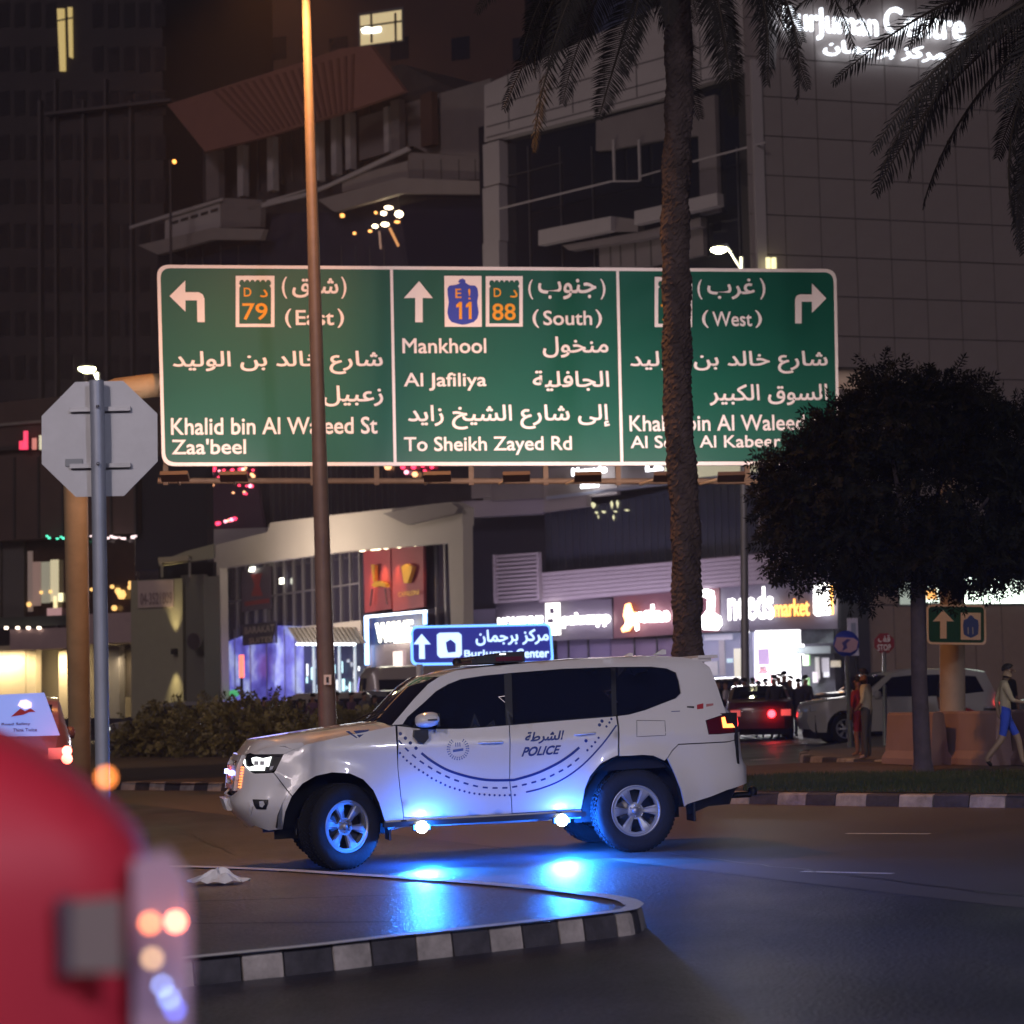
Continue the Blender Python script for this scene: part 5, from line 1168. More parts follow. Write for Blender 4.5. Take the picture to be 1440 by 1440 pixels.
# striped awning and the bright lobby under it
for k in range(16): 
    x = 404+k*6; fpoly(PP, [(x, 882), (x+4.2, 882), (x+15+4.4, 905), (x+15, 905)], 'awning_slat', mat('awning_tan', (.20, .18, .16), .7), B, 1.3, .12)
for k in range(13): fpoly(PP, [(418+k*6.5+2*math.cos(R(60*q)), 906+2*math.sin(R(60*q))) for q in range(6)], 'awning_bulb', glow('awning_bulb', (.85, .93, 1), 5), B, 1.5, .1)
frect(PP, 428, 903, 514, 985, 'lobby', mat('lobby_navy', (.012, .02, .06), .5), B, -.3, .1)
rnd = random.Random(5)
for k in range(26):
    x = 430+rnd.random()*82; y = 925+rnd.random()*40; w = rnd.uniform(1, 4); h = rnd.uniform(4, 18)
    frect(PP, x, y, x+w, y+h, 'lobby_glint', glow(['glint_cyan', 'glint_white', 'glint_dim'][k % 3], [(.5, .9, 1), (.9, .95, 1), (.2, .35, .6)][k % 3], [1.6, 1.8, .5][k % 3]), B, -.15, .03)
for x in (440, 476, 498): frect(PP, x, 908, x+2, 982, 'lobby_post', glow('post_lit', (.6, .8, 1), .6), B, .2, .08)
# --- shop row on the right
PS = Plane(648, 116, 1182, 101.5); B = bld('shop_row', PS, 'row of lit shops under a louvred band, with a bright market front')
mauve = mat('mauve_louvre', (.40, .34, .38), .55, var=.05); dusk = mat('dusk_cladding', (.12, .10, .14), .6, var=.1)
frect(PS, 648, 690, 1184, 1012, 'wall', mat('shop_wall_navy', (.030, .028, .055), .6), B, -1.2, 3)
fpoly(PS, [(648, 705), (768, 700), (768, 712), (762, 722), (648, 728)], 'ledge', mat('ledge_mauve', (.30, .26, .31), .6), B, .3, 1)
frect(PS, 650, 857, 700, 880, 'sill', mat('sill_mauve', (.34, .30, .42), .6), B, .5, 1)
fpoly(PS, [(690, 655), (940, 652), (1180, 640), (1180, 662), (935, 680), (770, 700), (690, 704)], 'upper_block', stone_dk, B, .5, 2)
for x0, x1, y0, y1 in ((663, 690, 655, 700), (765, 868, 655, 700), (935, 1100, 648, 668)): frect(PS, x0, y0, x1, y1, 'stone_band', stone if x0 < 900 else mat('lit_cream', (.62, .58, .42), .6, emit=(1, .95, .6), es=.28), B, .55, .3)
fpoly(PS, [(765, 702), (825, 693), (825, 712), (765, 720)], 'soffit_panel', stone, B, .9, .4)
fpoly(PS, [(768, 698), (935, 678), (1100, 660), (1100, 664), (935, 682), (768, 702)], 'steel_gutter', mat('gutter_blue', (.42, .45, .55), .35, .5), B, 1.2, .2)
fpoly(PS, [(766, 722), (825, 713), (935, 690), (1180, 655), (1180, 778), (935, 792), (768, 806)], 'glazing', mat('slate_glass', (.030, .034, .055), .15, coat=.4, var=.15, vscale=.3), B, .2, .3)
for k in range(40): x = 775+k*10; frect(PS, x, 722-(x-770)*.16, x+.8, 800-(x-770)*.07, 'fin', mat('slate_fin', (.045, .05, .07), .4), B, .24, .08)
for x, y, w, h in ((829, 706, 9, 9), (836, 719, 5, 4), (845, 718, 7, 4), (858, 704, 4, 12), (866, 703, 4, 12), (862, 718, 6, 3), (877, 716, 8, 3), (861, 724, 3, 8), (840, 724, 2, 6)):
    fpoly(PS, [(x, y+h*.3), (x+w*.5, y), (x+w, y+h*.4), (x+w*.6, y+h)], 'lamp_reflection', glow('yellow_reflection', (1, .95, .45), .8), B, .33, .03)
for t, bx_ in (('Mercado', (804, 656, 853, 667)), ('Studio', (816, 675, 842, 686)), ('LE', (908, 648, 932, 662))): face_text(PS, t, bx_, glow('sign_white_lit', (.95, .95, 1), 6), B, off=1.4, bold=.04, thick=.05)
for k in range(12): 
    y = 779+k*5.8; fpoly(PS, [(696, y+2), (757, y-2.5), (757, y+1.3), (696, y+5.8)], 'louvre_slat', mauve, B, 1.4, .12)
frect(PS, 694, 780, 697, 848, 'louvre_post', mauve, B, 1.5, .3); frect(PS, 755, 776, 758, 843, 'louvre_post', mauve, B, 1.5, .3); frect(PS, 697, 780, 756, 846, 'louvre_back', dusk, B, 1.2, .1)
for k in range(7):
    y = 806+k*5.9; fpoly(PS, [(758, y), (1182, y-36+k*.0), (1182, y-31), (758, y+5.0)], 'louvre_slat', mauve, B, 1.2, .10)
fpoly(PS, [(758, 805), (1182, 768), (1182, 812), (758, 848)], 'louvre_back', mat('louvre_gap', (.20, .15, .20), .7), B, 1.1, .2)
fpoly(PS, [(697, 848), (860, 842), (862, 898), (697, 904)], 'fascia', mat('plum_fascia', (.07, .055, .085), .6), B, .9, .3)
fpoly(PS, [(863, 836), (1012, 824), (1012, 888), (863, 898)], 'fascia', mat('maroon_fascia', (.11, .035, .05), .6), B, .95, .3)
fpoly(PS, [(1012, 822), (1178, 812), (1178, 884), (1012, 888)], 'fascia', mat('slate_fascia', (.10, .09, .13), .5), B, .9, .3)
wt = glow('sign_white_hot', (1, .97, .95), 7)
face_text(PS, 'HOMELINE', (700, 867, 763, 883), wt, B, off=1.3, bold=.05, thick=.05)
frect(PS, 768, 848, 787, 893, 'sign_board', glow('vertical_sign', (1, .98, .9), 3.5), B, 1.4, .1); frect(PS, 773, 855, 779, 863, 'sign_print', dusk, B, 1.45, .03); frect(PS, 770, 870, 778, 876, 'sign_print', dusk, B, 1.45, .03)
face_text(PS, 'palucapp', (791, 861, 858, 882), wt, B, off=1.3, bold=.05, thick=.05)
hot = glow('sign_fire', (1, .80, .62), 8); face_text(PS, arabic('مطعم'), (892, 850, 942, 886), wt, B, off=1.3, bold=.07, thick=.05)
fpoly(PS, [(873, 884), (880, 876), (876, 866), (879, 850), (885, 848), (889, 860), (896, 862), (892, 874), (884, 887), (875, 889)], 'flame_logo', glow('flame_orange', (1, .40, .10), 5), B, 1.3, .1); fpoly(PS, [(878, 880), (882, 870), (880, 858), (884, 854), (888, 864), (894, 868), (886, 880)], 'flame_core', wt, B, 1.35, .1)
fpoly(PS, [(986, 831), (992, 828), (1002, 831), (1004, 842), (1003, 862), (1012, 867), (1014, 878), (1008, 886), (988, 885), (986, 868), (994, 858), (995, 842), (987, 838)], 'figure_logo', wt, B, 1.3, .1)
face_text(PS, 'needs', (1024, 826, 1088, 872), glow('market_white', (1, .97, .95), 4), B, off=1.3, bold=.02, thick=.05); face_text(PS, 'market', (1089, 842, 1138, 867), glow('market_orange', (1, .40, .06), 3), B, off=1.3, bold=.015, thick=.05)
fpoly(PS, [(1146, 821), (1166, 819), (1168, 864), (1148, 866), (1144, 862), (1144, 824)], 'market_logo', wt, B, 1.3, .1); fpoly(PS, [(1150, 828), (1161, 827), (1163, 831), (1150, 832)], 'logo_mark', dusk, B, 1.36, .03); fpoly(PS, [(1150, 858), (1164, 857), (1164, 860), (1150, 861)], 'logo_mark', dusk, B, 1.36, .03); frect(PS, 1167, 820, 1171, 864, 'logo_edge', glow('logo_orange', (1, .45, .08), 4), B, 1.3, .1)
# interiors
bright = glow('market_interior', (1, .97, 1), 3.2)
fpoly(PS, [(1062, 884), (1128, 880), (1128, 1005), (1062, 1005)], 'market_interior', bright, B, -.2, .2)
for (x0, y0, x1, y1, c_, s) in ((1066, 912, 1082, 935, (.55, .35, .75), .9), (1068, 936, 1078, 948, (.9, .5, .7), .8), (1085, 905, 1120, 907, (.8, .75, 1), 1.0), (1070, 938, 1076, 944, (.3, .2, .3), .3), (1095, 930, 1100, 932, (.3, .3, .3), .3)):
    frect(PS, x0, y0, x1, y1, 'shelf_display', glow('disp_%d_%d' % (x0, y0), c_, s), B, -.1, .05)
mb = MB(); c = PS.at(*PS.uz(1076, 955), .1)
mb.tube([c+PS.t*(.42*math.cos(R(15*k)))+Vector((0, 0, .42*math.sin(R(15*k)))) for k in range(25)], .05, 6); mb.build('red_ring_sign', glow('ring_red', (1, .1, .15), 1.6), B)
frect(PS, 984, 890, 1062, 1005, 'shop_interior', mat('lilac_interior', (.2, .2, .3), .5, emit=(.30, .32, .50), es=.42), B, -.1, .2)
for (x0, y0, x1, y1, c_, s) in ((1033, 912, 1043, 955, (.85, .8, .6), .75), (1047, 912, 1053, 950, (.9, .85, .65), .7), (1045, 884, 1053, 890, (1, 1, .95), 3), (990, 892, 1030, 900, (.5, .5, .7), .5), (1022, 926, 1030, 932, (.4, .7, .8), .8), (990, 930, 1010, 950, (.25, .3, .4), .35), (1012, 900, 1020, 950, (.14, .14, .25), .25)):
    frect(PS, x0, y0, x1, y1, 'shop_display', glow('sd_%d_%d' % (x0, y0), c_, s), B, .15, .05)
frect(PS, 862, 898, 984, 1005, 'shop_interior', mat('plum_interior', (.16, .11, .19), .5, emit=(.2, .12, .26), es=.16), B, -.1, .2); frect(PS, 786, 890, 860, 1005, 'shop_interior', mat('violet_interior', (.14, .11, .22), .5, emit=(.18, .13, .30), es=.18), B, -.1, .2)
for x in (800, 828, 893, 925, 960): frect(PS, x, 896, x+1.5, 1000, 'shop_mullion', black_trim, B, .1, .08)
for x0, x1, y0, y1 in ((1126, 1172, 882, 905), ): frect(PS, x0, y0, x1, y1, 'sign_panel', mat('teal_panel', (.09, .12, .13), .4, var=.5, vscale=3), B, .6, .2)
frect(PS, 1119, 909, 1168, 919, 'kiosk_canopy', mat('teal_canopy', (.16, .20, .21), .5), B, 1.2, .8); frect(PS, 1128, 920, 1176, 1005, 'kiosk', mat('kiosk_dark', (.05, .05, .07), .5), B, .6, .5)
frect(PS, 1129, 921, 1138, 936, 'green_panel', glow('green_panel', (.22, .75, .12), .9), B, 1.2, .1); fpoly(PS, [(1129, 955), (1137, 953), (1138, 985), (1132, 986)], 'green_panel', glow('green_panel', (.22, .75, .12), .9), B, 1.2, .1)
for (x0, y0, x1, y1, c_, s) in ((1147, 924, 1153, 955, (.45, .35, .4), .35), (1156, 925, 1166, 945, (.6, .55, .7), .45), (1168, 929, 1182, 938, (.5, .35, .05), .35), (1143, 945, 1150, 960, (.8, .6, .8), .7), (1158, 945, 1166, 952, (.8, .8, .9), .8)):
    frect(PS, x0, y0, x1, y1, 'kiosk_display', glow('kd_%d_%d' % (x0, y0), c_, s), B, .75, .04)
for px, pw, c_ in ((1095, 900, (1, .95, 1)), (1020, 220, (.9, .9, 1)), (920, 260, (1, .7, .75)), (820, 140, (.9, .85, 1)), (730, 120, (.9, .9, 1))):
    P = PS.at(*PS.uz(px, 905), 2.6); lamp_light('shop_spill', 'AREA', P, pw, c_, size=4, size_y=1.5, aim=P+Vector((0, -6, -5)))  # added lights without fixtures stand in for light spilling from the shops
P = PP.at(*PP.uz(480, 800), 9); lamp_light('podium_wash', 'AREA', P+Vector((0, 0, -2)), 1250, (1, .82, .66), size=6, size_y=2, aim=PP.at(*PP.uz(470, 750), 0))  # added fill light, no fixture, brightens the cream frame
P = PP.at(*PP.uz(370, 930), 1.5); lamp_light('screen_spill', 'AREA', P, 160, (.35, .35, 1), size=5, size_y=3, aim=P+Vector((.5, -6, -1)))  # added light, no fixture, carries the screen's glow forward
P = PS.at(*PS.uz(900, 870), 4.5); lamp_light('fascia_wash', 'AREA', P, 330, (.85, .72, 1), size=14, size_y=1, aim=PS.at(*PS.uz(900, 800), 0))  # added fill light, no fixture, brightens louvres and fascia
# ================================================================== PLANTS
leaf_m = mat('tree_leaf', (.012, .014, .012), .95, var=.45, vscale=2.5, spec=.1)
bark = mat('tree_bark', (.075, .06, .075), .85, var=.3, vscale=6, bump=.5, bscale=25)
def leaf_quad(mb, p, d, L, w, up):
    s = d.cross(up); 
    if s.length < 1e-3: s = Vector((1, 0, 0))
    s = s.normalized()*w; mb.add([p, p+d*L*.45+s, p+d*L, p+d*L*.45-s], [(0, 1, 2, 3)])
def rdir(r):
    while True:
        v = Vector((r.uniform(-1, 1), r.uniform(-1, 1), r.uniform(-1, 1)))
        if .05 < v.length < 1: return v.normalized()
def spray(mb, p, d, r, n=6, L=.11, w=.017, step=.05):
    up = rdir(r); q = p.copy(); dd = d.copy()
    for i in range(n):
        q = q+dd*step; dd = (dd+Vector((0, 0, -.06))).normalized(); s = dd.cross(up)
        if s.length < .1: continue
        s.normalize()
        for sg in (-1, 1):
            v = (dd*.6+s*sg+rdir(r)*.25).normalized(); leaf_quad(mb, q, v, L*r.uniform(.7, 1.15), w, up)
    leaf_quad(mb, q, dd, L, w, up)
tb = G(1298, 1086, .15); TD = tb.y
tree = empty('shade_tree', tb, 'dense dark round-crowned tree standing on the turf strip at right', 'tree')
mb = MB(); tp0 = PD(1291, 830, TD); mb.tube([tb+Vector((0, 0, -.05)), tb.lerp(tp0, .06), tb.lerp(tp0, .5)+Vector((-.02, 0, 0)), tp0, PD(1290, 760, TD)], [.19, .135, .12, .115, .10], 14)
for (x, y, dd) in ((1200, 700, .6), (1250, 620, -.5), (1330, 640, .7), (1390, 700, -.6), (1290, 600, .2), (1160, 740, -.3), (1430, 720, .3)):
    a = PD(1290, 815, TD); b = PD(x, y, TD+dd); m_ = a.lerp(b, .45)+Vector((0, 0, -.12)); mb.tube([a, m_, b], [.07, .05, .02], 7)
mb.build('trunk', bark, tree)
r = random.Random(3); mb = MB(); S = TD/F
lobes = [(1265, 690, 95, 90, 1.2), (1180, 680, 80, 80, 1.0), (1130, 700, 55, 75, .8), (1330, 680, 90, 95, 1.2), (1410, 700, 85, 95, 1.1), (1250, 600, 75, 60, 1.0), (1330, 590, 75, 60, 1.0), (1190, 622, 52, 42, .7), (1400, 620, 70, 50, .9), (1245, 558, 38, 28, .6), (1315, 560, 40, 22, .6), (1460, 650, 80, 90, 1.1), (1470, 740, 80, 80, 1.0), (1128, 655, 36, 28, .5), (1200, 770, 75, 45, .9), (1290, 775, 80, 40, 1.0), (1380, 785, 80, 35, 1.0), (1120, 765, 38, 35, .5), (1100, 655, 28, 30, .4), (1168, 590, 20, 14, .3), (1098, 690, 22, 16, .3), (1108, 800, 24, 12, .3), (1210, 828, 30, 10, .4), (1345, 826, 34, 10, .4), (1270, 545, 22, 14, .3), (1385, 575, 28, 16, .4), (1240, 528, 16, 12, .3), (1335, 536, 16, 10, .3)]
tw = sum(a*b*c for _, _, a, b, c in lobes)
for (x, y, rx, ry, rd) in lobes:
    n = int(3300*(rx*ry*rd/tw)**.85*2.4) if rx > 30 else 45
    n = min(n, 420)
    for _ in range(n):
        v = rdir(r); rad = r.random()**.38; c = PD(x, y, TD)
        p = c+Vector((v.x*rx*S*rad, v.y*rd*rad, v.z*ry*S*rad)); d = (v+rdir(r)*.6+Vector((0, 0, -.25))).normalized(); spray(mb, p, d, r)
mb.build('crown', leaf_m, tree, fix=False)
# hedge of several bushes
hleaf = mat('hedge_leaf', (.13, .11, .040), .6, var=.6, vscale=5); hstem = mat('hedge_stem', (.10, .07, .04), .9)
hx = [(205, 40, 34), (250, 45, 46), (300, 52, 50), (355, 55, 52), (408, 50, 42), (450, 45, 34), (505, 50, 40), (560, 50, 38), (612, 45, 30)]
r = random.Random(9)
for i, (x, w_, h_) in enumerate(hx):
    D_ = 41-.004*(x-200); base = G(x, 1064, .14); D_ = base.y; s = D_/F; h_ *= .70
    lab = ['low olive bush at the left end of the hedge', 'olive bush next to the leftmost in the hedge', 'third hedge bush from the left, in front of the purple screen', 'tall hedge bush left of the lamp pole', 'hedge bush just left of the lamp pole base', 'hedge bush at the lamp pole base', 'hedge bush right of the lamp pole above the bonnet', 'hedge bush behind the windscreen of the police car', 'hedge bush hidden behind the police car windows'][i]
    e = empty('hedge_bush', base, lab, 'bush', 'bushes of the hedge behind the police car')
    mb = MB()
    for k in range(7): mb.tube([base+Vector((r.uniform(-.1, .1), r.uniform(-.1, .1), -.05)), base+Vector((r.uniform(-.5, .5), r.uniform(-.3, .3), r.uniform(.5, .9)))], [.02, .008], 5)
    mb.build('stem', hstem, e)
    mb = MB()
    for _ in range(360):
        v = rdir(r); rad = r.random()**.4; p = base+Vector((v.x*w_*s*1.15*rad, v.y*.55*rad, (h_*s)+v.z*h_*s*rad*(1+.35*math.sin(v.x*9+i)+.2*math.sin(v.x*23+v.y*7))))
        if p.z < base.z+.03: continue
        spray(mb, p, (v+rdir(r)*.7+Vector((0, 0, .3))).normalized(), r, n=4, L=.12, w=.036, step=.08)
    mb.build('foliage', hleaf, e, fix=False)
r = random.Random(21)
# date palms
frond_m = mat('palm_leaflet', (.020, .018, .016), .9, var=.3, vscale=1.5); rach_m = mat('palm_rachis', (.045, .035, .025), .8)
palm_bark = mat('palm_bark', (.075, .055, .052), .95, var=.45, vscale=3.5, bump=.8, bscale=14)
def frond_mesh(seed, L=3.9, droop=.9):
    r = random.Random(seed); mb = MB(); pts = []; p = Vector((0, 0, 0)); d = Vector((1, 0, .0)); n = 26; st = L/n
    for i in range(n+1):
        pts.append(p.copy()); d = (d+Vector((0, 0, -droop*1.9/n*(.4+i/n)))).normalized(); p = p+d*st
    mb.tube(pts, [.035*(1-i/(n+2))+.004 for i in range(n+1)], 5, cap=False); mb.cur = 1
    for k in range(92):
        t = .10+.90*k/91; i = min(n-1, int(t*n)); q = pts[i].lerp(pts[i+1], t*n-i); dd = (pts[i+1]-pts[i]).normalized(); side = Vector((0, 1, 0)); up = dd.cross(side)*-1
        ln = .50*math.sin(math.pi*min(1, .12+t*.86))**.6*r.uniform(.8, 1.1)
        for sg in (-1, 1):
            if r.random() < .05: continue
            v = (dd*.75+side*sg*1.0+up*r.uniform(-.1, .35)).normalized(); v2 = (v+Vector((0, 0, -.5))).normalized(); w = (dd*.016)
            a, b, c = q, q+v*ln*.55, q+v*ln*.55+v2*ln*.45
            mb.add([a-w*.5, a+w*.5, b+w, b-w], [(0, 1, 2, 3)]); mb.add([b-w, b+w, c], [(0, 1, 2)])
    return mb.build('frond', [rach_m, frond_m], me_only=True, fix=False)
fm = [frond_mesh(1, 3.9, .8), frond_mesh(2, 3.6, 1.15), frond_mesh(3, 4.2, .55)]
def palm(base, crown, label, n, seed, trunk=True, r0=.20, only=None):
    e = empty('date_palm', base, label, 'palm tree', 'date palms'); r = random.Random(seed)
    H = (crown-base).length; mb = MB(); ax = (crown-base)/H
    def tr(s, t):
        z = s*H; a = 2*math.pi*t; row = (z+.03*math.sin(5*a+z*3)+.02*math.sin(11*a))/.075; ph = (int(row)*.37) % 1; u = (t*9+ph+.13*math.sin(row*1.7)) % 1; w = row % 1
        scale = (1-abs(2*u-1)**2)*(1-w)**.8
        R_ = r0*(1+.30*math.exp(-z/.5))*(1.0-.10*s)+.026*scale*(.6+.8*random.Random(int(row)*31+int(t*9+ph)).random())+.016*math.sin(z*2.1+3*a)+.012*math.sin(z*7.3+a*2)
        return base+ax*z+Vector((math.cos(a), math.sin(a), 0))*R_+Vector((.05*math.sin(z*.7), 0, 0))
    mb.grid(tr, int(H/.075*3), 54, smooth=False); mb.build('trunk', palm_bark, e)
    # stubs of old fronds under the crown
    for k in range(26):
        a = k*2.399; z = -.1-.045*k; q = crown+Vector((0, 0, z)); d = Vector((math.cos(a), math.sin(a), .9)).normalized()
        mb = MB(); mb.prism([q+d*.10+Vector((-math.sin(a), math.cos(a), 0))*.06, q+d*.10-Vector((-math.sin(a), math.cos(a), 0))*.06, q+d*.42-Vector((-math.sin(a), math.cos(a), 0))*.025, q+d*.42+Vector((-math.sin(a), math.cos(a), 0))*.025], Vector((math.cos(a), math.sin(a), -1))*.03); mb.build('frond_stub', rach_m, e)
    for k in range(n):
        a = k*2.39996+seed; t = k/n; el = R(70)-R(112)*t**.8+r.uniform(-.1, .1)
        M = Matrix.Translation(crown+Vector((0, 0, .15-.35*t))) @ Matrix.Rotation(a, 4, 'Z') @ Matrix.Rotation(-el, 4, 'Y') @ Matrix.Rotation(r.uniform(-.5, .5), 4, 'X')
        sc = r.uniform(.85, 1.08); o = bpy.data.objects.new('frond', fm[k % 3]); COL.objects.link(o); adopt(o, e); o.matrix_basis = M @ Matrix.Scale(sc, 4)
    return e
pb_ = PD(966, 1112, 29.5); pb_.z = gz(pb_.x)
palm(pb_, PD(946, -175, 29.5), 'tall date palm whose rough trunk rises behind the police car roof', 60, 1, r0=.195)
pb2 = PD(1680, 1180, 22.5); pb2.z = gz(pb2.x); palm(pb2, PD(1600, -60, 22.5), 'date palm at the right edge, only its drooping fronds in view', 70, 2)
# ================================================================== CARS IN THE BACKGROUND
def fs_pt(W, belt, H, x, z, L, side=-1):
    ins = 0 if z < belt else (z-belt)/(H-belt)*.20*W*.55
    if z < .5: ins += (.5-z)*.15
    e = min(x, L-x); k = max(0, 1-e/.55); ins += .16*k*k*W
    return Vector((x, side*(W/2-ins), z))
KINDS = {
 'suv': dict(L=4.75, W=1.92, H=1.78, belt=1.08, r=.38, wx=(.88, 3.78), top=[(.06, .38), (0, .58), (.02, .86), (.12, 1.00), (.5, 1.07), (1.28, 1.14), (2.02, 1.67), (2.5, 1.77), (3.9, 1.76), (4.40, 1.68), (4.66, 1.14), (4.75, .88), (4.72, .42)], seg=(5, 6, 9, 10),
   win=[[(1.55, 1.14), (2.08, 1.60), (2.62, 1.64), (2.62, 1.12)], [(2.70, 1.12), (2.70, 1.64), (3.42, 1.64), (3.50, 1.12)], [(3.60, 1.14), (3.54, 1.63), (4.15, 1.58), (4.32, 1.20)]]),
 'sedan': dict(L=4.7, W=1.82, H=1.46, belt=.90, r=.33, wx=(.9, 3.72), top=[(.06, .30), (0, .5), (.04, .68), (.4, .80), (1.35, .93), (2.15, 1.38), (2.6, 1.46), (3.15, 1.44), (3.95, 1.06), (4.55, 1.03), (4.68, .88), (4.70, .5), (4.66, .32)], seg=(4, 5, 7, 8),
   win=[[(1.62, .96), (2.2, 1.33), (2.62, 1.37), (2.62, .95)], [(2.69, .95), (2.69, 1.37), (3.1, 1.36), (3.62, 1.06), (3.5, .97)]]),
 'van': dict(L=5.2, W=2.0, H=2.3, belt=1.2, r=.36, wx=(.95, 4.1), top=[(.06, .35), (0, .6), (.05, .95), (.5, 1.15), (.95, 1.3), (1.6, 2.12), (2.0, 2.28), (4.9, 2.28), (5.15, 2.15), (5.2, 1.2), (5.18, .4)], seg=(4, 5, 7, 9),
   win=[[(1.15, 1.30), (1.68, 2.0), (2.3, 2.02), (2.3, 1.25)], [(2.4, 1.25), (2.4, 2.02), (3.6, 2.02), (3.6, 1.25)], [(3.7, 1.25), (3.7, 2.02), (4.95, 2.02), (4.95, 1.25)]]),
 'bus': dict(L=8.5, W=2.4, H=2.9, belt=1.5, r=.45, wx=(1.6, 6.6), top=[(.06, .35), (0, .7), (.0, 1.3), (.15, 2.5), (.45, 2.86), (1.2, 2.9), (7.8, 2.9), (8.3, 2.8), (8.5, 2.4), (8.5, .4)], seg=(2, 3, 7, 8),
   win=[[(.5+i*1.5, 1.55), (.5+i*1.5, 2.35), (1.85+i*1.5, 2.35), (1.85+i*1.5, 1.55)] for i in range(5)])}
WH = {}
def wheel_me(r):
    if r not in WH:
        mb = MB(); I = Matrix(); mb.lathe([(r*.62, .02), (r*.66, .03), (r*.95, .02), (r, -.02), (r, -.18), (r*.9, -.2), (r*.5, -.2)], I, 26); a = mb.build('tyre', tyre_rubber, me_only=True)
        mb = MB(); mb.lathe([(.001, .005), (r*.14, .012), (r*.18, -.02), (r*.55, -.005), (r*.64, .02), (r*.64, -.1)], I, 26); mb.cur = 1
        for k in range(7): 
            M = Matrix.Rotation(k*2*math.pi/7, 4, 'Z'); mb.add([M @ Vector(p) for p in ((r*.22, -r*.06, .006), (r*.54, -r*.13, .012), (r*.54, r*.13, .012), (r*.22, r*.06, .006))], [(0, 1, 2, 3)])
        b = mb.build('rim', [alloy, void_black], me_only=True); WH[r] = (a, b)
    return WH[r]
def bcar(name, kind, at, ang, paint, label, group=None, tail=0, head=0, wheels=True, cat='car', scale=1.0, extra=None):
    """a parked or waiting car; at = ground point under its nose centre, ang = direction nose -> tail"""
    K = KINDS[kind]; L, W, H, belt, r_ = K['L'], K['W'], K['H'], K['belt'], K['r']
    M = Matrix.Translation((at.x, at.y, gz(at.x))) @ Matrix.Rotation(ang, 4, 'Z') @ Matrix.Scale(scale, 4)
    e = empty(name, (0, 0, 0), label, cat, group); e.matrix_world = M
    def put(nm, mb_or_me, m=None, par=None):
        me = mb_or_me if m is None else mb_or_me.build(nm, m, me_only=True); o = bpy.data.objects.new(nm, me); COL.objects.link(o); o.parent = par or e; return o
    top = K['top']; bot = [(L-.12, .30)]
    for wx in K['wx'][::-1]: bot += [(wx+(r_+.08)*math.cos(a), .30 if abs(math.sin(a)) < .01 else r_+(r_+.07)*math.sin(a)) for a in [math.pi*j/10 for j in range(11)]]
    outline = top+bot+[(.15, .30)]; ol = dense(outline, .22)
    vs, T = fill2d(ol, [w for w in K['win']], .22); mb = MB()
    for sd in (-1, 1): mb.add([fs_pt(W, belt, H, x, z, L, sd) for x, z in vs], T, True)
    tl = []
    for (a, b) in zip(top, top[1:]):
        k = 3
        tl += [(a[0]+(b[0]-a[0])*j/k, a[1]+(b[1]-a[1])*j/k) for j in range(k)]
    tl.append(top[-1])
    def sw(s, t):
        i = int(round(s*(len(tl)-1))); x, z = tl[i]; y = abs(fs_pt(W, belt, H, x, z, L).y); v = 2*t-1; dx = -.10*(1-v*v) if x < L/2 else .08*(1-v*v)
        return Vector((x+dx, y*v, z+(.03*(1-v*v) if z > .8 else 0)))
    mb.grid(sw, len(tl)-1, 10); put('body', mb, paint)
    for w in K['win']:
        w2 = dense(w, .25); vs2, T2 = fill2d(w2, [], .3); mb = MB(); me = None
        for sd in (-1, 1):
            mb = MB(); mb.add([fs_pt(W, belt, H, x, z, L, sd)-Vector((0, sd*.015, 0)) for x, z in vs2], T2, True); put('side_window', mb, tint_glass)
    a, b, c, d = K['seg']
    for nm, (p, q) in (('windscreen', (top[a], top[b])), ('rear_window', (top[c], top[d]))):
        if kind == 'bus' and nm == 'rear_window': continue
        def sc(s, t, p=p, q=q):
            s2 = .08+.84*s; x = p[0]+(q[0]-p[0])*s2; z = p[1]+(q[1]-p[1])*s2; y = abs(fs_pt(W, belt, H, x, z, L).y)*.90; v = 2*t-1; n_ = Vector((-(q[1]-p[1]), 0, q[0]-p[0])).normalized()
            if n_.z < 0: n_ = -n_
            if nm == 'rear_window': n_ = Vector((abs(n_.x), 0, abs(n_.z)))
            dx = -.10*(1-v*v) if x < L/2 else .08*(1-v*v)
            return Vector((x+dx, y*v, z+.03*(1-v*v)))+n_*.015
        mb = MB(); mb.grid(sc, 4, 8); put(nm, mb, tint_glass)
    tz = belt-.16
    for sd in (-1, 1):
        mb = MB(); mb.box((.14, sd*(W/2-.30), tz-.04), (.16, .34, .13)); put('headlight', mb, glow('head_%g' % head, (1, 1, .9), head) if head else lens_clear)
        mb = MB(); mb.box((L-.05, sd*(W/2-.24), tz+.0), (.14, .26, .17)); put('tail_light', mb, glow('tail_%g' % tail, (1, .05, .04), tail) if tail else dark_red)
        mb = MB(); mb.lathe([(.001, .08), (.06, .07), (.08, 0), (.06, -.07), (.001, -.08)], Matrix.Translation((K['win'][0][0][0]+.12, sd*(W/2+.06), belt+.10)) @ Matrix.Scale(1.3, 4), 10); put('door_mirror', mb, paint)
    mb = MB(); mb.box((-.0, 0, .62), (.06, W*.45, .2)); put('grille', mb, black_trim)
    mb = MB(); mb.box((L+.01, 0, .68), (.03, .5, .13)); put('number_plate', mb, mat('plate_white', (.75, .75, .75), .4))
    mb = MB(); mb.box((L/2, 0, .43), (L*.93, W*.84, .56)); put('underbody', mb, void_black)  # black box reaches low, also standing in for shade beneath the car
    mb = MB(); mb.box(((K['wx'][0]+K['wx'][1])/2+.25, 0, (belt+H)/2-.08), (L*.50, W*.60, (H-belt)*.8)); put('cabin', mb, void_black)
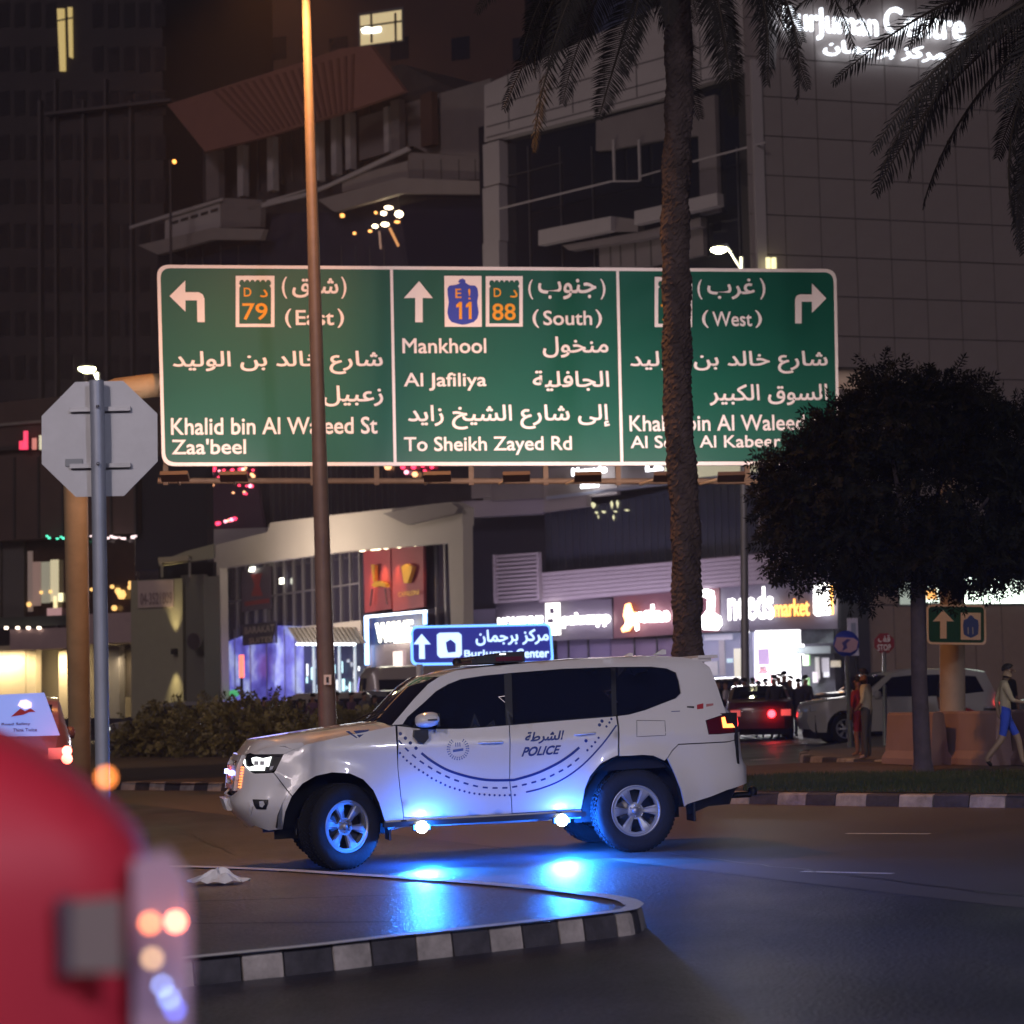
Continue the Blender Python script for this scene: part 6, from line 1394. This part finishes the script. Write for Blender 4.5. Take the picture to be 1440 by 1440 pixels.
    if wheels:
        ta, ra = wheel_me(r_)
        for wx in K['wx']:
            for sd in (-1, 1):
                w = bpy.data.objects.new('wheel', None); COL.objects.link(w); w.parent = e
                w.matrix_basis = Matrix.Translation((wx, sd*(W/2-.04), r_)) @ Matrix.Rotation(R(90)*(1 if sd < 0 else -1), 4, 'X')
                put('tyre', ta, None, w); put('rim', ra, None, w)
    return e
def mpaint(n, c, ro=.3): return mat(n, c, ro, coat=.7)
silver = mpaint('paint_silver', (.42, .41, .38)); pwhite = mpaint('paint_white', (.62, .60, .56)); pblack = mpaint('paint_black', (.012, .012, .018)); pmaroon = mpaint('paint_maroon', (.10, .012, .02)); pgreen = mpaint('paint_olive', (.20, .20, .14)); ptaxi = mpaint('paint_rose', (.26, .13, .17)); pgrey = mpaint('paint_grey', (.12, .12, .14))
g = G(1128, 1048); bcar('parked_suv', 'suv', Vector((g.x+.1, g.y+.6, 0)), R(3), pwhite, 'white SUV parked side-on behind the round tree trunk', head=0, tail=3.0, scale=1.0)
g = G(1140, 1020); bcar('parked_suv', 'suv', Vector((g.x+.1, g.y+.2, 0)), R(12), pblack, 'black SUV standing in front of the bright market')
g = G(1092, 1041); at = Vector((g.x, g.y+4.6, 0)); c_ = bcar('waiting_car', 'sedan', at, R(-95), pmaroon, 'dark red sedan seen from behind with one bright brake light', 'waiting cars seen from behind', tail=.5)
P = PD(1085, 1004, g.y-.15); mb = MB(); mb.lathe([(.001, .06), (.10, .03), (.11, 0)], Matrix.Translation(P) @ Matrix.Rotation(R(90), 4, 'X'), 14); mb.build('brake_light', glow('brake_red', (1, .02, .03), 14), c_); lamp_light('brake_glow', 'POINT', P+Vector((0, -.2, 0)), 9, (1, .03, .03), size=.08)
g = G(1064, 1012); bcar('waiting_car', 'suv', Vector((g.x-.6, g.y+4.7, 0)), R(-95), silver, 'silver car beyond the red sedan with small red tail lights', 'waiting cars seen from behind', tail=3.5)
g = G(1046, 1072); bcar('waiting_car', 'sedan', Vector((g.x-2.05, g.y+4.4, 0)), R(-78), pgreen, 'olive car half hidden by the rear bumper of the police car', 'waiting cars seen from behind', tail=.6)
g = G(1440, 1040); bcar('parked_car', 'sedan', Vector((g.x-.35, g.y+1.8, 0)), R(5), pblack, 'black car parked behind the man in blue shorts')
# left: taxi van with lit rear glass, close behind the red car
tD = 33.0; c0 = PD(-40, 1120, tD); taxi = bcar('taxi_van', 'suv', Vector((c0.x-.72, c0.y+5.1, 0)), R(-76), ptaxi, 'rose coloured taxi seen from behind with pale blue advert glass at the left edge', tail=.8, scale=1.05, cat='taxi')
TP = Plane(-70, tD+.12, 100, tD+.12)
flat(TP, [(-60, 980), (62, 974), (84, 1034), (-60, 1038)], 'rear_advert_glass', glow('advert_blue', (.20, .34, .95), .7, (.3, .35, .6)), taxi, .02, .03)
flat(TP, [(16, 1008), (30, 996), (36, 1000), (44, 996), (51, 1001), (42, 1001.5), (34, 1005)], 'advert_logo', mat('advert_red', (.45, .03, .05), .5), taxi, .05, .01); flat(TP, [(26, 992), (30, 985), (38, 984), (45, 988), (45, 995), (36, 997)], 'advert_logo', glow('advert_glow', (1, .7, .75), 1.4), taxi, .05, .01)
face_text(TP, 'Road Safety', (2, 1016, 43, 1021), mat('advert_ink', (.12, .06, .25), .5), taxi, off=.05, bold=.03); face_text(TP, 'Think Twice', (18, 1024, 52, 1029), mat('advert_ink', (.12, .06, .25), .5), taxi, off=.05, bold=.03)
for y, s in ((1056, 4.5), (1067, 5)):
    P = PD(94, y, tD-.05); mb = MB(); mb.lathe([(.001, .05), (s*tD/F*1.3, .02), (s*tD/F*1.6, 0)], Matrix.Translation(P) @ Matrix.Rotation(R(90), 4, 'X'), 12); mb.build('tail_lamp', glow('taxi_tail', (1, .12, .08), 12), taxi)
lamp_light('taxi_tail_glow', 'POINT', PD(96, 1060, tD-.4), 14, (1, .06, .05), size=.06)
# left, beyond the hedge
for x, y, D_, kd, m_, lab, hd_ in ((150, 1010, 75, 'suv', pgrey, 'dark car with lit windscreen edge left of the hedge', 1.5), (215, 1008, 78, 'sedan', pblack, 'black sedan roof showing over the left end of the hedge', 0), (360, 1006, 80, 'van', mpaint('paint_sand', (.25, .22, .20)), 'sand coloured van roof behind the hedge left of the lamp pole', 0), (455, 1006, 82, 'van', pgrey, 'grey van roof behind the hedge right of the lamp pole', 0)):
    p = PD(x, y, D_); bcar('queued_car', kd, Vector((p.x, p.y, 0)), R(4), m_, lab, 'cars queued behind the hedge', head=hd_, wheels=False, scale=.82 if kd == 'van' else 1)
p = PD(508, 1010, 92); bcar('minibus', 'bus', Vector((p.x, p.y, 0)), R(20), mpaint('paint_buswhite', (.42, .36, .36)), 'pale bus standing in front of the white framed shop', cat='bus', wheels=True)
# concrete barriers
barrier_m = mat('barrier_pink', (.24, .16, .15), .8, var=.12, vscale=2)
for i, (x0, x1) in enumerate(((1240, 1305), (1306, 1396), (1397, 1450), (1451, 1540))):
    b0, b1 = G(x0, 1074, .15), G(x1, 1077, .15); t_ = Vector((b1.x-b0.x, b1.y-b0.y, 0)); n_ = Vector((t_.y, -t_.x, 0)).normalized()
    if n_.y < 0: n_ = -n_
    b0.z = gz(b0.x)+.15; prof = [(-.0, 0), (0, .10), (.08, .22), (.13, .80), (.16, .84), (.30, .84), (.33, .8), (.38, .22), (.46, .10), (.46, 0)]
    mb = MB(); A = [b0+n_*a+Vector((0, 0, z)) for a, z in prof]; Bv = [q+t_*.985+Vector((0, 0, SLOPE*t_.x)) for q in A]; n = len(prof)
    mb.add(A+Bv, [(j, (j+1) % n, (j+1) % n+n, j+n) for j in range(n)]+[tuple(range(n)), tuple(range(2*n-1, n-1, -1))])
    tag(mb.build('concrete_barrier', barrier_m), ['pinkish concrete barrier left of the tree trunk', 'pinkish concrete barrier right of the tree trunk, under the pale column', 'concrete barrier behind the man in blue shorts', 'last concrete barrier at the right edge'][i], 'barrier', 'concrete barriers on the pavement')
# ================================================================== PEOPLE
skin = mat('skin_brown', (.22, .11, .07), .6); hair_m = mat('hair_black', (.008, .007, .007), .7)
def person(base, h, face, pose, mats, label, group=None, hat=None):
    """one continuous skinned body; mats = (shirt, trousers, skin, shoes)"""
    P = {'pel': (0, 0, .93), 'sp': (0, .0, 1.13), 'ch': (0, .0, 1.33), 'nk': (0, .0, 1.47), 'hb': (0, .015, 1.56), 'hd': (0, .02, 1.66),
         'ls': (-.17, 0, 1.40), 'le': (-.23, .0, 1.13), 'lw': (-.22, .06, .89), 'lh': (-.21, .08, .80), 'rs': (.17, 0, 1.40), 're': (.23, .0, 1.13), 'rw': (.22, .06, .89), 'rh': (.21, .08, .80),
         'lp': (-.09, 0, .88), 'lk': (-.10, .02, .50), 'la': (-.10, 0, .09), 'lt': (-.11, .15, .035), 'rp': (.09, 0, .88), 'rk': (.10, .02, .50), 'ra': (.10, 0, .09), 'rt': (.11, .15, .035)}
    P.update(pose); K = list(P); E = [('pel', 'sp', 0), ('sp', 'ch', 0), ('ch', 'nk', 2), ('nk', 'hb', 2), ('hb', 'hd', 2), ('ch', 'ls', 0), ('ls', 'le', 0), ('le', 'lw', 2), ('lw', 'lh', 2), ('ch', 'rs', 0), ('rs', 're', 0), ('re', 'rw', 2), ('rw', 'rh', 2),
        ('pel', 'lp', 1), ('lp', 'lk', 1), ('lk', 'la', mats[4] if len(mats) > 4 else 1), ('la', 'lt', 3), ('pel', 'rp', 1), ('rp', 'rk', 1), ('rk', 'ra', mats[4] if len(mats) > 4 else 1), ('ra', 'rt', 3)]
    Rd = dict(pel=(.15, .11), sp=(.135, .10), ch=(.16, .11), nk=(.058, .058), hb=(.07, .08), hd=(.082, .10), ls=(.068, .068), rs=(.068, .068), le=(.045, .045), re=(.045, .045), lw=(.030, .030), rw=(.030, .030), lh=(.026, .040), rh=(.026, .040), lp=(.095, .095), rp=(.095, .095), lk=(.062, .062), rk=(.062, .062), la=(.042, .042), ra=(.042, .042), lt=(.035, .03), rt=(.035, .03))
    me = bpy.data.meshes.new('person'); me.from_pydata([P[k] for k in K], [(K.index(a), K.index(b)) for a, b, _ in E], [])
    o = bpy.data.objects.new('person', me); COL.objects.link(o); md = o.modifiers.new('skin', 'SKIN'); md.use_smooth_shade = True
    for i, k in enumerate(K): me.skin_vertices[0].data[i].radius = Rd[k]; me.skin_vertices[0].data[i].use_root = (k == 'pel')
    sb = o.modifiers.new('sub', 'SUBSURF'); sb.levels = 1; sb.render_levels = 1
    bpy.context.view_layer.update(); m2 = bpy.data.meshes.new_from_object(o.evaluated_get(bpy.context.evaluated_depsgraph_get())); o.modifiers.clear(); o.data = m2; bpy.data.meshes.remove(me)
    m2.materials.clear(); [m2.materials.append(q) for q in mats[:4]]
    for p in m2.polygons:
        c = p.center; best = 9; bi = 0
        for a, b, k in E:
            A, B_ = Vector(P[a]), Vector(P[b]); d = B_-A; t = max(0, min(1, (c-A).dot(d)/d.length_squared)); ds = (A+d*t-c).length-sum(Rd[a])/4-sum(Rd[b])/4
            if ds < best: best = ds; bi = k
        if bi == 2 and c.z < P['nk'][2]-.02 and abs(c.x) < .14: bi = 0
        if bi == 0 and c.z < P['pel'][2]-.02 and abs(c.x-P['pel'][0]) < .16: bi = 1
        if len(mats) > 4 and bi == 1 and c.z < max(P['lk'][2], P['rk'][2])+.04: bi = mats[4]
        p.material_index = bi; p.use_smooth = True
    s = h/1.76; o.matrix_world = Matrix.Translation(base) @ Matrix.Rotation(face, 4, 'Z') @ Matrix.Scale(s, 4)
    tag(o, label, 'person', group)
    hd_ = Vector(P['hd']); mb = MB()
    hq = lambda u, v: u*(1.45-.50*math.sin(v*6.2832)); mb.grid(lambda u, v: hd_+Vector((.096*math.sin(hq(u, v))*math.cos(v*6.2832), .110*math.sin(hq(u, v))*math.sin(v*6.2832)-.008, .022+.100*math.cos(hq(u, v)))), 7, 16)
    hm = bpy.data.objects.new('hair', mb.build('hair', hat or hair_m, me_only=True)); COL.objects.link(hm); hm.parent = o
    for nm, q, s_ in (('nose', (0, .11, -.02), (.010, .018, .016)), ('ear', (-.086, .01, -.01), (.010, .02, .028)), ('ear', (.086, .01, -.01), (.010, .02, .028))):
        mb = MB(); mb.lathe([(.001, 1), (.7, .7), (1, 0), (.7, -.7), (.001, -1)], Matrix.Translation(hd_+Vector(q)) @ Matrix.Diagonal((*s_, 1)), 8); n_ = bpy.data.objects.new(nm, mb.build(nm, mats[2], me_only=True)); COL.objects.link(n_); n_.parent = o
    return o
cl = lambda n, c: mat('cloth_'+n, c, .85, var=.08, vscale=6)
walk = {'lk': (-.10, .20, .52), 'la': (-.10, .26, .11), 'lt': (-.10, .41, .06), 'rk': (.10, -.08, .50), 'ra': (.10, -.36, .16), 'rt': (.10, -.26, .05), 'le': (-.22, -.12, 1.15), 'lw': (-.20, -.10, .92), 'lh': (-.2, -.07, .83), 're': (.22, .10, 1.14), 'rw': (.20, .30, 1.10), 'rh': (.19, .38, 1.12)}
g = G(1221, 1068, .15); person(g, 1.58, R(62), {'hd': (0, .05, 1.66), 'hb': (0, .03, 1.55), 're': (.21, -.02, 1.13), 'rw': (.18, .14, .98), 'rh': (.10, .20, .97), 'lw': (-.15, .16, .97), 'lh': (-.08, .2, .96)}, (cl('cream', (.50, .46, .36)), cl('charcoal', (.055, .06, .07)), skin, cl('sandal', (.3, .2, .17))), 'standing man in pale shirt and dark trousers beside the round sign')
g = G(1208, 1065, .15); person(g+Vector((.10, .4, 0)), 1.46, R(40), {}, (cl('crimson', (.28, .02, .03)), cl('crimson', (.28, .02, .03)), skin, cl('tan', (.3, .18, .12)), 2), 'person in red clothes half hidden behind the man in the pale shirt')
g = G(1417, 1081, .15); pw = person(g, 1.56, R(-98), {**walk, 'hd': (0, .08, 1.64), 'hb': (0, .05, 1.55)}, (cl('khaki', (.40, .36, .25)), cl('royal_blue', (.03, .08, .55)), mat('skin_lit', (.30, .22, .15), .6), black_trim, 2), 'man walking to the right edge in pale shirt and blue shorts')
mb = MB(); mb.prism([(-.20, -.02, .62), (-.20, .06, .62), (-.19, .02, .84)], (-.008, 0, 0)); mb.prism([(-.20, .12, .60), (-.20, .20, .60), (-.18, .08, .86)], (-.008, 0, 0)); 
o = bpy.data.objects.new('shorts_stripe', mb.build('shorts_stripe', cl('stripe', (.7, .7, .75)), me_only=True)); COL.objects.link(o); o.parent = pw
g = G(1422, 1052, .0); person(g, 1.72, R(-140), {}, (cl('black', (.02, .02, .025)), cl('black', (.02, .02, .025)), skin, black_trim), 'dark-clothed man standing behind the walker in blue shorts')
g = G(1370, 1050, .0); person(g+Vector((0, 2.6, 0)), 1.7, R(180), {}, (cl('black', (.02, .02, .025)), cl('black', (.02, .02, .025)), skin, black_trim), 'dark figure whose head shows over the roof of the white SUV')
shop_p = [(1090, 1010, 58, 1.75, 'silhouetted man nearest the market door, wider than the rest'), (1104, 1005, 62, 1.85, 'tallest silhouette in the market doorway'), (1113, 1005, 60, 1.7, 'silhouette in the doorway between the tallest one and the green panel'), (1124, 1006, 60, 1.62, 'small silhouette just left of the green panel'), (1068, 1010, 60, 1.6, 'silhouette at the left edge of the bright market'), (1048, 1008, 64, 1.7, 'person in dark clothes by the shop window left of the market'), (1036, 1008, 62, 1.72, 'person in dark clothes second from the police car tail'), (1022, 1008, 62, 1.66, 'person in pale shirt nearest the police car tail')]
shop_p += [(1060, 1006, 66, 1.7, 'silhouette between the shop window and the bright doorway'), (1078, 1008, 63, 1.66, 'silhouette just left of the wide man in the doorway'), (1097, 1006, 68, 1.8, 'tall silhouette deepest inside the market light'), (1134, 1006, 61, 1.7, 'silhouette standing against the green panel'), (1012, 1006, 66, 1.7, 'dark figure right behind the roof end of the police car')]
dk = cl('dusky', (.035, .03, .045))
for i, (x, y, D_, h, lab) in enumerate(shop_p):
    b = PD(x, y, D_); b.z = gz(b.x); person(b, h, R([20, -160, 90, 180, 0, 130, -60, 70, 10, 200, 90, -40, 60][i]), walk if i in (1, 6) else {}, (cl('pale', (.45, .42, .48)) if i == 7 else dk, dk, skin, black_trim), lab, 'people in front of the shops')
crowd = None; r = random.Random(2)
for i in range(16):
    x = 318+i*17.5+r.uniform(-4, 4); D_ = 73+r.uniform(-2, 4); b = PD(x, 1000, D_); b.z = gz(b.x)
    if i < 3: o = person(b, 1.68, R(180), walk if i == 1 else {}, ([dk, cl('plum', (.10, .05, .10)), cl('slate', (.08, .08, .11))][i], dk, skin, black_trim), 'dark head in the crowd waiting behind the hedge', 'crowd behind the hedge'); crowd = (crowd or [])+[o]
    else:
        o = copy_tree(crowd[i % 3]); o.matrix_world = Matrix.Translation(b) @ Matrix.Rotation(R(180+r.uniform(-70, 70)), 4, 'Z') @ Matrix.Scale(r.uniform(.93, 1.04), 4)
        o['label'] = 'dark head in the crowd waiting behind the hedge'
# ================================================================== RED CAR CLOSE TO THE CAMERA
red_p = mat('red_car_paint', (.40, .012, .030), .6)
rc = empty('red_hatchback', Vector((-.9, 3.2, gz(-.9))), 'strongly blurred red hatchback corner close to the camera at lower left', 'car')
def rr_prof(z):   # how far the outline reaches right at each height (metres at 2.3 m)
    return _lin([(.3, -.43), (.8, -.41), (1.25, -.397), (1.36, -.398), (1.40, -.402), (1.45, -.414), (1.49, -.437), (1.528, -.475), (1.551, -.513), (1.563, -.557), (1.575, -.65), (1.585, -.8)], z)
A2 = Vector((-1.0, 3.7, 0)).normalized(); B2 = Vector((-1.5, -.45, 0)).normalized()
zs = [.32, .5, .7, .9, 1.05, 1.2, 1.3, 1.36, 1.40, 1.44, 1.47, 1.50, 1.52, 1.54, 1.555, 1.565, 1.575, 1.585]
def red_pt(s, t):
    z = zs[int(round(s*(len(zs)-1)))]; c = Vector((rr_prof(z)+.055-.045*_sm((z-1.42)/.12), 2.30, 0)); k = (t-.5)*2
    if k < 0: p = c+B2*(-k)*1.75+Vector((0, .03*math.sin(k*3), 0))
    else: p = c+A2*k*3.9
    cx = abs(k); p += (A2+B2)*.05*max(0, 1-cx*8); p.z = z; return p
mb = MB(); mb.grid(red_pt, len(zs)-1, 40); tp_ = [red_pt(1, j/40) for j in range(41)]; mb.add(tp_+[Vector((-2.2, 5.2, 1.595))], [(j, j+1, 41) for j in range(40)]); mb.build('body', red_p, rc)
mb = MB(); mb.box((-1.35, 3.9, .62), (1.5, 2.6, .7), Matrix.Rotation(R(15), 3, 'Z')); mb.build('underbody', void_black, rc)
w_ = bpy.data.objects.new('wheel', None); COL.objects.link(w_)
adopt(w_, rc); w_.matrix_basis = Matrix.Translation((-.66, 3.15, .30+gz(-.66))) @ Matrix.Rotation(R(15), 4, 'Z') @ Matrix.Rotation(R(90), 4, 'Y')
for nm, me in zip(('tyre', 'rim'), wheel_me(.33)): o = bpy.data.objects.new(nm, me); COL.objects.link(o); o.parent = w_
RP = Plane(0, 2.262, 280, 2.262)
fpoly(RP, [(98, 1268), (170, 1262), (172, 1368), (98, 1368)], 'dark_panel', mat('smoked_panel', (.16, .13, .13), .4), rc, .004, .01); fpoly(RP, [(80, 1264), (98, 1262), (98, 1372), (84, 1372)], 'panel_frame', mat('panel_frame_grey', (.05, .035, .06), .5), rc, .006, .01)
RP2 = Plane(180, 2.30, 280, 2.31)
fpoly(RP2, [(186, 1210), (236, 1196), (264, 1240), (268, 1330), (262, 1600), (190, 1600)], 'rear_lamp', mat('pink_silver_lens', (.36, .25, .33), .35, coat=.5), rc, .0, .04)
def bok(px, py, D_, rad, col, s, nm='lamp_bulb'):
    P = PD(px, py, D_); mb = MB(); mb.lathe([(.001, rad*.6), (rad*.7, rad*.4), (rad, 0), (.001, -rad*.3)], Matrix.Translation(P) @ Matrix.Rotation(R(90), 4, 'X'), 12); mb.build(nm, glow('bulb_%d_%d' % (px, py), col, s), rc)
bok(247, 1296, 2.255, .0045, (1, .20, .11), 34); bok(211, 1298, 2.255, .005, (1, .21, .06), 13); bok(214, 1348, 2.255, .005, (.7, .42, .2), 6)
bok(149, 1093, 2.28, .005, (1, .25, .03), 10); bok(238, 1404, 2.255, .004, (.25, .38, 1), 9, 'blue_glint'); bok(246, 1420, 2.25, .004, (.10, .16, 1), 8, 'blue_glint'); bok(228, 1386, 2.255, .003, (.3, .42, 1), 12, 'blue_glint')  # orange point imitates light off the roof edge, blue ones reflected highlights
# ================================================================== STREET LIGHT ON THE JUNCTION
# unseen lamps added behind and beside the camera stand in for street lighting
def mast(x, y, z, power, col, aim, size, label, spot=None):
    b = Vector((x, y, gz(x))); e = empty('mast_lamp', b, label, 'street lamp'); mb = MB(); mb.tube([b, Vector((x, y, z))], [.2, .12], 12); mb.build('post', galv, e)
    mb = MB(); mb.box((x, y, z+.15), (1.6, .8, .18)); mb.build('lamp_head', galv, e); mb = MB(); mb.box((x, y, z+.045), (1.4, .7, .02)); mb.build('lamp_lens', glow('mast_lens', (1, .85, .75), 10), e)
    lamp_light('mast_light', 'SPOT' if spot else 'POINT', (x, y, z-.3), power, col, size=size, aim=aim, spot=spot, blend=.5)
mast(-9, -7, 12, 8200, (1, .86, .84), (0, 19, 0), .35, 'street lamp behind the photographer, out of view to the left', R(100))
mast(8, -7, 11, 7600, (.76, .76, 1), (2, 16, 0), .5, 'street lamp behind the photographer, out of view to the right', R(125))
mast(12.5, 28, 6.2, 750, (1, .84, .68), (6.5, 37, .5), .2, 'low street lamp just outside the right edge that lights the pavement', R(80))
mast(-17, 50, 9, 2300, (1, .66, .38), (-6, 63, 0), .3, 'street lamp just outside the left edge that lights the hedge', R(80))
HAZE = 1
if HAZE:
    hz = mat('haze_air', (.5, .5, .5)); n = hz.node_tree.nodes; l = hz.node_tree.links; n.remove(n['Principled BSDF']); v = n.new('ShaderNodeVolumePrincipled'); v.inputs['Color'].default_value = (.90, .80, .95, 1); v.inputs['Density'].default_value = .0007; v.inputs['Anisotropy'].default_value = .35  # volume added to lift the blacks and spread glow round lamps
    l.new(v.outputs[0], n['Material Output'].inputs['Volume'])
    mb = MB(); mb.box((0, 90, 50), (420, 300, 116)); hb = mb.build('haze', hz); tag(hb, 'thin warm night haze over the junction', kind='stuff')
